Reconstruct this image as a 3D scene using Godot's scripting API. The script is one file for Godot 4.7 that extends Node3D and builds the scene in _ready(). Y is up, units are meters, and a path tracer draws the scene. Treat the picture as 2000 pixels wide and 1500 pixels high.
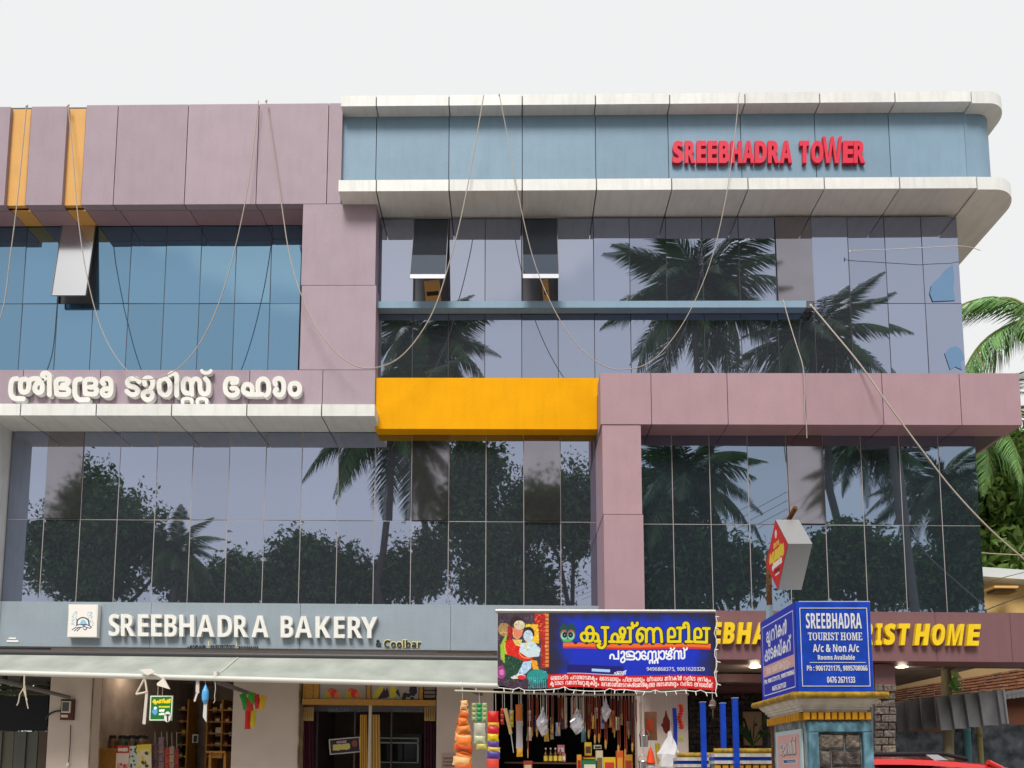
extends Node3D
# A glass-fronted commercial building with a bakery and a shop for worship goods, seen from the road.
# Pixel pairs below are directions read from the photograph (2000 x 1500); every one is given a distance by the plane it lies on.

const F := 1500.0            # focal length in photograph pixels
const HORIZON := 1510.0      # row of the horizon
var pitch := atan(F / 15250.0)
var row0 := HORIZON - F * tan(atan(F / 15250.0))
var cam_pos := Vector3(0, 1.6, 0)
var cam_basis := Basis(Vector3.RIGHT, atan(F / 15250.0))
var rng := RandomNumberGenerator.new()
var taken := {}
var M := {}
var font_sans: Font
var font_bold: Font
var font_fat: Font
var font_serif: Font

# ---------------------------------------------------------------- geometry collector
class Geo:
	var v := PackedVector3Array()
	var n := PackedVector3Array()
	var uv := PackedVector2Array()
	var c := PackedColorArray()
	var colored := false

	func tri(a: Vector3, b: Vector3, d: Vector3, out: Vector3, na = null, nb = null, nd = null, col := Color.WHITE) -> void:
		var face := (d - a).cross(b - a)
		if face.dot(out) < 0.0:
			var t := b; b = d; d = t
			var tn = nb; nb = nd; nd = tn
			face = -face
		face = face.normalized()
		v.append(a); v.append(b); v.append(d)
		n.append(face if na == null else na); n.append(face if nb == null else nb); n.append(face if nd == null else nd)
		for i in 3:
			uv.append(Vector2.ZERO)
			c.append(col)

	func quad(a: Vector3, b: Vector3, d: Vector3, e: Vector3, out: Vector3, col := Color.WHITE) -> void:
		tri(a, b, d, out, null, null, null, col)
		tri(a, d, e, out, null, null, null, col)

	# a quad with its own texture coordinates: a top left, b top right, d bottom right, e bottom left
	func page(a: Vector3, b: Vector3, d: Vector3, e: Vector3, out: Vector3) -> void:
		var nn := out.normalized()
		var flip := (d - a).cross(b - a).dot(out) < 0.0
		var pts := [a, b, d, a, d, e]
		var uvs := [Vector2(0, 0), Vector2(1, 0), Vector2(1, 1), Vector2(0, 0), Vector2(1, 1), Vector2(0, 1)]
		var order := [0, 2, 1, 3, 5, 4] if flip else [0, 1, 2, 3, 4, 5]
		for i in order:
			v.append(pts[i]); n.append(nn); uv.append(uvs[i]); c.append(Color.WHITE)

	# a closed block: four front corners in order round the face, and the vector to the back
	func prism(f: Array, ext: Vector3) -> void:
		var mid: Vector3 = (f[0] + f[1] + f[2] + f[3]) * 0.25 + ext * 0.5
		quad(f[0], f[1], f[2], f[3], -ext)
		quad(f[0] + ext, f[1] + ext, f[2] + ext, f[3] + ext, ext)
		for i in 4:
			var a: Vector3 = f[i]
			var b: Vector3 = f[(i + 1) % 4]
			quad(a, b, b + ext, a + ext, (a + b) * 0.5 + ext * 0.5 - mid)

	func box(mid: Vector3, size: Vector3, basis := Basis()) -> void:
		var x := basis.x * size.x * 0.5
		var y := basis.y * size.y * 0.5
		var z := basis.z * size.z * 0.5
		prism([mid - x + y + z, mid + x + y + z, mid + x - y + z, mid - x - y + z], -2.0 * z)

	# box with bevelled edges round its front face
	func bevel_box(mid: Vector3, size: Vector3, bev: float, basis := Basis()) -> void:
		var hx := size.x * 0.5
		var hy := size.y * 0.5
		var hz := size.z * 0.5
		var rings := []
		for r in [[hz, bev], [hz - bev, 0.0], [-hz + bev, 0.0], [-hz, bev]]:
			var ring := []
			for s in [[-1, 1], [1, 1], [1, -1], [-1, -1]]:
				ring.append(mid + basis * Vector3(s[0] * (hx - r[1]), s[1] * (hy - r[1]), r[0]))
			rings.append(ring)
		quad(rings[0][0], rings[0][1], rings[0][2], rings[0][3], basis.z)
		quad(rings[3][0], rings[3][1], rings[3][2], rings[3][3], -basis.z)
		for k in 3:
			for i in 4:
				var j := (i + 1) % 4
				var q: Vector3 = (rings[k][i] + rings[k][j] + rings[k + 1][i] + rings[k + 1][j]) * 0.25
				quad(rings[k][i], rings[k][j], rings[k + 1][j], rings[k + 1][i], q - mid)

	func tube(p: Array, r0: float, r1: float, sides := 6, caps := true) -> void:
		var count := p.size()
		var prev := []
		var prevn := []
		var side := Vector3.ZERO
		for i in count:
			var dir: Vector3 = (p[mini(i + 1, count - 1)] - p[maxi(i - 1, 0)]).normalized()
			if side == Vector3.ZERO:
				side = dir.cross(Vector3.UP if absf(dir.y) < 0.9 else Vector3.RIGHT).normalized()
			else:
				side = (side - dir * side.dot(dir)).normalized()
			var up := dir.cross(side)
			var r := lerpf(r0, r1, float(i) / maxf(1.0, count - 1.0))
			var ring := []
			var ringn := []
			for k in sides:
				var a := TAU * k / sides
				var nn := side * cos(a) + up * sin(a)
				ring.append(p[i] + nn * r)
				ringn.append(nn)
			if i > 0:
				for k in sides:
					var j := (k + 1) % sides
					tri(prev[k], prev[j], ring[j], ringn[k] + ringn[j], prevn[k], prevn[j], ringn[j])
					tri(prev[k], ring[j], ring[k], ringn[k] + ringn[j], prevn[k], ringn[j], ringn[k])
			if caps and (i == 0 or i == count - 1):
				for k in range(1, sides - 1):
					tri(ring[0], ring[k], ring[k + 1], -dir if i == 0 else dir)
			prev = ring
			prevn = ringn

	# a turned shape: profile of (radius, height) from the top down, about a vertical axis
	func lathe(at: Vector3, profile: Array, sides := 12, flat := 1.0) -> void:
		for i in profile.size() - 1:
			var a: Vector2 = profile[i]
			var b: Vector2 = profile[i + 1]
			for k in sides:
				var t0 := TAU * k / sides
				var t1 := TAU * (k + 1) / sides
				var d0 := Vector3(cos(t0), 0, sin(t0) * flat)
				var d1 := Vector3(cos(t1), 0, sin(t1) * flat)
				var out := (d0 + d1) * 0.5 * absf(a.y - b.y) + Vector3.UP * (b.x - a.x) * signf(a.y - b.y + 1e-9)
				var sl := Vector3.UP * (b.x - a.x) / maxf(absf(a.y - b.y), 0.002) * signf(a.y - b.y + 1e-9)
				var n0 := (d0 + sl).normalized()
				var n1 := (d1 + sl).normalized()
				var p0 := at + d0 * a.x + Vector3.UP * a.y
				var p1 := at + d1 * a.x + Vector3.UP * a.y
				var p2 := at + d1 * b.x + Vector3.UP * b.y
				var p3 := at + d0 * b.x + Vector3.UP * b.y
				if a.x > 1e-5:
					tri(p0, p1, p2, out, n0, n1, n1)
				if b.x > 1e-5:
					tri(p0, p2, p3, out, n0, n1, n0)

	# a plan outline (x, z) raised between two heights
	func slab(plan: PackedVector2Array, y0: float, y1: float) -> void:
		var index := Geometry2D.triangulate_polygon(plan)
		for i in range(0, index.size(), 3):
			var q := [plan[index[i]], plan[index[i + 1]], plan[index[i + 2]]]
			tri(Vector3(q[0].x, y1, q[0].y), Vector3(q[1].x, y1, q[1].y), Vector3(q[2].x, y1, q[2].y), Vector3.UP)
			tri(Vector3(q[0].x, y0, q[0].y), Vector3(q[1].x, y0, q[1].y), Vector3(q[2].x, y0, q[2].y), Vector3.DOWN)
		var turn := 1.0 if Geometry2D.is_polygon_clockwise(plan) else -1.0
		for i in plan.size():
			var a := plan[i]
			var b := plan[(i + 1) % plan.size()]
			var d := b - a
			quad(Vector3(a.x, y1, a.y), Vector3(b.x, y1, b.y), Vector3(b.x, y0, b.y), Vector3(a.x, y0, a.y), Vector3(-d.y, 0, d.x) * turn)

	func mesh() -> ArrayMesh:
		var arr := []
		arr.resize(Mesh.ARRAY_MAX)
		arr[Mesh.ARRAY_VERTEX] = v
		arr[Mesh.ARRAY_NORMAL] = n
		arr[Mesh.ARRAY_TEX_UV] = uv
		if colored:
			arr[Mesh.ARRAY_COLOR] = c
		var m := ArrayMesh.new()
		m.add_surface_from_arrays(Mesh.PRIMITIVE_TRIANGLES, arr)
		return m

# ---------------------------------------------------------------- photograph directions to places
func ray(px: float, py: float) -> Vector3:
	return cam_basis * Vector3((px - 1000.0) / F, (row0 - py) / F, -1.0)

func P(px: float, py: float, depth: float) -> Vector3:      # on the upright plane DEPTH metres in front of the camera
	var d := ray(px, py)
	return cam_pos + d * (depth / -d.z)

func PX(px: float, py: float, x: float) -> Vector3:         # on a plane that runs away from the camera
	var d := ray(px, py)
	return cam_pos + d * ((x - cam_pos.x) / d.x)

func PP(px: float, py: float, depth: float) -> Vector3:     # the facade's courses rise a hair to the right
	return P(px, py + (px - 1000.0) * (py - 690.0) / 63000.0, depth)

# ---------------------------------------------------------------- nodes
func numbered(called: String) -> String:
	if not taken.has(called):
		taken[called] = 0
		return called
	taken[called] += 1
	return "%s_%03d" % [called, taken[called]]

func thing(called: String, label: String, category: String, base := Vector3.ZERO, group := "") -> Node3D:
	var t := Node3D.new()
	t.name = numbered(called)
	add_child(t)
	t.position = base
	t.set_meta("label", label)
	t.set_meta("category", category)
	if group:
		t.set_meta("group", group)
	return t

func part(parent: Node3D, called: String, g, m: Material, label := "") -> MeshInstance3D:
	var o := MeshInstance3D.new()
	o.name = called
	o.mesh = g.mesh() if g is Geo else g
	o.material_override = m
	if label:
		o.set_meta("label", label)
	parent.add_child(o, true)
	if parent.get_parent() == self:
		o.position = -parent.position
	return o

func structure(called: String, g: Geo, m: Material) -> MeshInstance3D:
	var o := MeshInstance3D.new()
	o.name = called
	o.mesh = g.mesh()
	o.material_override = m
	o.set_meta("kind", "structure")
	add_child(o)
	return o

# a block whose front corners are read from the photograph at depth ZF, running straight back to ZB; GAP is left open at its sides
func pblock(x0: float, y0: float, x1: float, y1: float, zf: float, zb: float, gap := 0.0) -> Geo:
	var g := Geo.new()
	pblock_in(g, x0, y0, x1, y1, zf, zb, gap)
	return g

func pblock_in(g: Geo, x0: float, y0: float, x1: float, y1: float, zf: float, zb: float, gap := 0.0) -> void:
	var ym := (y0 + y1) * 0.5
	var xl := PP(x0, ym, zf).x + gap
	var xr := PP(x1, ym, zf).x - gap
	var f := [Vector3(xl, PP(x0, y0, zf).y, -zf), Vector3(xr, PP(x1, y0, zf).y, -zf), Vector3(xr, PP(x1, y1, zf).y, -zf), Vector3(xl, PP(x0, y1, zf).y, -zf)]
	g.prism(f, Vector3(0, 0, zf - zb))

# ---------------------------------------------------------------- materials
func lin(r: float, g: float, b: float) -> Color:
	return Color(r, g, b).linear_to_srgb()

func noise_tex(freq: float, low: float, high: float, oct := 4, size := 512, normal := false, seed_ := 1, bump := 4.0) -> NoiseTexture2D:
	var nz := FastNoiseLite.new()
	nz.seed = seed_
	nz.frequency = freq
	nz.fractal_octaves = oct
	var t := NoiseTexture2D.new()
	t.width = size
	t.height = size
	t.seamless = true
	t.noise = nz
	if normal:
		t.as_normal_map = true
		t.bump_strength = bump
	else:
		var ramp := Gradient.new()
		ramp.set_color(0, Color(low, low, low))
		ramp.set_color(1, Color(high, high, high))
		t.color_ramp = ramp
	return t

# weathered paint: broad patches, rain streaks and grain, as a grey picture that tiles
func weather(low: float, patches: float, streaks: float, grain: float, seed_: int, tint := Color(1, 1, 1)) -> ImageTexture:
	var nz := FastNoiseLite.new()
	nz.seed = seed_
	nz.fractal_octaves = 4
	nz.frequency = 0.009
	var a := nz.get_seamless_image(512, 512)
	nz.frequency = 0.035
	var b := nz.get_seamless_image(512, 64)
	b.resize(512, 512, Image.INTERPOLATE_CUBIC)
	nz.frequency = 0.16
	var c := nz.get_seamless_image(512, 512)
	var im := Image.create(512, 512, false, Image.FORMAT_RGB8)
	for y in 512:
		for x in 512:
			var st := smoothstep(0.35, 0.95, b.get_pixel(x, y).r)
			var dirt := patches * (1.0 - a.get_pixel(x, y).r) + streaks * st + grain * (1.0 - c.get_pixel(x, y).r)
			var v := maxf(low, 1.0 - dirt)
			im.set_pixel(x, y, Color(v, v, v).lerp(Color(v * tint.r, v * tint.g, v * tint.b), clampf(dirt * 2.0, 0.0, 1.0)))
	return ImageTexture.create_from_image(im)

var tex := {}
func mat(called: String, col: Color, rough := 0.6, metal := 0.0, grime := "", scale := Vector3.ONE) -> StandardMaterial3D:
	var m := StandardMaterial3D.new()
	m.resource_name = called
	m.albedo_color = col
	m.roughness = rough
	m.metallic = metal
	if metal == 0.0:
		m.metallic_specular = 0.33
	if grime:
		m.albedo_texture = tex[grime]
		m.uv1_triplanar = true
		m.uv1_world_triplanar = true
		m.uv1_scale = scale
	M[called] = m
	return m

func wavy(m: StandardMaterial3D, which: String, strength: float) -> void:
	m.normal_enabled = true
	m.normal_texture = tex[which]
	m.normal_scale = strength

func make_materials() -> void:
	tex.blotch = noise_tex(0.012, 0.80, 1.0, 5)
	tex.soft = noise_tex(0.008, 0.955, 1.0, 3, 512, false, 7)
	tex.fine = noise_tex(0.06, 0.72, 1.0, 4, 512, false, 3)
	tex.panel = weather(0.6, 0.035, 0.016, 0.06, 21, Color(0.98, 0.98, 0.96))
	tex.ledge = weather(0.4, 0.04, 0.035, 0.05, 33, Color(0.97, 0.97, 0.88))
	tex.stain = noise_tex(0.02, 0.45, 1.0, 5, 512, false, 11)
	tex.buckle = noise_tex(0.010, 0, 1, 2, 512, true, 5, 3.0)
	tex.rough_n = noise_tex(0.05, 0, 1, 5, 512, true, 9, 8.0)
	var panel := Vector3(0.42, 0.42, 0.42)
	for k in 3:
		var s: float = [1.0, 0.955, 1.035][k]
		wavy(mat("mauve%d" % k, lin(0.40 * s, 0.312 * s, 0.375 * s), 0.6, 0.0, "panel", panel), "buckle", 0.06)
		wavy(mat("mauve_low%d" % k, lin(0.43 * s, 0.282 * s, 0.325 * s), 0.58, 0.0, "panel", panel), "buckle", 0.06)
		wavy(mat("blue%d" % k, lin(0.238 * s, 0.362 * s, 0.49 * s), 0.55, 0.0, "panel", panel), "buckle", 0.08)
		mat("white%d" % k, lin(0.82 * s, 0.83 * s, 0.84 * s), 0.45, 0.0, "ledge", Vector3(0.5, 0.5, 0.5))
	wavy(mat("yellow", lin(0.93, 0.42, 0.003), 0.6, 0.0, "panel", panel), "buckle", 0.05)
	M.yellow.metallic_specular = 0.15
	mat("ochre", lin(0.76, 0.41, 0.12), 0.5, 0.0, "panel", panel)
	mat("core", lin(0.12, 0.12, 0.13), 0.9)
	wavy(mat("sign_grey", lin(0.31, 0.37, 0.43), 0.5, 0.0, "panel", panel), "buckle", 0.05)
	wavy(mat("fascia_brown", lin(0.20, 0.105, 0.115), 0.42, 0.0, "soft", Vector3(1.6, 0.2, 1.6)), "buckle", 0.08)
	for k in 3:
		var s: float = [1.0, 0.95, 1.05][k]
		mat("glass%d" % k, lin(0.325 * s, 0.365 * s, 0.485 * s), 0.012, 0.93)
		mat("glass_blue%d" % k, lin(0.175 * s, 0.315 * s, 0.455 * s), 0.02, 0.90)
		mat("glass_green%d" % k, lin(0.24 * s, 0.31 * s, 0.42 * s), 0.012, 0.93)
	mat("glass_hazy", lin(0.30, 0.285, 0.32), 0.04, 0.92, "soft", Vector3(0.5, 0.5, 0.5))  # warmer, slightly blurred glass for a few panes
	mat("glass_deep", lin(0.08, 0.10, 0.135), 0.03, 0.85)  # dark reflection of the open tower sashes put into the glass colour
	mat("glass_open", lin(0.55, 0.56, 0.60), 0.16, 0.85)
	mat("patch_blue", lin(0.19, 0.315, 0.49), 0.03, 0.9)  # bluer tone for the patches on the corner panes
	mat("seal", lin(0.34, 0.31, 0.31), 0.7)
	mat("seal_dark", lin(0.05, 0.05, 0.065), 0.6)
	mat("alu", lin(0.42, 0.43, 0.48), 0.5, 0.2)
	mat("alu_dark", lin(0.13, 0.13, 0.15), 0.5, 0.2)
	mat("room_dark", lin(0.13, 0.13, 0.15), 0.9)

# ---------------------------------------------------------------- camera, sky, sun
func make_view() -> void:
	var cam := Camera3D.new()
	cam.name = "camera"
	cam.projection = Camera3D.PROJECTION_FRUSTUM
	cam.near = 0.05
	cam.far = 900.0
	cam.size = 1500.0 / F * cam.near
	cam.frustum_offset = Vector2(0.0, (row0 - 750.0) / F * cam.near)
	cam.transform = Transform3D(cam_basis, cam_pos)
	add_child(cam)
	cam.current = true
	var e := Environment.new()
	e.background_mode = Environment.BG_SKY
	var sky := Sky.new()
	var sm := ProceduralSkyMaterial.new()
	sm.sky_top_color = lin(0.380, 0.382, 0.385)
	sm.sky_horizon_color = lin(0.380, 0.380, 0.382)
	sm.sky_curve = 0.2
	sm.ground_horizon_color = lin(0.45, 0.44, 0.42)
	sm.ground_bottom_color = lin(0.2, 0.19, 0.17)
	sm.sun_angle_max = 0.0
	sky.sky_material = sm
	e.sky = sky
	e.tonemap_mode = Environment.TONE_MAPPER_LINEAR
	e.tonemap_exposure = 2.3
	e.sdfgi_enabled = true
	e.ssao_enabled = true
	e.ssil_enabled = true
	var we := WorldEnvironment.new()
	we.name = "air"
	we.environment = e
	add_child(we)
	var sun := DirectionalLight3D.new()
	sun.name = "sun"
	sun.light_energy = 0.5
	sun.light_color = Color(1.0, 0.985, 0.955)
	sun.light_angular_distance = 22.0
	sun.shadow_enabled = true
	add_child(sun)
	sun.look_at_from_position(Vector3.ZERO, Vector3(0.13, -0.80, -0.585), Vector3.UP)

# ---------------------------------------------------------------- the building
func panels(parent: Node3D, called: String, xs: Array, y0: float, y1: float, zf: float, zb: float, mats: Array, gap := 0.006) -> void:
	for i in xs.size() - 1:
		part(parent, called, pblock(xs[i], y0, xs[i + 1], y1, zf, zb, gap), M[mats[i * 7 % mats.size()]])

# a glass wall: a dark backing with panes and joint strips; SPECIAL maps "column,row" to [material, outward tilt of a top-hung sash in degrees]
func curtain(building: Node3D, called: String, xs: Array, ys: Array, yref: float, z: float, kinds: Array, special: Dictionary, seal: String) -> MeshInstance3D:
	var x := []
	for q in xs:
		x.append(PP(q, yref, z).x)
	var g := Geo.new()
	var nx := xs.size() - 1
	var ny := ys.size() - 1
	g.prism([Vector3(x[0], PP(xs[0], ys[0], z).y, -z - 0.05), Vector3(x[nx], PP(xs[nx], ys[0], z).y, -z - 0.05), Vector3(x[nx], PP(xs[nx], ys[ny], z).y, -z - 0.05), Vector3(x[0], PP(xs[0], ys[ny], z).y, -z - 0.05)], Vector3(0, 0, -0.15))
	var wall := part(building, called, g, M.room_dark)
	for j in ny:
		for i in nx:
			var key := "%d,%d" % [i, j]
			var m: Material = M[kinds[rng.randi() % kinds.size()]]
			var tilt := 0.0
			if special.has(key):
				m = M[special[key][0]]
				tilt = deg_to_rad(special[key][1])
			var q := [Vector3(x[i] + 0.006, PP(xs[i], ys[j], z).y - 0.006, -z), Vector3(x[i + 1] - 0.006, PP(xs[i + 1], ys[j], z).y - 0.006, -z), Vector3(x[i + 1] - 0.006, PP(xs[i + 1], ys[j + 1], z).y + 0.006, -z), Vector3(x[i] + 0.006, PP(xs[i], ys[j + 1], z).y + 0.006, -z)]
			var mid: Vector3 = (q[0] + q[2]) * 0.5
			var ax := rng.randfn(0.0, 0.0028)
			var ay := rng.randfn(0.0, 0.0028)
			var ext := Vector3(0, 0, -0.009)
			for k in 4:
				if tilt > 0.0:
					var drop: float = q[0].y - q[k].y
					q[k] = Vector3(q[k].x, q[0].y - drop * cos(tilt), -z + 0.012 + drop * sin(tilt))
				else:
					q[k].z += (q[k].x - mid.x) * ax + (q[k].y - mid.y) * ay
			var pg := Geo.new()
			pg.prism(q, ext)
			var pane := part(wall, "glass_pane" if tilt < 0.04 else "window_sash", pg, m)
			if tilt >= 0.04:      # an aluminium frame round the sash and stays at its sides
				for k in 4:
					var fr := Geo.new()
					var a: Vector3 = q[k]
					var b: Vector3 = q[(k + 1) % 4]
					var inw: Vector3 = ((q[(k + 2) % 4] + q[(k + 3) % 4]) * 0.5 - (a + b) * 0.5).normalized()
					var w := 0.09 if k == 2 and tilt > 0.2 else 0.010
					var lift := Vector3(0, -sin(tilt), cos(tilt)) * (0.006 + 0.002 * (k % 2))
					fr.prism([a + lift, b + lift, b + inw * w + lift, a + inw * w + lift], Vector3(0, sin(tilt), -cos(tilt)) * 0.03)
					part(wall, "sash_frame", fr, M.alu if k == 2 else M.alu_dark)
			if tilt < 0.04 and special.has(key):
				pane.set_meta("label", "hazy brownish pane")
	for i in range(1, nx):
		var s := Geo.new()
		var top := PP(xs[i], ys[0], z).y
		var low := PP(xs[i], ys[ny], z).y
		s.box(Vector3(x[i], (top + low) * 0.5, -z - 0.006), Vector3(0.0105, top - low, 0.012))
		part(wall, "joint_strip", s, M[seal])
	for j in range(1, ny):
		var s := Geo.new()
		s.prism([Vector3(x[0], PP(xs[0], ys[j], z).y + 0.005, -z - 0.003), Vector3(x[nx], PP(xs[nx], ys[j], z).y + 0.005, -z - 0.003), Vector3(x[nx], PP(xs[nx], ys[j], z).y - 0.005, -z - 0.003), Vector3(x[0], PP(xs[0], ys[j], z).y - 0.005, -z - 0.003)], Vector3(0, 0, -0.01))
		part(wall, "joint_strip", s, M[seal])
	return wall

func round_plan(xl: float, xr: float, zf: float, zb: float, r: float) -> PackedVector2Array:
	var p := PackedVector2Array([Vector2(xl, -zb), Vector2(xl, -zf), Vector2(xr - r, -zf)])
	for k in range(1, 11):
		var a := PI * 0.5 * k / 10.0
		p.append(Vector2(xr - r + sin(a) * r, -zf - r + cos(a) * r))
	p.append(Vector2(xr, -zb))
	return p

func make_building() -> Node3D:
	var b := thing("commercial_building", "three storey commercial building clad in mauve, blue and white panels with tinted glass walls", "building", Vector3(0, 0, -11.2))
	var g := Geo.new()
	# the solid mass behind the facade
	var xl := PP(-330, 700, 11.4).x
	g.prism([Vector3(xl, P(0, 225, 11.4).y, -11.45), Vector3(PP(700, 300, 11.4).x, P(0, 225, 11.4).y, -11.45), Vector3(PP(700, 300, 11.4).x, 3.55, -11.45), Vector3(xl, 3.55, -11.45)], Vector3(0, 0, -9.0))
	part(b, "structural_core", g, M.core)
	g = Geo.new()
	var xr := PP(1878, 650, 11.0).x
	g.prism([Vector3(PP(705, 300, 11.4).x, P(0, 215, 11.4).y, -11.30), Vector3(xr, P(0, 215, 11.4).y, -11.30), Vector3(xr, 3.56, -11.30), Vector3(PP(705, 300, 11.4).x, 3.56, -11.30)], Vector3(0, 0, -9.0))
	part(b, "structural_core", g, M.core)
	# glass walls
	curtain(b, "curtain_wall", [737, 806, 876, 947, 1019, 1090, 1161, 1232, 1304, 1376, 1448, 1520, 1592, 1664, 1737, 1810, 1882], [427, 594, 742], 650, 11.0, ["glass0", "glass1", "glass2", "glass0"],
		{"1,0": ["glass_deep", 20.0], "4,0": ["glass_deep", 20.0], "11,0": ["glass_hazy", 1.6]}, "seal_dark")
	curtain(b, "curtain_wall", [14, 86, 157, 229, 302, 372, 444, 516, 587, 659, 731, 803, 876, 949, 1023, 1095, 1167], [842, 1019, 1184], 1016, 11.0, ["glass0", "glass1", "glass2"],
		{"1,0": ["glass_hazy", 0.6], "11,0": ["glass_hazy", 0.8], "14,0": ["glass_hazy", 0.8]}, "seal")
	curtain(b, "curtain_wall", [1248, 1315, 1389, 1464, 1541, 1613, 1688, 1764, 1841, 1915], [844, 1022, 1190], 1025, 10.5, ["glass_green0", "glass_green1", "glass_green2"],
		{"4,0": ["glass_hazy", 1.2]}, "seal")
	curtain(b, "curtain_wall", [-163, -94, -25, 44, 113, 182, 251, 320, 389, 458, 527, 586], [420, 592, 732], 590, 11.2, ["glass_blue0", "glass_blue1", "glass_blue2"],
		{"4,0": ["glass_open", 7.0]}, "seal_dark")
	# flat bluer patches laid over the corner panes
	for f in [[[1816, 575], [1819, 560], [1826, 551], [1838, 541], [1846, 530], [1861, 518], [1864, 545], [1862, 566], [1866, 588], [1840, 589], [1822, 590]], [[1845, 690], [1856, 679], [1868, 676], [1878, 684], [1884, 700], [1876, 706], [1880, 722], [1866, 716], [1856, 722]]]:
		var poly := PackedVector2Array()
		for q in f:
			var w := PP(q[0], q[1], 10.99)
			poly.append(Vector2(w.x, w.y))
		var fg := Geo.new()
		var ix := Geometry2D.triangulate_polygon(poly)
		for i in range(0, ix.size(), 3):
			fg.tri(Vector3(poly[ix[i]].x, poly[ix[i]].y, -10.99), Vector3(poly[ix[i + 1]].x, poly[ix[i + 1]].y, -10.99), Vector3(poly[ix[i + 2]].x, poly[ix[i + 2]].y, -10.99), Vector3.BACK)
		part(b, "blue_patch", fg, M.patch_blue)
	# parapet over the left wing
	var pz := 10.74
	var par := part(b, "parapet", pblock(-330, 203, 664, 393, pz + 0.10, 11.42), M.core)
	panels(par, "cladding_panel", [163, 226, 364, 503, 640, 668], 199, 396, pz, pz + 0.12, ["mauve0", "mauve1", "mauve2"], 0.006)
	panels(par, "cladding_panel", [55, 127], 201, 396, pz, pz + 0.12, ["mauve1"])
	panels(par, "cladding_panel", [-330, -230, -124, 15], 201, 396, pz, pz + 0.12, ["mauve2", "mauve0", "mauve1"])
	for q in [[15, 55], [127, 163]]:
		part(par, "ochre_strip", pblock(q[0], 206, q[1], 397, pz + 0.06, pz + 0.12), M.ochre)
	# soffit of the parapet, with the two strips running back under it
	for q in [[-330, -124, "mauve_low0"], [-124, 13, "mauve_low1"], [13, 50, "ochre"], [50, 122, "mauve_low2"], [122, 160, "ochre"], [160, 226, "mauve_low1"], [226, 364, "mauve_low0"], [364, 503, "mauve_low1"], [503, 600, "mauve_low0"]]:
		var s := Geo.new()
		var xa := PP(q[0], 396, pz).x + 0.004
		var xb := PP(q[1], 396, pz).x - 0.004
		var yy := PP((q[0] + q[1]) * 0.5, 396, pz).y - 0.002
		s.box(Vector3((xa + xb) * 0.5, yy + 0.012, -(pz + 0.125 + 11.19) * 0.5), Vector3(xb - xa, 0.02, 11.19 - pz - 0.13))
		part(par, "soffit_panel", s, M[q[2]])
	# column between the wings
	var col := part(b, "column", pblock(594, 398, 731, 722, pz + 0.03, 11.4), M.core)
	part(col, "cladding_panel", pblock(590, 397, 734, 556, pz, 11.05, 0.001), M.mauve0)
	part(col, "cladding_panel", pblock(587, 557, 733.5, 722, pz, 11.05, 0.001), M.mauve2)
	# band with the sign, and the white ledge under it
	var band := part(b, "sign_band", pblock(-330, 726, 731, 786, pz + 0.02, 11.2), M.core)
	panels(band, "cladding_panel", [-330, -250, -103, 44, 195, 341, 487, 630, 733], 723, 791, pz, pz + 0.15, ["mauve2", "mauve0", "mauve1"], 0.005)
	var lz := 10.47
	var led := part(b, "ledge", pblock(-330, 793, 731, 810, lz + 0.02, 10.95), M.core)
	panels(led, "ledge_panel", [-330, -255, -108, 40, 188, 335, 482, 628, 733], 790, 813, lz, 10.99, ["white0", "white1", "white2"], 0.009)
	# wall end at the left of the lower glass
	part(b, "wall_end", pblock(-330, 816, -32, 1184, 10.52, 11.3), M.white1)
	# yellow box
	part(b, "yellow_box", pblock(733.5, 738, 1171, 838, 10.79, 10.995), M.yellow)
	# right band and column
	var rz := 10.15
	var rb := part(b, "upper_band", pblock(1176, 732, 1990, 824, rz + 0.02, 11.6), M.core)
	panels(rb, "cladding_panel", [1172, 1272, 1421, 1573, 1724, 1876, 1994], 728.5, 828, rz, rz + 0.35, ["mauve_low0", "mauve_low1", "mauve_low2", "mauve_low0"], 0.0055)
	panels(rb, "cladding_panel", [1172, 1421, 1724, 1994], 825, 828.5, rz + 0.352, 11.6, ["mauve_low0", "mauve_low1", "mauve_low2"], 0.004)
	var rc := part(b, "column", pblock(1180, 831, 1254, 1188, rz + 0.04, 11.2), M.core)
	part(rc, "cladding_panel", pblock(1177, 829, 1253, 1003, rz + 0.01, 11.18, 0.001), M.mauve_low2)
	part(rc, "cladding_panel", pblock(1180, 1004, 1258, 1189, rz + 0.01, 11.18, 0.001), M.mauve_low0)
	# roof cornice, blue band and canopy of the tower
	var cx := [735, 877, 1020, 1163, 1308, 1455, 1601, 1748, 1897]
	var bx := [735, 877, 1020, 1163, 1305, 1447, 1592, 1737, 1885]
	var kx := [735, 877, 1020, 1165, 1312, 1461, 1610, 1757, 1908]
	var zu := 10.62
	var zb := 10.81
	var zl := 10.48
	var cor := part(b, "roof_cornice", pblock(680, 188, 1890, 203, zu + 0.02, 11.5), M.core)
	panels(cor, "cornice_panel", [665] + cx, 184.5, 205, zu, 11.5, ["white1", "white0", "white2"], 0.009)
	var eg := Geo.new()
	eg.slab(round_plan(PP(1897, 195, zu).x + 0.006, P(1951, 195, zu + 0.3).x, zu, 12.6, 0.36), P(1925, 201.5, zu).y, P(1925, 178, zu).y)
	part(cor, "cornice_panel", eg, M.white1)
	var bb := part(b, "blue_band", pblock(680, 226, 1880, 352, zb + 0.03, 11.5), M.core)
	panels(bb, "cladding_panel", [669] + bx, 206, 351, zb, zb + 0.2, ["blue0", "blue1", "blue2"], 0.006)
	eg = Geo.new()
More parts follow.
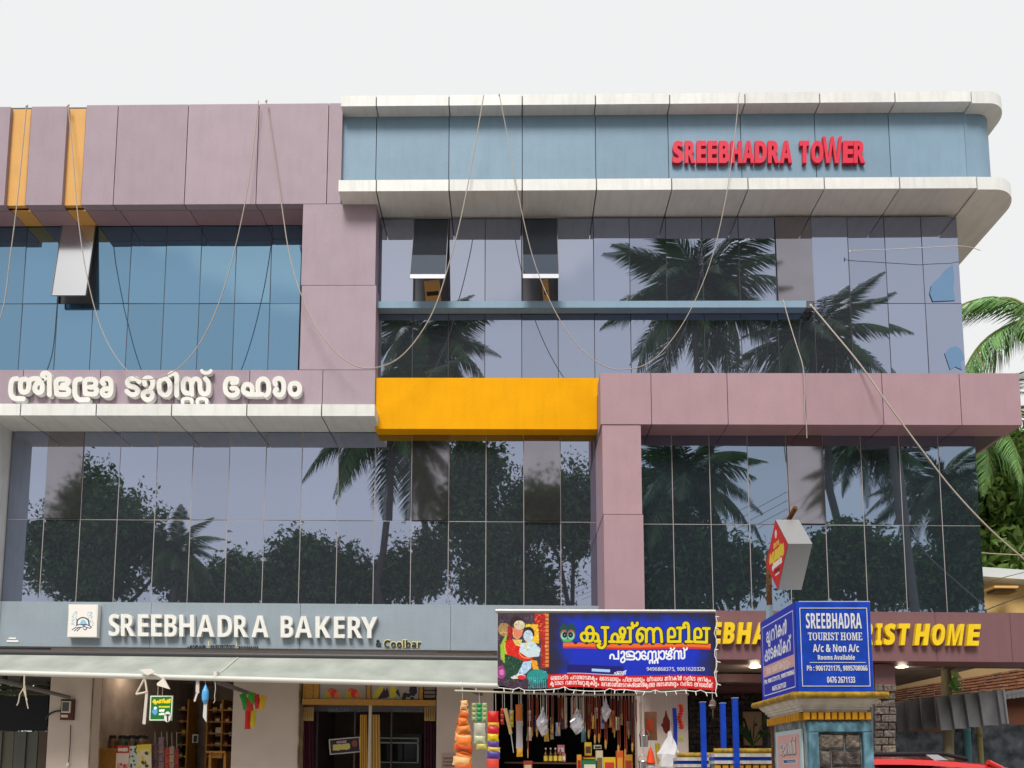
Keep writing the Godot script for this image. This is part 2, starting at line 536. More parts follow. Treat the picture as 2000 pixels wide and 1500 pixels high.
	eg.slab(round_plan(PP(1885, 290, zb).x + 0.004, P(1927, 290, zb + 0.25).x, zb, 12.5, 0.28), P(1900, 349, zb).y, P(1900, 203, zb).y)
	part(bb, "cladding_panel", eg, M.blue1)
	var can := part(b, "tower_canopy", pblock(680, 353, 1890, 369, zl + 0.03, 11.4), M.core)
	panels(can, "canopy_panel", [660] + kx, 350, 372, zl, 11.6, ["white0", "white2", "white1"], 0.009)
	eg = Geo.new()
	eg.slab(round_plan(PP(1908, 360, zl).x + 0.006, P(1966, 365, zl + 0.4).x, zl, 12.8, 0.45), P(1930, 370, zl).y, P(1930, 345.5, zl).y)
	part(can, "canopy_panel", eg, M.white0)
	# narrow ledge across the tower glass
	part(b, "glass_ledge", pblock(737, 588, 1575, 601, 10.84, 10.99), M.blue2)
	part(b, "ledge_end_gap", pblock(1576, 590, 1589, 602, 10.88, 10.99), M.core)  # dark block stands in for the shaded gap at the broken ledge end
	# bakery sign board and the brown fascia of the guest house
	var sb := part(b, "sign_board", pblock(-330, 1186, 1172, 1266, 10.88, 11.3), M.core)
	panels(sb, "sign_panel", [-330, -295, 0, 294, 586, 880, 1174], 1182, 1271, 10.85, 10.95, ["sign_grey"], 0.0025)
	var fa := part(b, "entrance_fascia", pblock(1262, 1194, 2190, 1280, 10.18, 11.0), M.core)
	panels(fa, "fascia_panel", [1258, 1385, 1530, 1680, 1828, 1975, 2200], 1189, 1284, 10.13, 10.6, ["fascia_brown"], 0.0025)
	return b

# ---------------------------------------------------------------- trees
var frond_meshes := []
func make_frond(seed_: int, length: float, droop: float, glow := 1.0) -> ArrayMesh:
	var r := RandomNumberGenerator.new()
	r.seed = seed_
	var g := Geo.new()
	g.colored = true
	var spine := []
	var steps := 16
	for i in steps + 1:
		var t := float(i) / steps
		spine.append(Vector3(length * (t - 0.22 * droop * t * t), length * (0.42 * t - (0.55 + 0.5 * droop) * t * t), r.randf_range(-0.02, 0.02)))
	g.tube(spine, 0.035, 0.006, 4, false)
	for i in g.c.size():
		g.c[i] = Color(0.16, 0.19, 0.05)
	var count := 58 if glow < 1.2 else 84
	for k in range(4, count):
		var t := float(k) / count
		var q := t * steps
		var i := mini(int(q), steps - 1)
		var at: Vector3 = spine[i].lerp(spine[i + 1], q - i)
		var dir: Vector3 = (spine[i + 1] - spine[i]).normalized()
		var ll := length * 0.24 * sin(PI * clampf(t * 0.86 + 0.16, 0.0, 1.0)) * r.randf_range(0.8, 1.1) + 0.1
		for s in [-1.0, 1.0]:
			var out: Vector3 = (Vector3(0, 0, s) * 0.75 + dir * 0.65 + Vector3.DOWN * r.randf_range(0.25, 0.75)).normalized()
			var tip: Vector3 = at + out * ll + Vector3.DOWN * ll * 0.25
			var midp: Vector3 = at + out * ll * 0.55
			var w: Vector3 = dir * (0.030 if glow < 1.2 else 0.016) * length / 2.6
			var tone := r.randf_range(0.7, 1.25) * glow
			var col := Color(0.070 * tone, 0.145 * tone, 0.045 * tone) if r.randf() > 0.1 else Color(0.16, 0.13, 0.04)
			g.tri(at - w * 0.6, midp - w, midp + w, Vector3.UP, null, null, null, col)
			g.tri(at - w * 0.6, midp + w, at + w * 0.6, Vector3.UP, null, null, null, col)
			g.tri(midp - w, tip, midp + w, Vector3.UP, null, null, null, col)
	return g.mesh()

func palm(label: String, foot: Vector3, crown: Vector3, size: float, seed_: int, group := "palms across the road", fronds := 30) -> Node3D:
	var r := RandomNumberGenerator.new()
	r.seed = seed_
	var t := thing("coconut_palm", label, "palm tree", foot, group)
	var pts := []
	for i in 13:
		var k := i / 12.0
		pts.append(foot.lerp(crown, k) + Vector3(sin(k * PI) * r.randf_range(-0.1, 0.1) * 2.0 + sin(k * 2.4) * 0.25 * (1.0 - k), 0, 0))
	var g := Geo.new()
	g.tube(pts, 0.19, 0.11, 9)
	part(t, "trunk", g, M.palm_bark)
	for i in fronds:
		var o := MeshInstance3D.new()
		o.name = "frond"
		o.mesh = frond_meshes[i % 4] if group else frond_meshes[4 + i % 3]
		o.material_override = M.leaf
		t.add_child(o, true)
		var up := 1.15 - 1.75 * float(i) / fronds + r.randf_range(-0.1, 0.1)
		var yaw := i * 2.39996 + r.randf_range(-0.2, 0.2)
		o.transform = Transform3D(Basis(Vector3.UP, yaw) * Basis(Vector3.BACK, up) * Basis(Vector3.RIGHT, r.randf_range(-0.4, 0.4)) * Basis.from_scale(Vector3.ONE * size / 2.6 * r.randf_range(0.85, 1.1)), crown - foot)
	var nuts := Geo.new()
	for i in 7:
		var a := TAU * i / 7.0
		nuts.lathe(crown + Vector3(cos(a) * 0.22, -0.35 + r.randf_range(-0.1, 0.1), sin(a) * 0.22), [Vector2(0, 0.14), Vector2(0.1, 0.07), Vector2(0.12, -0.02), Vector2(0.07, -0.12), Vector2(0, -0.15)], 7)
	part(t, "coconut_bunch", nuts, M.nut)
	return t

# lobes: [centre offset, radii] of leaf masses about the crown's middle
func broad_tree(label: String, foot: Vector3, lobes: Array, leaves: int, leaf: float, seed_: int, tone: Color, group := "broadleaf trees across the road") -> Node3D:
	var r := RandomNumberGenerator.new()
	r.seed = seed_
	var t := thing("broadleaf_tree", label, "tree", foot, group)
	var g := Geo.new()
	var hub := Vector3(foot.x, foot.y + (lobes[0][0].y - foot.y) * 0.55, foot.z)
	g.tube([foot, foot.lerp(hub, 0.5) + Vector3(r.randf_range(-0.2, 0.2), 0, 0.1), hub], 0.24, 0.16, 8)
	part(t, "trunk", g, M.bark)
	for l in lobes:
		var bg := Geo.new()
		var bend: Vector3 = hub.lerp(l[0], 0.5) + Vector3(r.randf_range(-0.3, 0.3), 0.25, r.randf_range(-0.3, 0.3))
		bg.tube([hub, bend, l[0]], 0.11, 0.03, 6)
		part(t, "limb", bg, M.bark)
	var c := Geo.new()
	c.colored = true
	var total := 0.0
	for l in lobes:
		total += l[1].x * l[1].y
	for l in lobes:
		var here := int(leaves * l[1].x * l[1].y / total)
		var clump := Vector3.ZERO
		var csize := 0.4
		var deep := 1.0
		for i in here:
			if i % 34 == 0:
				var d := Vector3(r.randfn(), r.randfn(), r.randfn()).normalized()
				deep = pow(r.randf(), 0.6)
				clump = l[0] + d * Vector3(l[1]) * deep
				csize = r.randf_range(0.22, 0.48) * minf(1.0, l[1].x)
			var at := clump + Vector3(r.randfn(), r.randfn() * 0.8, r.randfn()).limit_length(1.7) * csize
			var dir := Vector3(r.randfn(), r.randfn() - 0.5, r.randfn()).normalized()
			var side := dir.cross(Vector3(r.randfn(), r.randfn() + 1.2, r.randfn())).normalized()
			var s := leaf * r.randf_range(0.6, 1.25) * (1.0 if deep > 0.72 else 1.9)
			var k := r.randf_range(0.65, 1.35)
			var col := Color(tone.r * k, tone.g * k, tone.b * k)
			var up := side.cross(dir) * s * 0.12
			c.tri(at, at + dir * s * 0.5 + side * s * 0.24 + up, at + dir * s, Vector3.UP, null, null, null, col)
			c.tri(at, at + dir * s, at + dir * s * 0.5 - side * s * 0.24 + up, Vector3.UP, null, null, null, col)
	part(t, "crown", c, M.leaf)
	return t

# a point that the glass at depth GLASS shows at this pixel, BEHIND metres behind the camera
func mirrored(px: float, py: float, glass: float, behind: float) -> Vector3:
	var p := P(px, py, 2.0 * glass + behind)
	return Vector3(p.x, p.y, behind)

func make_trees() -> void:
	var lm := mat("leaf", Color.WHITE, 0.55)
	lm.vertex_color_use_as_albedo = true
	lm.backlight_enabled = true
	lm.backlight = Color(0.20, 0.30, 0.06)
	wavy(mat("palm_bark", lin(0.17, 0.15, 0.13), 0.9, 0.0, "fine", Vector3(1.0, 3.0, 1.0)), "rough_n", 0.8)
	wavy(mat("bark", lin(0.11, 0.085, 0.065), 0.9, 0.0, "fine", Vector3(2, 2, 2)), "rough_n", 1.0)
	mat("nut", lin(0.16, 0.17, 0.04), 0.5)
	for k in 4:
		frond_meshes.append(make_frond(40 + k, 2.6, [0.4, 0.8, 1.2, 0.6][k]))
	for k in 3:
		frond_meshes.append(make_frond(60 + k, 2.6, [0.7, 1.1, 1.4][k], 2.0))
	# palms whose crowns show in the tower glass and whose trunks show in the glass below
	for q in [[1365, 590, 11.0, 7.5, 4.3, "tall coconut palm with its crown mirrored beside the open sashes of the upper tower glass"], [830, 690, 11.0, 10.0, 3.6, "coconut palm with its crown mirrored left of the first open sash"], [765, 846, 11.0, 7.0, 4.2, "coconut palm with a slim leaning trunk mirrored below the yellow box"], [1590, 680, 11.0, 7.0, 3.5, "coconut palm mirrored right of the end of the pale glass ledge"],
			[345, 1075, 11.0, 6.0, 2.0, "young low palm mirrored in the glass above the bakery letters"], [1690, 880, 10.5, 9.0, 2.7, "coconut palm mirrored beside the leaning electric pole"], [1330, 960, 10.5, 8.0, 3.8, "coconut palm mirrored just right of the lower mauve column"], [1835, 960, 10.5, 10.0, 2.8, "coconut palm mirrored at the corner of the lower right glass"]]:
		var c := mirrored(q[0], q[1], q[2], q[3])
		palm(q[5], Vector3(c.x - (0.9 if q[0] == 765 else 0.2), 0, c.z), c, q[4], int(q[0]))
	var dark := Color(0.062, 0.145, 0.032)
	var mid := Color(0.085, 0.175, 0.035)
	var row := [
		[[[190, 980, 60, 70], [120, 1060, 80, 90], [240, 1040, 90, 100], [320, 1090, 45, 60], [180, 1130, 110, 60]], 6.0, 7000, dark, "dense dark tree mirrored above the square bakery emblem"],
		[[[440, 1120, 50, 40], [480, 1150, 70, 50], [400, 1160, 60, 40]], 9.0, 3000, mid, "low round tree mirrored above the middle of the bakery letters"],
		[[[590, 1090, 55, 45], [650, 1120, 70, 60], [540, 1140, 60, 50], [600, 1170, 90, 40]], 8.0, 4500, dark, "broad low tree mirrored left of the slim palm trunk"],
		[[[840, 1080, 40, 45], [800, 1130, 70, 55], [720, 1150, 60, 45]], 8.5, 3500, mid, "low bushy tree mirrored right of the slim palm trunk"],
		[[[930, 920, 60, 70], [900, 1000, 60, 80], [960, 1050, 80, 90], [1050, 980, 70, 90], [1000, 1130, 140, 70], [1120, 1000, 50, 120]], 6.5, 9000, dark, "tall dense tree mirrored left of the lower mauve column"],
		[[[1290, 1000, 60, 110], [1360, 1080, 60, 90], [1300, 1150, 90, 70], [1430, 1120, 60, 70]], 7.0, 6000, dark, "dark tree mirrored right of the lower mauve column"],
		[[[1650, 1065, 45, 45], [1690, 1095, 65, 65], [1600, 1110, 70, 70], [1740, 1120, 70, 70]], 6.0, 6000, mid, "green tree mirrored behind the red diamond sign"],
		[[[1880, 1010, 35, 80], [1905, 1080, 55, 90], [1850, 1130, 70, 80]], 6.5, 5000, dark, "dark tree mirrored at the corner of the lower right glass"]]
	var n := 0
	for t in row:
		var glass := 11.0 if t[0][0][0] < 1200 else 10.5
		var lobes := []
		for l in t[0]:
			var q := mirrored(l[0], l[1], glass, t[1])
			var k: float = (2.0 * glass + t[1]) / F
			q.z += rng.randf_range(-0.5, 0.5)
			lobes.append([q, Vector3(l[2] * k, l[3] * k, minf(l[2], l[3]) * k)])
		broad_tree(t[4], Vector3(lobes[-1][0].x, 0, t[1]), lobes, int(t[2] * 2.6), 0.19, 300 + n, t[3])
		n += 1

	# scrub between the trunks, along the far side of the road
	var s := Geo.new()
	s.colored = true
	var r := RandomNumberGenerator.new()
	r.seed = 8
	var hub := Vector3.ZERO
	for i in 26000:
		var x := r.randf_range(-26, 26)
		var top := 3.4 + 1.3 * sin(x * 0.7) + 0.9 * sin(x * 1.9 + 1.0)
		if i % 40 == 0:
			hub = Vector3(x, top * pow(r.randf(), 0.8), r.randf_range(9.5, 12.0))
		var at := hub + Vector3(r.randfn(), r.randfn() * 0.7, r.randfn()).limit_length(1.6) * 0.38
		var d := Vector3(r.randfn(), r.randfn(), r.randfn()).normalized() * r.randf_range(0.14, 0.3)
		var w := d.cross(Vector3(r.randfn(), r.randfn(), r.randfn())).normalized() * 0.07
		var k := r.randf_range(0.6, 1.3)
		var c := Color(0.045 * k, 0.10 * k, 0.025 * k)
		s.tri(at, at + d * 0.5 + w, at + d, Vector3.UP, null, null, null, c)
		s.tri(at, at + d, at + d * 0.5 - w, Vector3.UP, null, null, null, c)
	var o := structure("roadside_scrub", s, M.leaf)
	o.set_meta("kind", "stuff")
	o.set_meta("label", "dense green scrub along the far side of the road")
	o.set_meta("category", "undergrowth")

func make_ground() -> void:
	wavy(mat("soil", lin(0.40, 0.335, 0.26), 0.95, 0.0, "blotch", Vector3(0.25, 0.25, 0.25)), "rough_n", 0.5)
	wavy(mat("asphalt", lin(0.13, 0.127, 0.12), 0.9, 0.0, "fine", Vector3(0.8, 0.8, 0.8)), "rough_n", 0.5)
	mat("concrete", lin(0.54, 0.49, 0.42), 0.85, 0.0, "blotch", Vector3(0.5, 0.5, 0.5))
	var g := Geo.new()
	g.quad(Vector3(-350, 0, -350), Vector3(350, 0, -350), Vector3(350, 0, 350), Vector3(-350, 0, 350), Vector3.UP)
	structure("ground", g, M.soil)
	g = Geo.new()
	g.box(Vector3(0, -0.028, 0.6), Vector3(300, 0.064, 5.6))
	structure("road", g, M.asphalt)
	g = Geo.new()
	g.box(Vector3(0.0, 0.0, -6.6), Vector3(60, 0.12, 8.6))
	structure("pavement", g, M.concrete)

# ---------------------------------------------------------------- lettering
func smooth(pts: Array, steps := 4) -> PackedVector2Array:
	var out := PackedVector2Array()
	var n := pts.size()
	var q := []
	for p in pts:
		q.append(Vector2(p[0], p[1]))
	for i in n - 1:
		var a: Vector2 = q[maxi(i - 1, 0)]
		var b: Vector2 = q[i]
		var c: Vector2 = q[i + 1]
		var d: Vector2 = q[mini(i + 2, n - 1)]
		for k in steps:
			out.append(b.cubic_interpolate(c, a, d, float(k) / steps))
	out.append(q[n - 1])
	return out

# strokes in a drawing's own units, placed at ORIGIN and scaled
func placed(strokes: Array, ox: float, oy: float, sx: float, sy: float, steps := 4) -> Array:
	var out := []
	for s in strokes:
		var p := smooth(s, steps)
		for i in p.size():
			p[i] = Vector2(ox + p[i].x * sx, oy + p[i].y * sy)
		out.append(p)
	return out

func near(p: Vector2, lines: Array) -> float:
	var best := 1e9
	for l in lines:
		for i in l.size() - 1:
			var a: Vector2 = l[i]
			var ab: Vector2 = l[i + 1] - a
			var t := clampf((p - a).dot(ab) / maxf(ab.length_squared(), 1e-9), 0.0, 1.0)
			best = minf(best, p.distance_squared_to(a + ab * t))
	return sqrt(best)

# thick strokes cut out of a sheet: the outline lies RADIUS from the lines; at(px) gives the front face, EXT the way to the back
func cut_letter(lines: Array, radius: float, cell: float, at: Callable, ext: Vector3, bevel := 0.0) -> Geo:
	var g := Geo.new()
	var box := Rect2(lines[0][0], Vector2.ZERO)
	for l in lines:
		for p in l:
			box = box.expand(p)
	box = box.grow(radius + cell * 1.5)
	var w := int(box.size.x / cell) + 2
	var h := int(box.size.y / cell) + 2
	var val := PackedFloat32Array()
	val.resize(w * h)
	for j in h:
		for i in w:
			val[j * w + i] = radius - near(box.position + Vector2(i, j) * cell, lines)
	for j in h - 1:
		var run := -1
		for i in w:
			var full := false
			if i < w - 1:
				full = val[j * w + i] > 0 and val[j * w + i + 1] > 0 and val[(j + 1) * w + i] > 0 and val[(j + 1) * w + i + 1] > 0
			if full:
				if run < 0:
					run = i
				continue
			if run >= 0:
				var a := box.position + Vector2(run, j) * cell
				var b := box.position + Vector2(i, j + 1) * cell
				g.quad(at.call(a), at.call(Vector2(b.x, a.y)), at.call(b), at.call(Vector2(a.x, b.y)), -ext)
				run = -1
			if i == w - 1:
				continue
			var ids := [j * w + i, j * w + i + 1, (j + 1) * w + i + 1, (j + 1) * w + i]
			var cs := [Vector2(i, j), Vector2(i + 1, j), Vector2(i + 1, j + 1), Vector2(i, j + 1)]
			var poly := []
			var rim := []
			for k in 4:
				var k2 := (k + 1) % 4
				var va := val[ids[k]]
				var vb := val[ids[k2]]
				if va > 0:
					poly.append(box.position + cs[k] * cell)
				if (va > 0) != (vb > 0):
					var q: Vector2 = box.position + cs[k].lerp(cs[k2], va / (va - vb)) * cell
					poly.append(q)
					rim.append([q, va > 0])
			if poly.size() < 3:
				continue
			for k in range(1, poly.size() - 1):
				g.tri(at.call(poly[0]), at.call(poly[k]), at.call(poly[k + 1]), -ext)
			for k in rim.size():
				if rim[k][1]:
					var q0: Vector2 = rim[k][0]
					var q1: Vector2 = rim[(k + 1) % rim.size()][0]
					var a3: Vector3 = at.call(q0)
					var b3: Vector3 = at.call(q1)
					var inside: Vector2 = Vector2.ZERO
					for m in poly:
						inside += m / poly.size()
					var i3: Vector3 = at.call(inside)
					g.quad(a3, b3, b3 + ext, a3 + ext, (a3 + b3) * 0.5 - i3)
	return g

# text set in a font, stretched to fill the frame with corners TL, TR and BL; DEPTH metres thick behind the frame
func set_text(text: String, font: Font, tl: Vector3, tr: Vector3, bl: Vector3, depth: float, slant := 0.0) -> Geo:
	var tm := TextMesh.new()
	tm.text = text
	tm.font = font
	tm.font_size = 48
	tm.pixel_size = 0.01
	tm.depth = 0.1
	tm.curve_step = 2.0
	var arr := tm.surface_get_arrays(0)
	var vs: PackedVector3Array = arr[Mesh.ARRAY_VERTEX]
	var ns: PackedVector3Array = arr[Mesh.ARRAY_NORMAL]
	var ix = arr[Mesh.ARRAY_INDEX]
	var lo := Vector3(1e9, 1e9, 1e9)
	var hi := -lo
	for p in vs:
		lo = lo.min(p)
		hi = hi.max(p)
	var u := tr - tl
	var d := bl - tl
	var out := d.cross(u).normalized()
	var place := func(p: Vector3) -> Vector3:
		var fx := (p.x - lo.x) / (hi.x - lo.x)
		var fy := (hi.y - p.y) / (hi.y - lo.y)
		return tl + u * (fx * (1.0 - slant) + slant * (1.0 - fy)) + d * fy - out * depth * (1.0 if p.z < 0 else 0.0)
	var g := Geo.new()
	var index: PackedInt32Array = ix if ix != null else PackedInt32Array(range(vs.size()))
	for i in range(0, index.size(), 3):
		var nn := ns[index[i]]
		if nn.z < -0.5 and depth < 0.02:
			continue
		var o := u.normalized() * nn.x - d.normalized() * nn.y + out * nn.z
		g.tri(place.call(vs[index[i]]), place.call(vs[index[i + 1]]), place.call(vs[index[i + 2]]), o)
	return g

func facade_text(text: String, font: Font, x0: float, y0: float, x1: float, y1: float, z: float, depth: float, slant := 0.0) -> Geo:
	return set_text(text, font, P(x0, y0, z), P(x1, y0, z), P(x0, y1, z), depth, slant)

# ---------------------------------------------------------------- print (images)
func ink(im: Image, lines: Array, radius: float, col: Color) -> void:
	for l in lines:
		var box := Rect2(l[0], Vector2.ZERO)
		for p in l:
			box = box.expand(p)
		box = box.grow(radius + 1.0)
		var one := [l]
		for y in range(maxi(0, int(box.position.y)), mini(im.get_height(), int(box.end.y) + 1)):
			for x in range(maxi(0, int(box.position.x)), mini(im.get_width(), int(box.end.x) + 1)):
				var k := clampf(radius - near(Vector2(x + 0.5, y + 0.5), one) + 0.5, 0.0, 1.0)
				if k > 0.0:
					im.set_pixel(x, y, im.get_pixel(x, y).lerp(col, k * col.a))

func oval(im: Image, cx: float, cy: float, rx: float, ry: float, col: Color, turn := 0.0) -> void:
	var r := maxf(rx, ry)
	var cs := cos(turn)
	var sn := sin(turn)
	for y in range(maxi(0, int(cy - r)), mini(im.get_height(), int(cy + r) + 2)):
		for x in range(maxi(0, int(cx - r)), mini(im.get_width(), int(cx + r) + 2)):
			var dx := x + 0.5 - cx
			var dy := y + 0.5 - cy
			var q := Vector2((dx * cs + dy * sn) / rx, (dy * cs - dx * sn) / ry).length()
			var k := clampf((1.0 - q) * minf(rx, ry) + 0.5, 0.0, 1.0)
			if k > 0.0:
				im.set_pixel(x, y, im.get_pixel(x, y).lerp(col, k * col.a))

func patch(im: Image, pts: Array, col: Color) -> void:
	var poly := PackedVector2Array()
	var box := Rect2(pts[0][0], pts[0][1], 0, 0)
	for p in pts:
		poly.append(Vector2(p[0], p[1]))
		box = box.expand(Vector2(p[0], p[1]))
	for y in range(maxi(0, int(box.position.y)), mini(im.get_height(), int(box.end.y) + 1)):
		for x in range(maxi(0, int(box.position.x)), mini(im.get_width(), int(box.end.x) + 1)):
			if Geometry2D.is_point_in_polygon(Vector2(x + 0.5, y + 0.5), poly):
				im.set_pixel(x, y, im.get_pixel(x, y).lerp(col, col.a))

func printed(called: String, im: Image, rough := 0.5) -> StandardMaterial3D:
	im.generate_mipmaps()
	var m := StandardMaterial3D.new()
	m.resource_name = called
	m.albedo_texture = ImageTexture.create_from_image(im)
	m.roughness = rough
	M[called] = m
	return m

# a small alphabet of rounded letters (0..1 wide and high, y down)
const ABC := {
	"ma": [0.95, [[[0.35, 0.5], [0.15, 0.5], [0.08, 0.8], [0.28, 1.0], [0.48, 0.8], [0.5, 0.25], [0.32, 0.03], [0.12, 0.2]], [[0.5, 0.98], [0.88, 0.98], [0.88, 0.03]]]],
	"ra": [0.85, [[[0.15, 1.0], [0.05, 0.6], [0.15, 0.15], [0.4, 0.02], [0.65, 0.15], [0.75, 0.6], [0.65, 1.0]]]],
	"ka": [1.15, [[[0.35, 0.5], [0.15, 0.45], [0.04, 0.7], [0.18, 0.98], [0.36, 0.8], [0.36, 0.4], [0.34, 0.15], [0.52, 0.0], [0.68, 0.18], [0.7, 0.6], [0.55, 0.95], [0.38, 0.85]], [[0.36, 0.5], [0.68, 0.48], [0.95, 0.5], [1.05, 0.7], [1.05, 1.0]]]],
	"ta": [0.7, [[[0.58, 0.2], [0.3, 0.02], [0.08, 0.2], [0.15, 0.42], [0.45, 0.5], [0.6, 0.75], [0.4, 0.98], [0.1, 0.9]]]],
	"va": [0.9, [[[0.3, 0.5], [0.1, 0.5], [0.06, 0.85], [0.25, 1.0], [0.75, 1.0], [0.82, 0.4], [0.62, 0.03], [0.42, 0.2], [0.45, 0.6]]]],
	"ya": [0.95, [[[0.2, 0.05], [0.05, 0.35], [0.1, 0.8], [0.3, 0.98], [0.48, 0.7], [0.45, 0.2], [0.35, 0.05]], [[0.46, 0.98], [0.88, 0.98], [0.88, 0.03]]]],
	"aa": [0.6, [[[0.1, 0.35], [0.2, 0.05], [0.45, 0.1], [0.5, 0.6], [0.35, 0.98], [0.12, 0.9], [0.1, 0.7]]]],
	"na": [1.25, [[[0.25, 0.55], [0.08, 0.75], [0.16, 1.0], [0.32, 0.8], [0.3, 0.3], [0.16, 0.05]], [[0.34, 1.0], [0.36, 0.2], [0.5, 0.03], [0.64, 0.2], [0.66, 1.0]], [[0.68, 0.3], [0.85, 0.03], [1.05, 0.2], [1.1, 1.0]]]],
	"la": [0.9, [[[0.2, 0.62], [0.52, 0.62], [0.54, 0.2], [0.32, 0.02], [0.1, 0.2], [0.08, 1.0], [0.82, 1.0], [0.82, 0.0]]]],
	"pa": [0.95, [[[0.0, 1.0], [0.05, 0.6], [0.25, 0.45], [0.42, 0.6], [0.44, 1.0], [0.86, 1.0], [0.86, 0.05]]]],
	"sa": [1.1, [[[0.05, 1.0], [0.08, 0.2], [0.26, 0.03], [0.42, 0.25], [0.44, 1.0]], [[0.46, 0.25], [0.62, 0.03], [0.74, 0.3], [0.76, 0.85], [0.92, 1.0], [1.02, 0.8], [1.0, 0.03]]]],
	"ee": [0.55, [[[0.5, 0.2], [0.3, 0.03], [0.08, 0.25], [0.06, 0.75], [0.28, 1.0], [0.48, 0.85], [0.42, 0.6], [0.22, 0.65]]]],
	"i": [0.42, [[[0.02, 0.05], [0.1, -0.22], [0.3, -0.15], [0.32, 0.2], [0.32, 1.0]]]],
	"u": [0.05, [[[-0.5, 1.05], [-0.55, 1.4], [-0.25, 1.45], [-0.2, 1.1]]]],
	"m": [0.5, [[[0.22, 0.45], [0.06, 0.7], [0.2, 1.0], [0.38, 0.75], [0.24, 0.45]]]],
	"v": [0.05, [[[-0.4, -0.35], [-0.3, -0.15], [-0.12, -0.15], [-0.02, -0.35]]]],
	"l": [0.8, [[[0.1, 1.0], [0.06, 0.4], [0.25, 0.05], [0.45, 0.3], [0.46, 1.0]], [[0.46, 0.4], [0.6, -0.2], [0.76, -0.1], [0.72, 0.6], [0.6, 1.0]]]],
	" ": [0.45, []],
}

func word(letters: String, x0: float, y0: float, x1: float, y1: float) -> Array:
	var total := 0.0
	var list := letters.split(",")
	for k in list:
		total += ABC[k][0] + 0.12
	var sx := (x1 - x0) / total
	var x := x0
	var out := []
	for k in list:
		out.append_array(placed(ABC[k][1], x, y0, sx, y1 - y0, 3))
		x += (ABC[k][0] + 0.12) * sx
	return out

func image_of(w: int, h: int, col: Color) -> Image:
	var im := Image.create(w, h, false, Image.FORMAT_RGB8)
	im.fill(col)
	return im

# ---------------------------------------------------------------- signs on the facade
func sysfont(family: String, bold: bool, fat := 0.0) -> Font:
	var f := SystemFont.new()
	f.font_names = PackedStringArray([family])
	f.font_weight = 700 if bold else 400
	if fat == 0.0:
		return f
	var v := FontVariation.new()
	v.base_font = f
	v.variation_embolden = fat
	return v

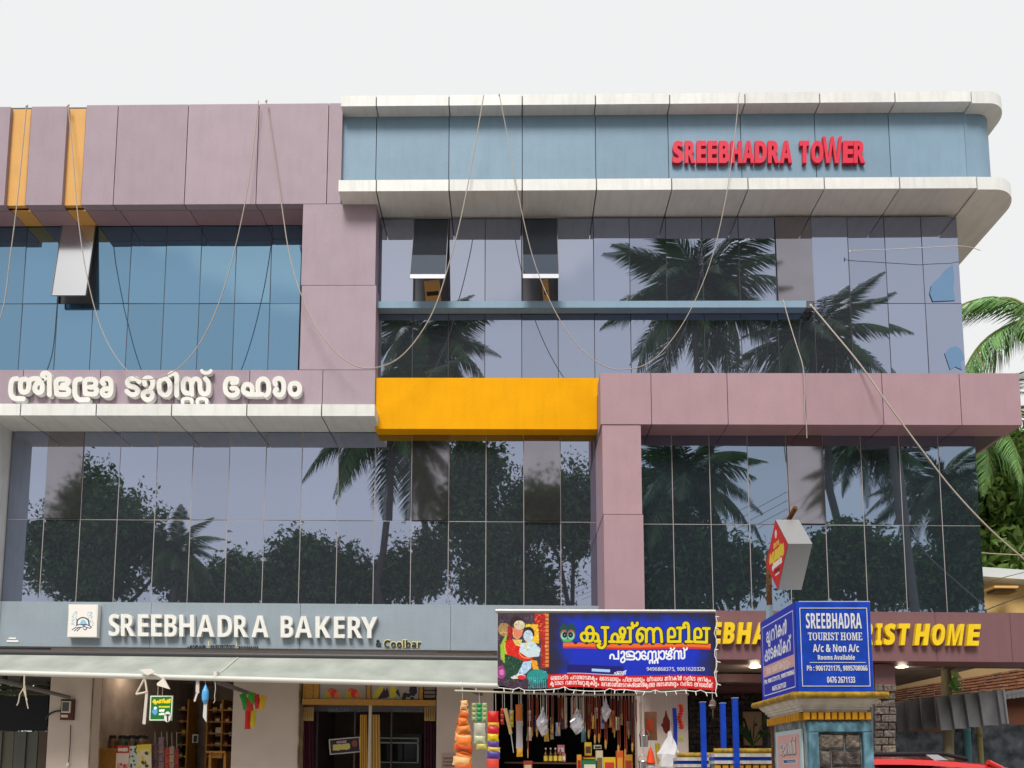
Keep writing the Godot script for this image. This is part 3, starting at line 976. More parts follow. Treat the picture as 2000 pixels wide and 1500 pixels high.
func make_signs() -> void:
	font_sans = sysfont("Droid Sans", false)
	font_bold = sysfont("Droid Sans", true)
	font_fat = sysfont("Droid Sans", true, 0.9)
	font_serif = sysfont("Droid Serif", true)
	mat("letter_red", lin(0.72, 0.035, 0.075), 0.4, 0.0, "soft", Vector3(2, 2, 2))
	mat("letter_rim", lin(0.62, 0.50, 0.56), 0.5)
	mat("letter_white", lin(0.80, 0.79, 0.76), 0.5, 0.0, "soft", Vector3(3, 1, 3))
	mat("letter_yellow", lin(0.86, 0.60, 0.02), 0.45, 0.0, "soft", Vector3(2, 2, 2))
	mat("ink_black", lin(0.03, 0.03, 0.03), 0.6)
	mat("ink_white", lin(0.80, 0.80, 0.80), 0.5)
	mat("ink_cream", lin(0.80, 0.72, 0.30), 0.5)
	mat("ink_orange", lin(0.55, 0.12, 0.02), 0.5)
	# red letters on the tower
	var t := thing("tower_sign", "red block letters reading TOWER on the blue band under the roof", "sign", P(1500, 319, 10.8))
	var line := [["S", 65, 165], ["R", 180, 278], ["E", 290, 380], ["E", 392, 482], ["B", 497, 592], ["H", 606, 712], ["A", 718, 825], ["D", 832, 942], ["R", 952, 1062], ["A", 1066, 1178], ["T", 1248, 1338], ["O", 1356, 1468], ["W", 1462, 1645], ["E", 1650, 1747], ["R", 1752, 1858]]
	for q in line:
		var top := 165.0
		if q[0] == "W":
			top = 125.0
		part(t, "letter", facade_text(q[0], font_fat if q[0] != "W" else font_bold, 1300 + q[1] / 4.762, 240 + top / 4.76, 1300 + q[2] / 4.762, 240 + 372 / 4.76, 10.75, 0.05), M.letter_red)
	# white letters of the bakery
	t = thing("bakery_sign", "large white raised letters reading BAKERY on the pale blue board", "sign", P(475, 1250, 10.85))
	for q in [["S", 212, 233], ["R", 236, 262], ["E", 269, 290], ["E", 295, 316], ["B", 321, 345], ["H", 350, 379], ["A", 384, 418], ["D", 425, 453], ["R", 457, 483], ["A", 491, 524], ["B", 548, 572], ["A", 576, 609], ["K", 616, 645], ["E", 652, 673], ["R", 679, 707], ["Y", 705, 737]]:
		var s: float = q[1] - 212
		part(t, "letter", facade_text(q[0], font_bold, q[1], 1199 + s * 0.0115, q[2], 1242 + s * 0.0085, 10.77, 0.07), M.letter_white)
	t = thing("small_sign_text", "small dark and cream painted word beside the white bakery letters", "sign", P(780, 1265, 10.85))
	part(t, "lettering", facade_text("&", font_bold, 734, 1249.5, 745, 1263, 10.838, 0.008), M.ink_black)
	for q in [["C", 750, 760], ["o", 761.5, 770], ["o", 771.5, 780], ["l", 782, 784.5], ["b", 786.5, 795], ["a", 796.5, 804.5], ["r", 807, 812]]:
		var tall: bool = q[0] in ["C", "l", "b"]
		part(t, "letter_halo", facade_text(q[0], font_bold, q[1] * 1.0 + (q[1] - 750) * 0.16 - 1.0, 1248.5 + (0 if tall else 4), q[2] + (q[2] - 750) * 0.16 + 1.0, 1266, 10.842, 0.004), M.ink_cream)
		part(t, "letter", facade_text(q[0], font_bold, q[1] + (q[1] - 750) * 0.16, 1250 + (0 if tall else 4), q[2] + (q[2] - 750) * 0.16, 1265, 10.836, 0.004), M.ink_black)
	t = thing("phone_line", "thin line of dark phone lettering under the white bakery letters", "sign", P(435, 1268, 10.85))
	part(t, "lettering", facade_text("Ph:9378175357", font_bold, 411, 1259.5, 458, 1267.5, 10.842, 0.004), M.ink_black)
	part(t, "lettering", facade_text("PONMANA", font_bold, 466, 1262, 505, 1267.5, 10.842, 0.004), M.ink_black)
	for w in word("pa,ee,aa,na,ma,na", 366, 1260.5, 403, 1266.5):
		part(t, "letter", cut_letter([w], 0.55, 0.5, func(p: Vector2) -> Vector3: return P(p.x, p.y, 10.842), Vector3(0, 0, -0.004)), M.ink_black)
	for x in [406.5, 461.5]:
		part(t, "divider", pblock(x, 1257, x + 1.8, 1267, 10.842, 10.848), M.ink_cream)
	t = thing("small_sticker", "tiny white two line sticker low on the pale blue board", "sticker", P(20, 1266, 10.84))
	part(t, "line", pblock(17, 1254, 31, 1257, 10.842, 10.849), M.ink_white)
	part(t, "line", pblock(13, 1259, 36, 1263, 10.842, 10.849), M.ink_white)
	# square emblem
	var im := image_of(200, 260, Color(0.91, 0.89, 0.87))
	for k in 130:
		var sgn := -1.0 if k % 2 else 1.0
		var a := rng.randf()
		var at := Vector2(100 + sgn * (30 + 40 * rng.randf() + 12 * a), 50 + a * 120)
		oval(im, at.x, at.y, 4.2, 1.8, Color(0.42, 0.66, 0.74), sgn * -0.7)
	ink(im, placed([[[60, 165], [62, 130], [85, 108], [115, 106], [140, 126], [146, 165]]], 0, 0, 1, 1), 4.5, Color(0.1, 0.16, 0.3))
	patch(im, [[80, 160], [88, 128], [104, 118], [122, 132], [134, 165], [110, 180]], Color(0.55, 0.75, 0.86))
	for l in [[[55, 170], [80, 160], [110, 165], [100, 182], [65, 184]], [[100, 165], [125, 160], [160, 180], [150, 190], [110, 178]], [[25, 205], [55, 182]], [[40, 215], [70, 185]], [[60, 215], [85, 185]], [[130, 190], [120, 205], [105, 195]]]:
		ink(im, placed([l], 0, 0, 1, 1), 3.2, Color(0.1, 0.16, 0.3))
	printed("emblem_print", im)
	t = thing("emblem_board", "square white raised board with a blue cap and wheat emblem", "sign board", P(165, 1256, 10.85))
	part(t, "board", pblock(133, 1187, 190, 1252, 10.76, 10.845), M.letter_white)
	var g := Geo.new()
	g.page(PP(134, 1188, 10.757), PP(189, 1188, 10.757), PP(189, 1251, 10.757), PP(134, 1251, 10.757), Vector3.BACK)
	part(t, "emblem", g, M.emblem_print)
	# large rounded letters on the mauve band
	t = thing("guest_house_sign", "large white rounded local-script letters standing on the left mauve band", "sign", P(305, 790, 10.74))
	var sets := [
		[0.0, 710.0, 8.333, 40.0, [
			[[[285, 262], [225, 275], [195, 330], [185, 420], [190, 510], [225, 570], [290, 585], [390, 588]]],
			[[[430, 270], [365, 280], [345, 340], [345, 430], [370, 475], [420, 480], [465, 450], [480, 380], [485, 310], [530, 268], [620, 262], [690, 290]], [[600, 355], [578, 410], [590, 465], [640, 490], [690, 460], [700, 390], [680, 335], [620, 330]]],
			[[[815, 520], [815, 300], [812, 210], [770, 172], [715, 180], [705, 225], [735, 260]]],
			[[[935, 510], [925, 400], [928, 310], [975, 272], [1080, 272], [1125, 305], [1100, 350], [1030, 365]], [[1000, 410], [1090, 415], [1130, 460], [1110, 510], [1040, 520], [935, 512]]],
			[[[1320, 270], [1255, 285], [1232, 340], [1228, 440], [1235, 530], [1275, 590], [1340, 605], [1440, 600]]],
			[[[1400, 500], [1392, 400], [1395, 310], [1440, 275], [1520, 275], [1568, 310], [1565, 365], [1530, 395], [1470, 400]], [[1540, 400], [1580, 440], [1570, 500], [1510, 515], [1400, 505]]],
			[[[1700, 350], [1675, 310], [1700, 270], [1760, 262], [1808, 300], [1820, 400], [1810, 490], [1770, 535], [1700, 530], [1672, 480], [1700, 435], [1760, 425]]]]],
		[230.0, 710.0, 10.0, 46.0, [
			[[[430, 375], [390, 325], [310, 312], [225, 335], [200, 395], [240, 455], [330, 475], [395, 520], [395, 585], [335, 625], [255, 615], [190, 560]]],
			[[[545, 425], [530, 350], [575, 302], [645, 305], [690, 360], [690, 450], [650, 520]], [[590, 560], [520, 590], [510, 660], [560, 715], [640, 715], [685, 660], [680, 590], [620, 555]]],
			[[[905, 630], [840, 580], [820, 470], [835, 370], [900, 315], [970, 325], [1020, 390], [1035, 490], [1020, 580], [965, 635]]],
			[[[1165, 640], [1165, 450], [1165, 280], [1130, 220], [1070, 215], [1030, 245]]],
			[[[1395, 600], [1320, 580], [1290, 500], [1295, 390], [1335, 325], [1400, 325], [1445, 380], [1455, 480], [1460, 620]], [[1460, 420], [1500, 330], [1570, 325], [1615, 385], [1620, 500], [1640, 580], [1700, 615], [1770, 590], [1790, 500], [1775, 380], [1725, 315]]],
			[[[1280, 780], [1285, 725], [1370, 700], [1455, 725], [1460, 780]]],
			[[[1570, 780], [1575, 725], [1660, 700], [1745, 725], [1750, 780]]],
			[[[1655, 160], [1690, 195], [1745, 205], [1800, 192], [1830, 160]]]]],
		[420.0, 710.0, 10.0, 46.0, [
			[[[425, 375], [440, 330], [380, 312], [280, 320], [225, 385], [212, 500], [240, 595], [330, 640], [425, 620], [455, 560], [420, 505], [340, 500]], [[430, 340], [430, 385], [350, 395]]],
			[[[645, 600], [580, 580], [565, 500], [610, 430], [690, 432], [735, 490], [740, 560]], [[640, 615], [760, 625], [930, 620]], [[860, 610], [850, 470], [865, 370], [930, 320], [1000, 330], [1050, 400], [1065, 510], [1050, 600], [1005, 640]]],
			[[[1195, 425], [1180, 360], [1230, 312], [1300, 318], [1345, 380], [1358, 490], [1340, 590], [1280, 635], [1210, 615], [1185, 565], [1215, 515]]],
			[[[1570, 400], [1500, 425], [1475, 510], [1500, 595], [1570, 625], [1640, 595], [1668, 510], [1640, 425], [1570, 400]]]]]]
	for s in sets:
		for letter in s[4]:
			var lines := placed(letter, s[0] - 1.5, s[1] - 2.0, 1.0 / s[2], 1.0 / s[2])
			var small: float = 0.72 if letter[0][0][1] > 740 or letter[0][0][1] < 200 else 1.0
			part(t, "letter", cut_letter(lines, s[3] / s[2] * small, 0.6, func(p: Vector2) -> Vector3: return P(p.x, p.y, 10.655), Vector3(0, 0, -0.075)), M.letter_white)
	# yellow slanting letters on the brown fascia
	t = thing("entrance_sign", "yellow slanting letters reading TOURIST HOME on the brown fascia", "sign", P(1650, 1285, 10.1))
	for q in [["S", 1318, 1340], ["R", 1342, 1366], ["E", 1368, 1389], ["E", 1391, 1410], ["B", 1412, 1437], ["H", 1439, 1469], ["A", 1470, 1500], ["D", 1503, 1531], ["R", 1534, 1561], ["A", 1563, 1592], ["T", 1610, 1635], ["O", 1637, 1664], ["U", 1664, 1688], ["R", 1689, 1708], ["I", 1711, 1724], ["S", 1726, 1751], ["T", 1752, 1778], ["H", 1786, 1817], ["O", 1819, 1848], ["M", 1850, 1884], ["E", 1888, 1916]]:
		var s: float = (q[1] - 1400.0) * 0.008
		part(t, "letter", facade_text(q[0], font_fat if q[0] != "M" else font_bold, q[1], 1215 + s, q[2], 1257 + s, 10.06, 0.06, 0.16), M.letter_yellow)

# ---------------------------------------------------------------- the banner
func make_banner() -> void:
	var w := 1024
	var h := 372
	var k := w / 426.0
	var im := image_of(w, h, Color(0.11, 0.09, 0.20))
	var nz := FastNoiseLite.new()
	nz.seed = 4
	nz.frequency = 0.012
	for y in h:
		for x in w:
			var px := x / k
			var py := y / k
			var edge := minf(minf((px - 98.0) / 55.0, (426.0 - px) / 45.0), minf((py + 4.0) / 26.0, 1.0))
			var v := clampf(edge + nz.get_noise_2d(x, y) * 0.35, 0.0, 1.0)
			im.set_pixel(x, y, Color(0.13, 0.11, 0.22).lerp(Color(0.015, 0.16, 0.74), smoothstep(0.0, 1.0, v)))
	im.fill_rect(Rect2i(int(98 * k), int(127 * k), w, h), Color(0.78, 0.03, 0.05))
	im.fill_rect(Rect2i(int(136 * k), int(108 * k), int(110 * k), int(19 * k)), Color(0.05, 0.03, 0.42))
	im.fill_rect(Rect2i(int(184 * k), int(115 * k), int(36 * k), int(6 * k)), Color(0.65, 0.80, 0.95))
	im.fill_rect(Rect2i(int(136 * k), int(125 * k), int(110 * k), int(2 * k)), Color(0.75, 0.72, 0.80))
	# left picture: a generic seated figure in red holding a child, with flowers and cloth
	im.fill_rect(Rect2i(0, 0, int(98 * k), h), Color(0.25, 0.18, 0.24))
	var z := k * 426.0 / 426.0 / 9.09
	var pic := func(l: Array) -> Array:
		var o := []
		for q in l:
			o.append([(q[0] - 64.0) * z, (q[1] - 70.0) * z])
		return o
	patch(im, pic.call([[720, 80], [970, 80], [980, 1100], [830, 1100], [830, 560], [720, 300]]), Color(0.66, 0.12, 0.07))
	for i in 60:
		oval(im, (rng.randf_range(720, 960) - 64) * z, (rng.randf_range(90, 460) - 70) * z, rng.randf_range(2, 6), rng.randf_range(2, 6), [Color(0.85, 0.10, 0.10), Color(0.65, 0.03, 0.08), Color(0.9, 0.45, 0.2)][i % 3])
	for i in 14:
		patch(im, pic.call([[910, 90 + i * 72], [970, 90 + i * 72], [970, 140 + i * 72], [910, 140 + i * 72]]), Color(0.80, 0.55, 0.25))
	patch(im, pic.call([[560, 280], [780, 280], [800, 640], [560, 620]]), Color(0.93, 0.72, 0.15))
	oval(im, (180 - 64) * z, (390 - 70) * z, 110 * z, 130 * z, Color(0.62, 0.50, 0.32))
	patch(im, pic.call([[110, 700], [220, 450], [230, 960], [180, 1040], [120, 960]]), Color(0.60, 0.74, 0.18))
	patch(im, pic.call([[190, 860], [460, 860], [560, 1120], [420, 1330], [190, 1330]]), Color(0.09, 0.24, 0.17))
	patch(im, pic.call([[190, 620], [260, 560], [470, 640], [500, 800], [700, 780], [690, 930], [540, 970], [330, 880], [220, 860]]), Color(0.84, 0.10, 0.04))
	oval(im, (420 - 64) * z, (400 - 70) * z, 95 * z, 150 * z, Color(0.86, 0.50, 0.38))
	oval(im, (400 - 64) * z, (250 - 70) * z, 120 * z, 110 * z, Color(0.16, 0.08, 0.07))
	oval(im, (450 - 64) * z, (300 - 70) * z, 100 * z, 90 * z, Color(0.82, 0.76, 0.66))
	patch(im, pic.call([[240, 320], [330, 330], [330, 560], [240, 600]]), Color(0.60, 0.05, 0.08))
	patch(im, pic.call([[330, 570], [500, 570], [480, 700], [380, 680]]), Color(0.85, 0.75, 0.45))
	patch(im, pic.call([[460, 640], [700, 600], [830, 740], [800, 880], [600, 900], [450, 800]]), Color(0.78, 0.86, 0.90))
	oval(im, (610 - 64) * z, (450 - 70) * z, 105 * z, 120 * z, Color(0.14, 0.10, 0.10))
	oval(im, (605 - 64) * z, (500 - 70) * z, 85 * z, 110 * z, Color(0.72, 0.80, 0.88))
	patch(im, pic.call([[650, 940], [760, 960], [800, 1120], [690, 1120]]), Color(0.92, 0.62, 0.08))
	patch(im, pic.call([[520, 980], [660, 960], [660, 1100], [560, 1200], [440, 1240], [420, 1200]]), Color(0.68, 0.80, 0.92))
	patch(im, pic.call([[290, 1280], [430, 1200], [560, 1230], [560, 1280], [330, 1310]]), Color(0.90, 0.86, 0.84))
	oval(im, (490 - 64) * z, (1270 - 70) * z, 75 * z, 40 * z, Color(0.85, 0.15, 0.20))
	oval(im, (770 - 64) * z, (1250 - 70) * z, 190 * z, 130 * z, Color(0.12, 0.56, 0.55))
	for i in 18:
		ink(im, [PackedVector2Array([Vector2(630 + i * 17 - 64, 1180) * z, Vector2(615 + i * 19 - 64, 1400) * z])], 1.2, [Color(0.3, 0.75, 0.75), Color(0.05, 0.40, 0.42)][i % 2])
	oval(im, (125 - 64) * z, (1220 - 70) * z, 80 * z, 130 * z, Color(0.60, 0.22, 0.50))
	oval(im, (140 - 64) * z, (1220 - 70) * z, 40 * z, 60 * z, Color(0.80, 0.45, 0.70))
	for i in 40:
		oval(im, (rng.randf_range(200, 460) - 64) * z, (rng.randf_range(900, 1330) - 70) * z, 3, 1.6, Color(0.10, 0.42, 0.25), rng.randf() * 3.0)
	# brush marks over the picture: folds, jewels, leaves
	for i in 520:
		var at := Vector2(rng.randf_range(4, 94 * k), rng.randf_range(4, h - 6))
		var base := im.get_pixel(int(at.x), int(at.y))
		var shift := rng.randf_range(-0.28, 0.3)
		var hue := Color(clampf(base.r + shift + rng.randf_range(-0.08, 0.08), 0, 1), clampf(base.g + shift + rng.randf_range(-0.08, 0.08), 0, 1), clampf(base.b + shift + rng.randf_range(-0.08, 0.08), 0, 1), 0.8)
		oval(im, at.x, at.y, rng.randf_range(2.5, 8.0), rng.randf_range(1.0, 2.4), hue, rng.randf_range(0, PI))
	for l in [[[330, 560], [380, 640], [470, 660]], [[200, 640], [190, 740], [230, 850]], [[440, 820], [520, 900], [640, 910]], [[590, 600], [560, 700], [600, 780]], [[340, 420], [350, 520], [430, 560]], [[110, 480], [150, 440], [230, 450]]]:
		var sm := []
		for q in l:
			sm.append([(q[0] - 64.0) * z, (q[1] - 70.0) * z])
		ink(im, placed([sm], 0, 0, 1, 1), 1.6, Color(0.90, 0.76, 0.35))
	# feather eyes and the flute under the name
	for q in [[130, 1.0], [143.5, -1.0]]:
		oval(im, q[0] * k, 41 * k, 9.5 * k, 19 * k, Color(0.06, 0.26, 0.26))
		oval(im, q[0] * k, 46 * k, 8.0 * k, 11 * k, Color(0.62, 0.38, 0.28))
		oval(im, q[0] * k, 48 * k, 6.6 * k, 8.5 * k, Color(0.50, 0.80, 0.70))
		oval(im, (q[0] + q[1]) * k, 46 * k, 4.6 * k, 6 * k, Color(0.05, 0.06, 0.20))
		oval(im, (q[0] + q[1]) * k, 46 * k, 0.9 * k, 1 * k, Color(0.8, 0.85, 0.95))
	oval(im, 136 * k, 58 * k, 10 * k, 3 * k, Color(0.25, 0.70, 0.35))
	im.fill_rect(Rect2i(int(128 * k), int(62 * k), int(289 * k), int(12 * k)), Color(0.90, 0.42, 0.12))
	im.fill_rect(Rect2i(int(128 * k), int(70 * k), int(289 * k), int(4 * k)), Color(0.80, 0.16, 0.10))
	for i in 11:
		oval(im, (152 + i * 21.5) * k, 62 * k, 4 * k, 3.4 * k, Color(0.03, 0.10, 0.35))
	# the name in yellow with a dark rim
	var name_a := [[[830, 520], [760, 480], [700, 520], [690, 600], [730, 670], [790, 690], [830, 640], [838, 560], [825, 480], [810, 420], [840, 350], [900, 320], [960, 350], [990, 430], [988, 520], [980, 610], [940, 680], [870, 690], [830, 650]], [[830, 495], [900, 500], [980, 490], [1060, 500], [1100, 550], [1110, 650], [1140, 690]], [[1030, 690], [1150, 690]],
		[[1200, 335], [1345, 335]], [[1270, 340], [1280, 500], [1280, 700], [1270, 790], [1210, 850], [1130, 840], [1100, 790], [1150, 760]],
		[[1385, 690], [1500, 690]], [[1440, 680], [1445, 560], [1500, 495], [1560, 510], [1590, 580], [1590, 680]], [[1590, 600], [1660, 560], [1740, 500], [1760, 430], [1740, 370], [1690, 340], [1645, 380], [1640, 450], [1680, 520], [1730, 560], [1660, 690]], [[1560, 692], [1890, 692]], [[1888, 690], [1888, 340]], [[1830, 340], [1945, 340]]]
	var name_b := [[[55, 205], [58, 250], [110, 272], [162, 250], [172, 205]],
		[[340, 355], [270, 330], [200, 380], [165, 490], [180, 600], [230, 640], [285, 590], [285, 500], [235, 455], [190, 480]], [[300, 345], [355, 370], [378, 440], [378, 660]], [[378, 430], [420, 345], [490, 340], [540, 410], [547, 660]], [[547, 430], [590, 345], [660, 340], [715, 420], [735, 660]],
		[[900, 545], [1020, 540], [1030, 430], [1000, 355], [940, 340], [890, 390], [885, 520], [885, 655]], [[885, 658], [1152, 658]], [[1152, 658], [1155, 330]], [[1090, 330], [1215, 330]],
		[[1350, 660], [1352, 450], [1345, 280], [1315, 215], [1260, 215], [1238, 270], [1270, 315]], [[1290, 660], [1420, 660]],
		[[1500, 552], [1625, 547], [1635, 430], [1600, 355], [1540, 345], [1495, 395], [1490, 520], [1490, 660]], [[1490, 662], [1765, 662]], [[1765, 662], [1765, 335]], [[1690, 335], [1825, 335]]]
	var la := placed(name_a, (1080 - 972) * k, 3 * k, k / 12.5, k / 12.5)
	la.append_array(placed(name_b, (1230 - 972) * k, 3 * k, k / 11.765, k / 11.765))
	ink(im, la, 4.6 * k, Color(0.02, 0.10, 0.09))
	ink(im, la, 2.9 * k, Color(0.88, 0.80, 0.03))
	var sub := [[[130, 270], [140, 200], [180, 180], [210, 210], [215, 275]], [[215, 275], [310, 275]], [[310, 275], [310, 100]], [[370, 150], [390, 110], [430, 120], [435, 200], [400, 240], [365, 290], [370, 340], [410, 350], [445, 310], [440, 250], [400, 240]], [[490, 180], [480, 130], [530, 110], [600, 110], [650, 150], [640, 200], [570, 200], [530, 160]], [[490, 220], [640, 220], [655, 270], [600, 290], [490, 285]],
		[[690, 150], [720, 110], [770, 130], [780, 220], [760, 280], [710, 290], [695, 250]], [[890, 150], [870, 110], [820, 130], [805, 200], [830, 270], [890, 285], [910, 240], [870, 200], [830, 210]], [[950, 290], [955, 150], [1000, 110], [1040, 150], [1045, 290]], [[1045, 150], [1090, 110], [1120, 150], [1120, 260], [1160, 290], [1185, 250], [1180, 110]], [[985, 375], [990, 320], [1040, 315], [1050, 375]], [[1095, 375], [1100, 320], [1150, 315], [1160, 375]],
		[[1215, 150], [1250, 110], [1300, 130], [1310, 220], [1290, 280], [1240, 290], [1220, 250]], [[1350, 110], [1340, 160], [1390, 200], [1440, 190], [1465, 140], [1430, 110], [1400, 150], [1400, 220], [1350, 260], [1390, 295], [1450, 290], [1465, 240], [1410, 215]], [[1440, 50], [1460, 85], [1500, 85], [1520, 50]], [[1520, 290], [1525, 150], [1570, 110], [1610, 150], [1615, 290]], [[1615, 150], [1650, 110], [1670, 150], [1670, 270], [1710, 285], [1740, 250], [1735, 110]], [[1720, 50], [1745, 90], [1785, 80], [1795, 45]]]
	ink(im, placed(sub, (1180 - 972) * k, (1260 - 1192) * k, k / 11.11, k / 11.11), 1.75 * k, Color(0.93, 0.94, 0.97))
	ink(im, word("pa,ee,aa,na,v", 228 * k, 118 * k, 252 * k, 124 * k), 0.75 * k, Color(0.9, 0.9, 0.92))
	ink(im, word("ee,la,la,aa,va,i,ta, ,pa,ra,aa,sa,aa,ta,na,ka,u,m, ,ma,ee,aa,ta,ma,aa,ya,u,m, ,pa,i,la,ra,ya,aa,ya,u,m, ,ma,i,ta,ma,aa,ya, ,na,i,ra,ka,i,l, ,ra,va,i,ee,ta, ,la,ra,i,ka,u,m", 104 * k, 131 * k, 418 * k, 138 * k), 0.72 * k, Color(0.95, 0.88, 0.86))
	ink(im, word("ka,u,ta,aa,ee,ta, ,ra,na,aa,ta,i,ma,ra,u,na,u,ka,la,u,m, ,ma,ra,na,aa,na,na,ta,ra,ka,l,ma,na,l,ka,u,la,la, ,sa,aa,ta,na,na,la,u,m, ,ra,va,i,ee,ta, ,la,ra,ya,ma,aa,na,v", 103 * k, 142 * k, 422 * k, 149 * k), 0.72 * k, Color(0.95, 0.88, 0.86))
	printed("banner_print", im, 0.35)
	wavy(M.banner_print, "buckle", 0.15)
	mat("pole_metal", lin(0.55, 0.54, 0.52), 0.4, 0.5)
	var bz := 9.3
	var t := thing("shop_banner", "blue and red printed banner with a yellow name and a picture of a seated figure", "banner", P(1185, 1347, bz))
	# the cloth: a slightly billowing sheet with a wavy lower hem
	var g := Geo.new()
	var nx := 40
	var ny := 10
	var at := func(i: int, j: int) -> Vector3:
		var u := float(i) / nx
		var v := float(j) / ny
		var low := lerpf(1342.0, 1347.5, u) + 2.2 * sin(u * 13.0) - (3.0 if u < 0.04 else 0.0)
		var p := P(972 + u * 426, lerpf(1197, low, v), bz)
		p.z += 0.018 * sin(u * 9.0 + v * 2.0) * v + 0.012 * sin(u * 23.0) * v
		return p
	for j in ny:
		for i in nx:
			var ps := [at.call(i, j), at.call(i + 1, j), at.call(i + 1, j + 1), at.call(i, j + 1)]
			var us := [Vector2(float(i) / nx, float(j) / ny), Vector2(float(i + 1) / nx, float(j) / ny), Vector2(float(i + 1) / nx, float(j + 1) / ny), Vector2(float(i) / nx, float(j + 1) / ny)]
			for m in [0, 1, 2, 0, 2, 3]:
				g.v.append(ps[m]); g.n.append(Vector3.BACK); g.uv.append(us[m]); g.c.append(Color.WHITE)
	part(t, "cloth", g, M.banner_print)
	part(t, "phone_lettering", facade_text("9496868375, 9061620329", font_sans, 1263, 1303, 1376, 1311.5, bz - 0.03, 0.004), M.ink_white)
	g = Geo.new()
	g.tube([P(968, 1193, bz + 0.02), P(1397, 1194, bz + 0.02)], 0.022, 0.022, 8)
	part(t, "top_rail", g, M.pole_metal)
	for x in [972, 1397]:
		g = Geo.new()
		g.tube([P(x, 1195, bz + 0.03), P(x + 2, 1345, bz + 0.03)], 0.010, 0.010, 6)
		part(t, "side_rod", g, M.pole_metal)
		g = Geo.new()
		g.tube([P(x, 1194, bz + 0.03), Vector3(P(x, 1194, bz).x, P(x, 1194, bz).y + 0.02, -10.2)], 0.012, 0.012, 6)
		part(t, "wall_bracket", g, M.pole_metal)
	# string of small white lamps along the hem and the right side
	var s := thing("lamp_string", "string of little unlit white lamps looped along the banner hem", "string lights", P(1185, 1352, bz - 0.05))
	var pts := []
	for i in 44:
		var u := i / 43.0
		pts.append(P(974 + u * 424, lerpf(1343, 1349, u) + 4.5 * absf(sin(u * 11.0)) - (4.0 if i % 9 == 4 else 0.0), bz - 0.05))
	for i in 14:
		pts.append(P(1398 + 3.0 * sin(i * 1.7), 1347 - i * 11, bz - 0.05))
	g = Geo.new()
	g.tube(pts, 0.0055, 0.0055, 5)
	part(s, "wire", g, M.letter_white)
	for i in range(1, pts.size(), 2):
		g = Geo.new()
		var p: Vector3 = pts[i]
		var d := Vector3(rng.randf_range(-0.03, 0.03), -0.045, 0.01) if i < 44 else Vector3(0.04, rng.randf_range(-0.03, 0.02), 0.01)
		g.tube([p, p + d], 0.007, 0.005, 5)
		part(s, "lamp", g, M.letter_white)

# ---------------------------------------------------------------- small builders
# paint named by its look: 0..255 as it reads in daylight
func C(r: int, g: int, b: int, rough := 0.55, metal := 0.0) -> StandardMaterial3D:
	var key := "paint_%d_%d_%d_%d" % [r, g, b, int(rough * 100)]
	if not M.has(key):
		var c := Color(r / 255.0, g / 255.0, b / 255.0).srgb_to_linear()
		mat(key, lin(minf(c.r, 0.85), minf(c.g, 0.85), minf(c.b, 0.85)), rough, metal)
	return M[key]

# a filled pouch with crimped ends
func pouch(x0: float, y0: float, x1: float, y1: float, z: float, fat := 0.03, tilt := 0.0) -> Geo:
	var g := Geo.new()
	var a := P(x0, y0, z)
	var b := P(x1, y1, z)
	var mid := (a + b) * 0.5
	var hx := (b.x - a.x) * 0.5
	var hy := (a.y - b.y) * 0.5
	var rot := Basis(Vector3.BACK, tilt)
	for side in [1.0, -1.0]:
		var rows := []
		for j in 7:
			var v := j / 6.0 * 2.0 - 1.0
			var row := []
			for i in 5:
				var u := i / 4.0 * 2.0 - 1.0
				var bulge := maxf(0.0, (1.0 - v * v * 1.15)) * (1.0 - u * u)
				row.append(mid + rot * Vector3(u * hx * (1.0 - 0.08 * (1.0 - absf(v))), -v * hy, side * (0.002 + fat * bulge + rng.randf_range(0, 0.004) * bulge)))
			rows.append(row)
		for j in 6:
			for i in 4:
				g.quad(rows[j][i], rows[j][i + 1], rows[j + 1][i + 1], rows[j + 1][i], Vector3(0, 0, side))
	return g

# crumpled film gathered at the top
func crumple(x: float, y0: float, y1: float, w: float, z: float, seed_: int) -> Geo:
	var r := RandomNumberGenerator.new()
	r.seed = seed_
	var g := Geo.new()
	var top := P(x, y0, z)
	var low := P(x, y1, z)
	var rad := w / F * z * 0.5
	var rings := []
	for j in 9:
		var t := j / 8.0
		var ring := []
		for i in 10:
			var rr: float = rad * [0.12, 0.22, 0.45, 0.7, 0.95, 1.0, 0.9, 0.6, 0.1][j] * r.randf_range(0.65, 1.25)
			ring.append(top.lerp(low, t) + Vector3(cos(TAU * i / 10.0) * rr, r.randf_range(-0.012, 0.012), sin(TAU * i / 10.0) * rr * 0.6))
		rings.append(ring)
	for j in 8:
		for i in 10:
			var k := (i + 1) % 10
			var o: Vector3 = rings[j][i] - top.lerp(low, j / 8.0)
			g.quad(rings[j][i], rings[j][k], rings[j + 1][k], rings[j + 1][i], o)
	return g

func hook(t: Node3D, x: float, y0: float, y1: float, z: float) -> void:
	var g := Geo.new()
	g.tube([P(x, y0, z), P(x + 0.5, y1, z)], 0.0035, 0.0035, 4)
	part(t, "string", g, C(190, 185, 175))

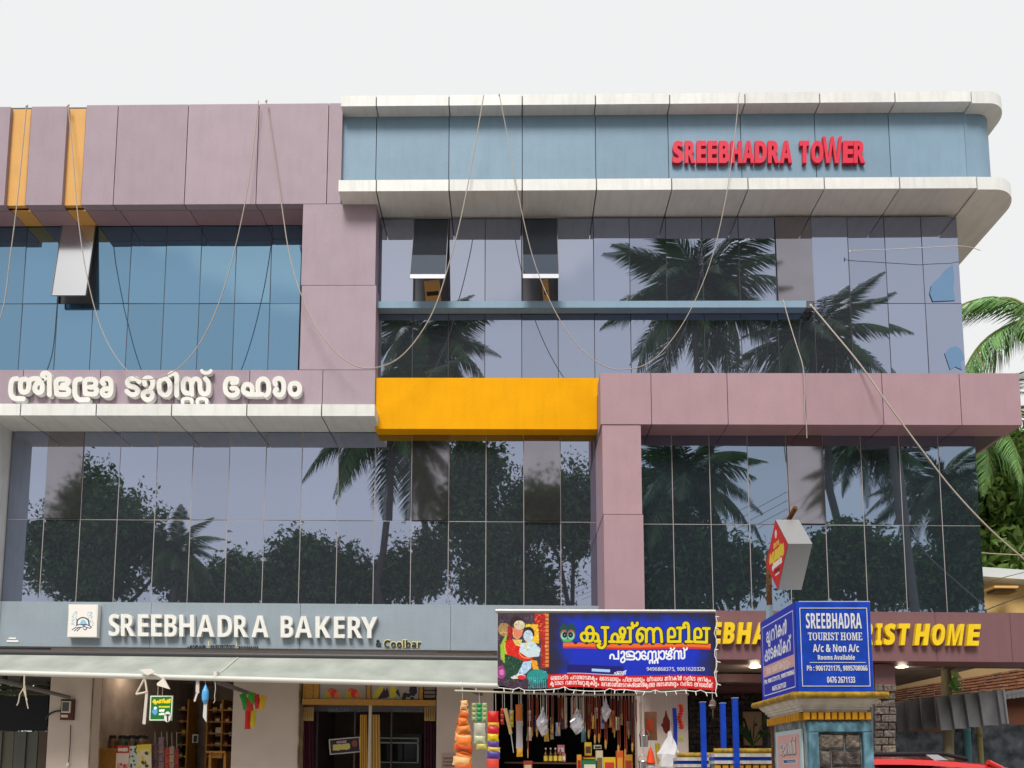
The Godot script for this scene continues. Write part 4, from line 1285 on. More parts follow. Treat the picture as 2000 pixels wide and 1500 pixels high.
func carton(called: String, label: String, x0: float, y0: float, x1: float, y1: float, z: float, body: Material, panel: Material, group: String, category := "box") -> void:
	var t := thing(called, label, category, P((x0 + x1) * 0.5, y1, z), group)
	var a := P(x0, y0, z)
	var b := P(x1, y1, z)
	var g := Geo.new()
	g.bevel_box(Vector3((a.x + b.x) * 0.5, (a.y + b.y) * 0.5, -z - 0.05), Vector3(b.x - a.x, a.y - b.y, 0.1), 0.004)
	part(t, "carton", g, body)
	g = Geo.new()
	g.box(Vector3((a.x + b.x) * 0.5, lerpf(b.y, a.y, 0.45), -z + 0.001), Vector3((b.x - a.x) * 0.74, (a.y - b.y) * 0.5, 0.003))
	part(t, "label_panel", g, panel)

func sheet(called: String, label: String, category: String, x0: float, y0: float, x1: float, y1: float, z: float, m: Material, group := "", tilt := 0.0) -> Node3D:
	var t := thing(called, label, category, P((x0 + x1) * 0.5, y1, z), group)
	var a := P(x0, y0, z)
	var b := P(x1, y1, z)
	var mid := (a + b) * 0.5
	var r := Basis(Vector3.BACK, tilt)
	var u := r * Vector3((b.x - a.x) * 0.5, 0, 0)
	var v := r * Vector3(0, (a.y - b.y) * 0.5, 0)
	var g := Geo.new()
	g.page(mid - u + v, mid + u + v, mid + u - v, mid - u - v, Vector3.BACK)
	part(t, "print", g, m)
	g = Geo.new()
	g.box(mid + Vector3(0, 0, -0.006), Vector3(b.x - a.x, a.y - b.y, 0.008), r)
	part(t, "backing", g, C(215, 212, 205))
	return t

# ---------------------------------------------------------------- ground floor shops
func make_shops(b: Node3D) -> void:
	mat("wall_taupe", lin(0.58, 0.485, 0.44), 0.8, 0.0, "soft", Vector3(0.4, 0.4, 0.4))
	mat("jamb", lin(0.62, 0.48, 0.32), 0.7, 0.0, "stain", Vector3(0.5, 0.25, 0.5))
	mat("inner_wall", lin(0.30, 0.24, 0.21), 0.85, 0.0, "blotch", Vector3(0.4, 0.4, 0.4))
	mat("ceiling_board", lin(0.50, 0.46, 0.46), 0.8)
	mat("wood", lin(0.62, 0.31, 0.07), 0.45, 0.0, "fine", Vector3(0.4, 3.0, 0.4))
	mat("wood_dark", lin(0.12, 0.055, 0.03), 0.5, 0.0, "fine", Vector3(3.0, 0.4, 3.0))
	mat("tile_floor", lin(0.4, 0.36, 0.32), 0.3)
	var g: Geo
	var x0 := P(92, 1400, 10.95).x
	var x1 := P(1345, 1400, 10.95).x
	g = Geo.new()
	g.box(Vector3((x0 + x1) * 0.5, 0.225, -13.0), Vector3(x1 - x0 + 0.4, 0.45, 5.6))
	part(b, "plinth", g, M.concrete)
	g = Geo.new()
	g.box(Vector3((x0 + x1) * 0.5, 3.36, -13.05), Vector3(x1 - x0, 0.09, 4.2))
	part(b, "shop_ceiling", g, M.ceiling_board)
	g = Geo.new()
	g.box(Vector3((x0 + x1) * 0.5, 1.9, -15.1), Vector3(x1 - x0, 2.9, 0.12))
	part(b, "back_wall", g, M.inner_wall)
	for q in [[92, 178], [452, 583], [852, 963], [1245, 1345]]:
		part(b, "pier", pblock(q[0], 1268, q[1], 1665, 10.95, 11.15), M.wall_taupe)
		var xa := P(q[0], 1400, 10.95).x
		var xb := P(q[1], 1400, 10.95).x
		g = Geo.new()
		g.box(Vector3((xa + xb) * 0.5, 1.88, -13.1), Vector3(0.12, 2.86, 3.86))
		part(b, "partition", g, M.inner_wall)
		if q[0] < 600:
			g = Geo.new()
			g.box(Vector3(xb + 0.008, 1.88, -11.06), Vector3(0.014, 2.86, 0.26))
			part(b, "door_jamb", g, M.jamb)
	var lg := mat("lamp_glow", Color(1, 1, 1), 0.5)
	lg.emission_enabled = true
	lg.emission = Color(1.0, 0.97, 0.9)
	lg.emission_energy_multiplier = 1.2
	# small downlights in the bakery ceiling
	for q in [[348, 1338], [262, 1350]]:
		g = Geo.new()
		var p := P(q[0], q[1], 12.2)
		g.lathe(Vector3(p.x, 3.313, -12.2), [Vector2(0, 0.0), Vector2(0.07, 0.0), Vector2(0.07, -0.015), Vector2(0, -0.015)], 12)
		part(b, "ceiling_lamp", g, M.lamp_glow)
		shop_light(Vector3(p.x, 3.27, -12.2), 0.13)
	# awning over both left shops
	var t := thing("shop_awning", "long pale grey green retractable fabric awning under the bakery board", "awning", P(480, 1340, 10.0))
	var fab := mat("awning_cloth", lin(0.45, 0.485, 0.445), 0.75, 0.0, "blotch", Vector3(0.3, 0.6, 0.3))
	fab.backlight_enabled = true
	fab.backlight = lin(0.26, 0.27, 0.24)
	g = Geo.new()
	var n := 48
	var lip := []
	for i in n + 1:
		var u := float(i) / n
		var px := lerpf(-120, 975, u)
		var sag := 0.012 * sin(u * 40.0)
		var top := P(px, lerpf(1277, 1290, u), 10.72)
		var low := P(px, lerpf(1309, 1338, u), lerpf(10.0, 9.75, u))
		var mid := top.lerp(low, 0.5) + Vector3(0, -0.03 + sag, 0)
		lip.append([top, mid, low])
	for i in n:
		for j in 2:
			g.quad(lip[i][j], lip[i + 1][j], lip[i + 1][j + 1], lip[i][j + 1], Vector3(0, 0.6, 0.6))
	part(t, "fabric", g, fab)
	g = Geo.new()
	g.tube([lip[0][2] + Vector3(0, -0.012, 0), lip[n][2] + Vector3(0, -0.012, 0)], 0.035, 0.035, 8)
	part(t, "front_rail", g, C(205, 205, 200, 0.4))
	g = Geo.new()
	g.tube([lip[0][0] + Vector3(0, 0.03, -0.03), lip[n][0] + Vector3(0, 0.03, -0.03)], 0.05, 0.05, 8)
	part(t, "roller", g, C(70, 68, 70, 0.4))
	for q in [[-30, 1322, 136, 1362], [420, 1330, 487, 1354], [898, 1340, 940, 1356]]:
		g = Geo.new()
		g.tube([P(q[0], q[1], 9.95), P(q[2], q[3], 10.9)], 0.035, 0.028, 6)
		part(t, "folding_arm", g, C(110, 105, 105, 0.5))
	g = Geo.new()
	g.tube([P(464, 1284, 10.68), P(420, 1322, 9.93)], 0.006, 0.006, 4)
	part(t, "seam_cord", g, C(225, 222, 210))
	for q in [[420, 1318, 1330], [900, 1334, 1346]]:
		part(t, "arm_joint", pblock(q[0] - 3, q[1] - 1, q[0] + 3, q[2], 9.84, 9.95), C(215, 213, 205, 0.4))
	# things tied to the front rail
	var r := thing("frayed_rope", "frayed pale rope ends knotted to the awning rail over the dark shed panel", "rope", P(50, 1384, 9.9))
	for q in [[[48, 1318], [47, 1334], [49, 1344], [51, 1365], [55, 1384]], [[48, 1330], [47, 1343], [39, 1356], [36, 1372], [33, 1378]], [[46, 1346], [50, 1360], [53, 1368]]]:
		g = Geo.new()
		var pts := []
		for p in q:
			pts.append(P(p[0], p[1], 9.9))
		g.tube(pts, 0.010, 0.007, 5)
		part(r, "rope_end", g, C(190, 180, 160, 0.9))
	r = thing("hanging_paper", "white folded paper triangle and strip hanging left of the green board", "paper ornament", P(282, 1415, 9.9))
	g = Geo.new()
	for q in [[[283, 1324], [266, 1356]], [[266, 1356], [286, 1352]], [[283, 1324], [287, 1352]]]:
		g.tube([P(q[0][0], q[0][1], 9.9), P(q[1][0], q[1][1], 9.9)], 0.014, 0.014, 4)
	part(r, "triangle", g, C(215, 205, 190, 0.8))
	g = Geo.new()
	g.prism([P(284, 1350, 9.9), P(289, 1350, 9.9), P(284, 1415, 9.9), P(278, 1414, 9.9)], Vector3(0, 0, -0.012))
	part(r, "strip", g, C(200, 192, 182, 0.8))
	r = thing("paper_arrow", "white folded paper arrow lying over the awning rail above the green board", "paper ornament", P(315, 1346, 9.86))
	for q in [[[272, 1308], [294, 1306], [302, 1313], [288, 1319]], [[296, 1312], [300, 1317], [319, 1326], [316, 1321]], [[306, 1335], [319, 1324], [331, 1346], [307, 1339]]]:
		g = Geo.new()
		g.prism([P(q[0][0], q[0][1], 9.83), P(q[1][0], q[1][1], 9.83), P(q[2][0], q[2][1], 9.83), P(q[3][0], q[3][1], 9.83)], Vector3(0, 0, -0.03))
		part(r, "fold", g, C(225, 218, 208, 0.8))
	var im := image_of(200, 216, Color(0.03, 0.42, 0.14))
	ink(im, placed([[[8, 8], [192, 8], [192, 208], [8, 208], [8, 8]]], 0, 0, 1, 1, 1), 4, Color(0.9, 0.93, 0.88))
	ink(im, word("ka,u,pa,ra,i,pa,l", 28, 38, 180, 62), 5.5, Color(0.92, 0.80, 0.05))
	ink(im, word("na,ra,ma,ya,aa,ta", 80, 92, 178, 102), 3.0, Color(0.85, 0.85, 0.10))
	ink(im, word("ma,i,l", 86, 122, 130, 136), 4.0, Color(0.93, 0.95, 0.92))
	ink(im, word("pa,ta,aa", 86, 150, 132, 164), 4.0, Color(0.93, 0.95, 0.92))
	patch(im, [[20, 140], [44, 100], [66, 96], [70, 150], [50, 170]], Color(0.35, 0.62, 0.88))
	oval(im, 50, 108, 13, 13, Color(0.9, 0.92, 0.95))
	printed("green_print", im)
	r = sheet("milk_board", "small green hanging board with yellow lettering and a white round tag", "hanging sign", 293, 1358, 336, 1408, 9.9, M.green_print)
	g = Geo.new()
	for x in [309, 318]:
		g.tube([P(x, 1340, 9.9), P(x - 1, 1360, 9.9)], 0.004, 0.004, 4)
	part(r, "cord", g, C(200, 195, 185))
	g = Geo.new()
	var cp := P(327, 1400, 9.88)
	for k in 20:
		var a0 := TAU * k / 20.0
		var a1 := TAU * (k + 1) / 20.0
		g.tri(cp, cp + Vector3(cos(a0) * 0.042, sin(a0) * 0.07, 0), cp + Vector3(cos(a1) * 0.042, sin(a1) * 0.07, 0), Vector3.BACK)
		g.quad(cp + Vector3(cos(a0) * 0.042, sin(a0) * 0.07, 0), cp + Vector3(cos(a1) * 0.042, sin(a1) * 0.07, 0), cp + Vector3(cos(a1) * 0.042, sin(a1) * 0.07, -0.01), cp + Vector3(cos(a0) * 0.042, sin(a0) * 0.07, -0.01), Vector3(cos(a0), sin(a0), 0))
	part(r, "round_tag", g, C(228, 226, 222))
	part(r, "tag_mark", facade_text("T", font_bold, 323, 1395, 331, 1409, 9.872, 0.003), M.ink_black)
	r = thing("plastic_ribbon", "twisted clear plastic ribbon hanging from the awning rail beside the blue float", "ribbon", P(384, 1372, 9.9))
	g = Geo.new()
	g.prism([P(383, 1322, 9.9), P(389, 1322, 9.9), P(389, 1354, 9.9), P(382, 1352, 9.9)], Vector3(0, 0, -0.01))
	g.prism([P(383, 1353, 9.89), P(387, 1353, 9.89), P(381, 1371, 9.89), P(378, 1369, 9.89)], Vector3(0, 0, -0.01))
	part(r, "strip", g, C(205, 195, 190, 0.25))
	r = thing("blue_float", "sky blue fluted bottle tied above a clear drooping strip", "hanging ornament", P(402, 1411, 9.9))
	g = Geo.new()
	g.lathe(P(401, 1358, 9.9), [Vector2(0.005, 0.14), Vector2(0.018, 0.11), Vector2(0.042, 0.05), Vector2(0.045, 0.0), Vector2(0.042, -0.06), Vector2(0.022, -0.1), Vector2(0.0, -0.11)], 10)
	part(r, "float", g, C(90, 165, 225, 0.25))
	g = Geo.new()
	g.prism([P(398, 1372, 9.9), P(404, 1372, 9.9), P(403, 1411, 9.9), P(396, 1400, 9.9)], Vector3(0, 0, -0.01))
	part(r, "strip", g, C(200, 198, 196, 0.25))
	hook(r, 401, 1324, 1340, 9.9)
	r = thing("pull_chain", "thin pull cord with a hook below the middle awning joint", "cord", P(419, 1374, 9.88))
	g = Geo.new()
	g.tube([P(420, 1330, 9.88), P(421, 1345, 9.88), P(419, 1360, 9.88), P(420, 1368, 9.88), P(417, 1373, 9.88)], 0.005, 0.005, 5)
	part(r, "cord", g, C(200, 195, 185))
	r = thing("snack_packets", "bunch of green, red and yellow snack packets tied to the middle awning arm", "snack packets", P(492, 1424, 10.5))
	for q in [[472, 1354, 484, 1386, 40, 140, 50, 0.3], [484, 1352, 498, 1376, 55, 150, 45, -0.2], [480, 1362, 494, 1392, 190, 50, 45, 0.1], [497, 1356, 508, 1384, 185, 40, 40, 0.2], [506, 1358, 518, 1386, 205, 165, 40, -0.2], [479, 1388, 489, 1424, 200, 35, 35, 0.0], [489, 1386, 499, 1420, 200, 175, 45, -0.1]]:
		part(r, "packet", pouch(q[0], q[1], q[2], q[3], 10.45, 0.025, q[7]), C(q[4], q[5], q[6], 0.3))
	# meter on the left pier
	t = thing("electric_meter", "brown electric meter board with a glass window on the left pier", "meter", P(130, 1416, 10.95))
	part(t, "board", pblock(118, 1375, 143, 1416, 10.90, 10.945), C(82, 48, 44))
	part(t, "window_frame", pblock(120, 1379, 137, 1402, 10.875, 10.90), C(205, 195, 170))
	part(t, "window", pblock(121.5, 1381, 134, 1399, 10.868, 10.875), C(70, 72, 76, 0.1))
	part(t, "nameplate", pblock(119, 1406, 132, 1411, 10.893, 10.90), C(210, 200, 180))
	g = Geo.new()
	g.tube([P(138, 1416, 10.93), P(137, 1450, 10.93), P(134, 1490, 10.93)], 0.006, 0.006, 5)
	part(t, "down_wire", g, C(60, 55, 55))
	g = Geo.new()
	g.tube([P(119, 1388, 10.9), P(108, 1389, 10.9), P(97, 1394, 10.93), P(90, 1405, 11.0)], 0.013, 0.013, 6)
	part(t, "supply_cable", g, C(40, 38, 40))
	g = Geo.new()
	g.lathe(P(133, 1493, 10.93), [Vector2(0, 0.03), Vector2(0.02, 0.02), Vector2(0.022, -0.02), Vector2(0, -0.035)], 8)
	part(t, "bulb_holder", g, C(220, 218, 210))
	make_yard_left()
	make_bakery()
	make_juice_bar()
	make_worship_shop()

func shop_light(at: Vector3, energy: float) -> void:
	var l := OmniLight3D.new()
	l.name = numbered("lamp_light")
	l.light_energy = energy
	l.light_color = Color(1.0, 0.93, 0.82)
	l.light_size = 0.07
	l.omni_range = 12.0
	l.omni_attenuation = 2.0
	l.shadow_enabled = true
	add_child(l)
	l.position = at

func make_yard_left() -> void:
	var g: Geo
	var t := thing("dark_shed", "dark open shed with a black panel and grey sheet door beside the left pier", "shed", P(40, 1500, 12.5))
	part(t, "black_panel", pblock(-120, 1370, 93, 1438, 12.5, 12.6), C(24, 25, 32))
	for i in 8:
		part(t, "door_sheet", pblock(-120 + i * 23.5, 1440, -97.5 + i * 23.5, 1700, 12.52 + 0.03 * (i % 2), 12.6 + 0.03 * (i % 2)), C(92 + 5 * (i % 3), 95 + 4 * (i % 3), 92))
	part(t, "door_post", pblock(69, 1439, 84, 1700, 12.4, 12.55), C(85, 74, 66))
	part(t, "door_post", pblock(84.5, 1430, 92, 1700, 12.35, 12.55), C(98, 62, 58))
	for q in [[1340, 1346, 70], [1350, 1356, 52], [1359, 1366, 92]]:
		part(t, "roof_beam", pblock(-120, q[0], 93, q[1], 12.7, 12.8), C(q[2], q[2] - 4, q[2] - 8))
	for x in [4, 40]:
		part(t, "roof_post", pblock(x, 1300, x + 5, 1362, 12.82, 12.9), C(75, 72, 74))
	var c := P(40, 1335, 17.0)
	broad_tree("sunlit green shrub behind the dark shed", Vector3(c.x, 0, -17), [[c + Vector3(0, -0.4, 0), Vector3(2.4, 0.8, 0.8)], [c + Vector3(-1.4, -0.5, 0), Vector3(1.6, 0.9, 0.8)]], 1800, 0.2, 77, Color(0.09, 0.19, 0.04), "")

func make_bakery() -> void:
	var g: Geo
	# shelving on the back wall, with goods
	var t := thing("bakery_shelves", "tall dark wooden shelves along the bakery's back wall", "shelf unit", P(320, 1560, 14.4))
	for q in [[150, 365], [400, 520]]:
		part(t, "back_board", pblock(q[0], 1375, q[1], 1600, 14.75, 14.8), M.wood_dark)
		for k in 6:
			part(t, "shelf_board", pblock(q[0], 1392 + k * 23, q[1], 1394.5 + k * 23, 14.38, 14.75), M.wood)
		for k in 5:
			var x := lerpf(q[0], q[1] - 3, k / 4.0)
			part(t, "upright", pblock(x, 1372, x + 3, 1600, 14.36, 14.75), M.wood)
	var n := 0
	for q in [[150, 365], [400, 520]]:
		for k in 5:
			var x: float = q[0] + 5
			while x < q[1] - 10:
				var w := rng.randf_range(7, 13)
				var hh := rng.randf_range(8, 18)
				var yb := 1392 + k * 23 + (0.0)
				if x > 178 and x < 470:
					var pick := rng.randi() % 6
					var col: Array = [[150, 40, 40], [60, 70, 120], [190, 150, 60], [200, 195, 185], [90, 50, 35], [50, 90, 60]][pick]
					carton("grocery_packet", "small %s packet of groceries on the bakery's dark back shelves" % ["red", "blue", "mustard", "white", "brown", "green"][pick], x, yb - hh, x + w, yb - 0.2, 14.5, C(col[0], col[1], col[2]), C(215, 205, 180), ["red", "blue", "mustard", "white", "brown", "green"][pick] + " packets on the bakery shelves", "packet")
				x += w + rng.randf_range(1.5, 8)
				n += 1
	t = thing("display_counter", "orange wooden display counter inside the bakery doorway", "counter", P(230, 1660, 11.7))
	part(t, "front_board", pblock(150, 1476, 264, 1670, 11.6, 11.65), M.wood)
	part(t, "top_board", pblock(146, 1471, 266, 1476, 11.55, 12.6), M.wood)
	part(t, "side_board", pblock(259, 1476, 264, 1670, 11.65, 12.5), M.wood)
	for row in 2:
		for k in 5:
			var j := thing("biscuit_jar", "dark lidded biscuit jar in the %s row on the orange bakery counter" % ("front" if row == 0 else "rear"), "jar", P(200 + k * 19 + row * 6, 1471, 12.0 + row * 0.25), ("front" if row == 0 else "rear") + " row of jars on the bakery counter")
			var at := P(200 + k * 19 + row * 6, 1471, 12.0 + row * 0.25)
			at.y = P(0, 1471, 11.55).y + 0.003
			g = Geo.new()
			g.lathe(at, [Vector2(0.045, 0.24), Vector2(0.062, 0.2), Vector2(0.064, 0.02), Vector2(0.055, 0.0), Vector2(0, 0.0)], 12)
			part(j, "glass_body", g, C([96, 120, 84][k % 3], [92, 88, 98][k % 3], [80, 66, 84][k % 3], 0.12))
			g = Geo.new()
			g.lathe(at, [Vector2(0, 0.29), Vector2(0.05, 0.285), Vector2(0.052, 0.242), Vector2(0, 0.242)], 12)
			part(j, "lid", g, C(40, 42, 46, 0.35))
	# leaflets and packet strips hung in the doorway
	var im := image_of(64, 128, Color(0.86, 0.80, 0.76))
	im.fill_rect(Rect2i(0, 0, 64, 34), Color(0.72, 0.12, 0.12))
	ink(im, word("ma,ka,la,ya", 8, 12, 56, 24), 2.4, Color(0.9, 0.85, 0.8))
	for k in 30:
		oval(im, rng.randf_range(0, 64), rng.randf_range(80, 128), 7, 6, [Color(0.80, 0.42, 0.38), Color(0.66, 0.20, 0.18), Color(0.88, 0.62, 0.55)][k % 3])
	printed("leaflet_red", im)
	im = image_of(64, 128, Color(0.80, 0.82, 0.78))
	for k in 26:
		oval(im, rng.randf_range(0, 64), rng.randf_range(0, 128), 7, 4, [Color(0.12, 0.26, 0.16), Color(0.75, 0.80, 0.74), Color(0.08, 0.14, 0.10)][k % 3], 0.4)
	printed("leaflet_green", im)
	im = image_of(64, 128, Color(0.82, 0.78, 0.66))
	im.fill_rect(Rect2i(0, 0, 64, 18), Color(0.85, 0.75, 0.15))
	for k in 16:
		oval(im, rng.randf_range(0, 64), rng.randf_range(20, 128), 9, 6, [Color(0.90, 0.76, 0.10), Color(0.86, 0.70, 0.18), Color(0.25, 0.25, 0.12)][k % 3], rng.randf())
	printed("leaflet_yellow", im)
	sheet("hanging_leaflet", "red topped printed pack hung over the orange bakery counter", "leaflet", 228, 1456, 250, 1512, 11.4, M.leaflet_red)
	sheet("hanging_leaflet", "dark green dotted printed pack hung beside the red topped one", "leaflet", 251, 1457, 268, 1520, 11.42, M.leaflet_green)
	sheet("hanging_leaflet", "yellow flowered printed pack hung beside the dark green dotted one", "leaflet", 269, 1454, 294, 1524, 11.38, M.leaflet_yellow, "", 0.06)
	var k := 0
	for q in [[297, 1452, 308, 90, 70, 85], [310, 1440, 320, 120, 95, 105], [322, 1460, 330, 165, 60, 55], [331, 1458, 340, 150, 130, 110], [341, 1462, 349, 140, 45, 45]]:
		var s := thing("packet_strip", ["dull purple strip of small sachets hanging next to the yellow flowered pack", "tall mauve strip of small sachets hanging in the bakery doorway", "narrow red strip of small sachets hanging in the bakery doorway", "beige strip of small sachets hanging in the bakery doorway", "dark red strip of small sachets hung deepest in the bakery doorway"][k], "sachet strip", P(q[0], 1530, 11.45))
		for j in 5:
			part(s, "sachet", pouch(q[0], q[1] + j * 16, q[2], q[1] + 15 + j * 16, 11.45, 0.012), C(q[3] + 8 * (j % 2), q[4] + 10 * (j % 2), q[5], 0.3))
		hook(s, (q[0] + q[2]) * 0.5, 1430, q[1], 11.45)
		k += 1
	t = thing("small_cabinet", "small light wooden cabinet with an arched opening at the bakery's right pier", "cabinet", P(420, 1600, 12.2))
	part(t, "top", pblock(404, 1474, 440, 1478, 12.15, 12.5), M.wood)
	for q in [[405, 410], [434, 439]]:
		part(t, "side", pblock(q[0], 1478, q[1], 1640, 12.18, 12.48), M.wood)
	part(t, "front_rail", pblock(410, 1478, 434, 1488, 12.2, 12.24), M.wood)
	part(t, "back", pblock(410, 1478, 434, 1640, 12.44, 12.47), M.wood_dark)
	t = thing("wall_frame", "small white framed notice deep inside the bakery", "picture frame", P(381, 1460, 13.5))
	part(t, "frame", pblock(376, 1442, 386, 1458, 13.5, 13.53), C(210, 208, 204))
	part(t, "picture", pblock(377.5, 1443.5, 384.5, 1456.5, 13.49, 13.50), C(40, 38, 44))

func make_juice_bar() -> void:
	var g: Geo
	var t := thing("juice_bar_front", "orange wooden shop front with fruit panels above glazed doors", "shop front", P(720, 1665, 11.0))
	part(t, "crossbeam", pblock(590, 1369, 851, 1380, 10.97, 11.08), M.wood)
	for q in [[592, 612], [613, 623], [716.5, 724], [819, 826]]:
		part(t, "post", pblock(q[0], 1290, q[1], 1368.5, 11.0, 11.06), M.wood)
	var im := image_of(256, 100, Color(0.60, 0.56, 0.53))
	for q in [[70, 0], [185, 0]]:
		oval(im, q[0] - 20, 70, 22, 28, Color(0.86, 0.52, 0.18))
		oval(im, q[0] - 30, 78, 14, 20, Color(0.66, 0.62, 0.16))
		oval(im, q[0] + 6, 64, 20, 26, Color(0.80, 0.20, 0.14))
		oval(im, q[0] + 26, 76, 16, 20, Color(0.86, 0.45, 0.22))
		ink(im, placed([[[q[0] - 24, 52], [q[0] - 10, 36], [q[0] + 4, 44]]], 0, 0, 1, 1), 4, Color(0.75, 0.25, 0.15))
	printed("fruit_print_a", im)
	im = image_of(256, 100, Color(0.62, 0.57, 0.55))
	patch(im, [[5, 92], [20, 50], [50, 22], [66, 30], [50, 60], [30, 92]], Color(0.74, 0.70, 0.08))
	patch(im, [[30, 98], [60, 50], [66, 30], [74, 50], [82, 28], [92, 55], [96, 80], [80, 92]], Color(0.20, 0.10, 0.20))
	patch(im, [[98, 85], [104, 24], [128, 22], [132, 80], [112, 95]], Color(0.78, 0.72, 0.06))
	patch(im, [[126, 0], [158, 2], [146, 16], [132, 14]], Color(0.80, 0.30, 0.14))
	for k in 6:
		ink(im, placed([[[134, 58], [146 + k * 2, 40 + k * 9]]], 0, 0, 1, 1, 1), 2.6, Color(0.08, 0.12, 0.16))
	patch(im, [[204, 50], [212, 14], [222, 30], [228, 8], [238, 26], [246, 12], [250, 60], [232, 82], [214, 76]], Color(0.13, 0.09, 0.20))
	for q in [[184, 74, 14], [202, 76, 12], [176, 92, 12], [222, 94, 10]]:
		oval(im, q[0], q[1], q[2], q[2], Color(0.08, 0.09, 0.12))
	printed("fruit_print_b", im)
	for q in [[624.5, 715.5, "fruit_print_a"], [725.5, 818, "fruit_print_b"]]:
		part(t, "panel_back", pblock(q[0], 1300, q[1], 1368, 11.02, 11.05), C(150, 142, 138))
		g = Geo.new()
		g.page(P(q[0] + 1, 1333, 11.017), P(q[1] - 1, 1333, 11.017), P(q[1] - 1, 1366, 11.017), P(q[0] + 1, 1366, 11.017), Vector3.BACK)
		part(t, "fruit_panel", g, M[q[2]])
	for k in 4:
		part(t, "vent_slat", pblock(828, 1335 + k * 8, 850, 1341 + k * 8, 11.02, 11.05), C(125, 112, 104))
	# a lettered board and dark glass doors further back
	part(t, "inner_board", pblock(592, 1380, 852, 1393, 11.45, 11.5), C(112, 108, 112))
	part(t, "lettering", facade_text("WASH    S", font_bold, 640, 1382, 703, 1391, 11.44, 0.006), C(120, 140, 160))
	part(t, "lettering", facade_text("JUICE", font_bold, 765, 1382, 793, 1391, 11.44, 0.006), C(120, 140, 160))
	part(t, "lettering", facade_text("C", font_bold, 820, 1382, 826, 1391, 11.44, 0.006), C(120, 140, 160))
	for x in [615, 689, 761]:
		part(t, "door_stile", pblock(x, 1393, x + 3, 1700, 11.42, 11.46), C(86, 80, 78))
	part(t, "centre_post", pblock(717.5, 1380, 723, 1700, 11.0, 11.05), C(190, 180, 165))
	# curtains
	for q in [["gold curtain gathered on the left of the juice bar's middle post", 704, 718, 1396, 196, 150, 72], ["gold curtain gathered on the right of the juice bar's middle post", 724, 743, 1396, 200, 160, 90], ["dark maroon curtain with a gold heading at the left of the juice bar", 592, 613, 1384, 74, 28, 42], ["dark maroon curtain with a gold heading at the right of the juice bar", 829, 851, 1384, 62, 26, 38]]:
		var c := thing("door_curtain", q[0], "curtain", P((q[1] + q[2]) * 0.5, 1660, 11.2))
		var folds := 4
		for k in folds:
			g = Geo.new()
			var xa := lerpf(q[1], q[2], k / float(folds))
			var xb := lerpf(q[1], q[2], (k + 1.0) / folds)
			var top := P((xa + xb) * 0.5 - 1.0, q[3], 11.2)
			var low := P((xa + xb) * 0.5 + (k - 1.0) * 1.4, 1660, 11.2)
			var rr := (P(xb, 1400, 11.2).x - P(xa, 1400, 11.2).x) * 0.56
			g.tube([top, top.lerp(low, 0.3), low], rr * 0.8, rr, 7)
			part(c, "fold", g, C(q[4] - 14 * (k % 2), q[5] - 12 * (k % 2), q[6], 0.8))
		if q[4] < 100:
			for k in 5:
				part(c, "heading_tab", pouch(lerpf(q[1], q[2], k / 5.0), 1381, lerpf(q[1], q[2], (k + 0.9) / 5.0), 1408, 11.12, 0.02), C(165, 138, 96, 0.8))
	im = image_of(160, 96, Color(0.15, 0.06, 0.14))
	ink(im, placed([[[4, 4], [156, 4], [156, 92], [4, 92], [4, 4]]], 0, 0, 1, 1, 1), 3, Color(0.8, 0.78, 0.76))
	ink(im, word("na,la,ka,ra,la,aa", 22, 40, 104, 66), 5.5, Color(0.82, 0.78, 0.45))
	ink(im, word("ma,ya,la", 40, 18, 90, 28), 2.5, Color(0.7, 0.6, 0.7))
	oval(im, 130, 40, 14, 22, Color(0.55, 0.25, 0.22))
	printed("purple_print", im)
	sheet("purple_poster", "tilted dark purple poster with cream lettering behind the juice bar door", "poster", 643, 1441, 704, 1472, 11.38, M.purple_print, "", 0.09)
	t = thing("drinks_fridge", "dark glass fronted fridge with pale steel trim inside the juice bar", "fridge", P(780, 1660, 12.0))
	part(t, "cabinet", pblock(738, 1436, 822, 1665, 12.1, 12.6), C(30, 32, 34, 0.3))
	part(t, "glass_door", pblock(741, 1456, 814, 1488, 12.07, 12.1), C(20, 26, 26, 0.08))
	for q in [[739, 1443, 818, 1446], [739, 1452, 818, 1455], [739, 1491, 818, 1493], [814.5, 1446, 818, 1490]]:
		part(t, "trim", pblock(q[0], q[1], q[2], q[3], 12.05, 12.1), C(150, 152, 150, 0.35))

func garland(label: String, x: float, y0: float, y1: float, z: float, wide: float, m: Material, knot: Material, group: String) -> void:
	var t := thing("bead_garland", label, "bead garland", P(x, y1, z), group)
	var top := P(x, y0, z)
	var len_ := top.y - P(x, y1, z).y
	var w := wide / F * z
	for s in [-0.5, 0.5]:
		var g := Geo.new()
		var prof := []
		var count := maxi(6, int(len_ / 0.022))
		for k in count + 1:
			var yy := -len_ * k / count
			prof.append(Vector2(0.006, yy))
			if k < count:
				prof.append(Vector2(w * 0.24, yy - len_ * 0.5 / count))
		g.lathe(top + Vector3(s * w * 0.62, 0, 0.01 * s), prof, 5)
		part(t, "strand", g, m)
	var kg := Geo.new()
	kg.lathe(P(x, y1, z), [Vector2(0.005, 0.05), Vector2(w * 0.42, 0.02), Vector2(w * 0.36, -0.05), Vector2(0.0, -0.08)], 6)
	part(t, "tassel", kg, knot)
	hook(t, x, 1353, y0, z)

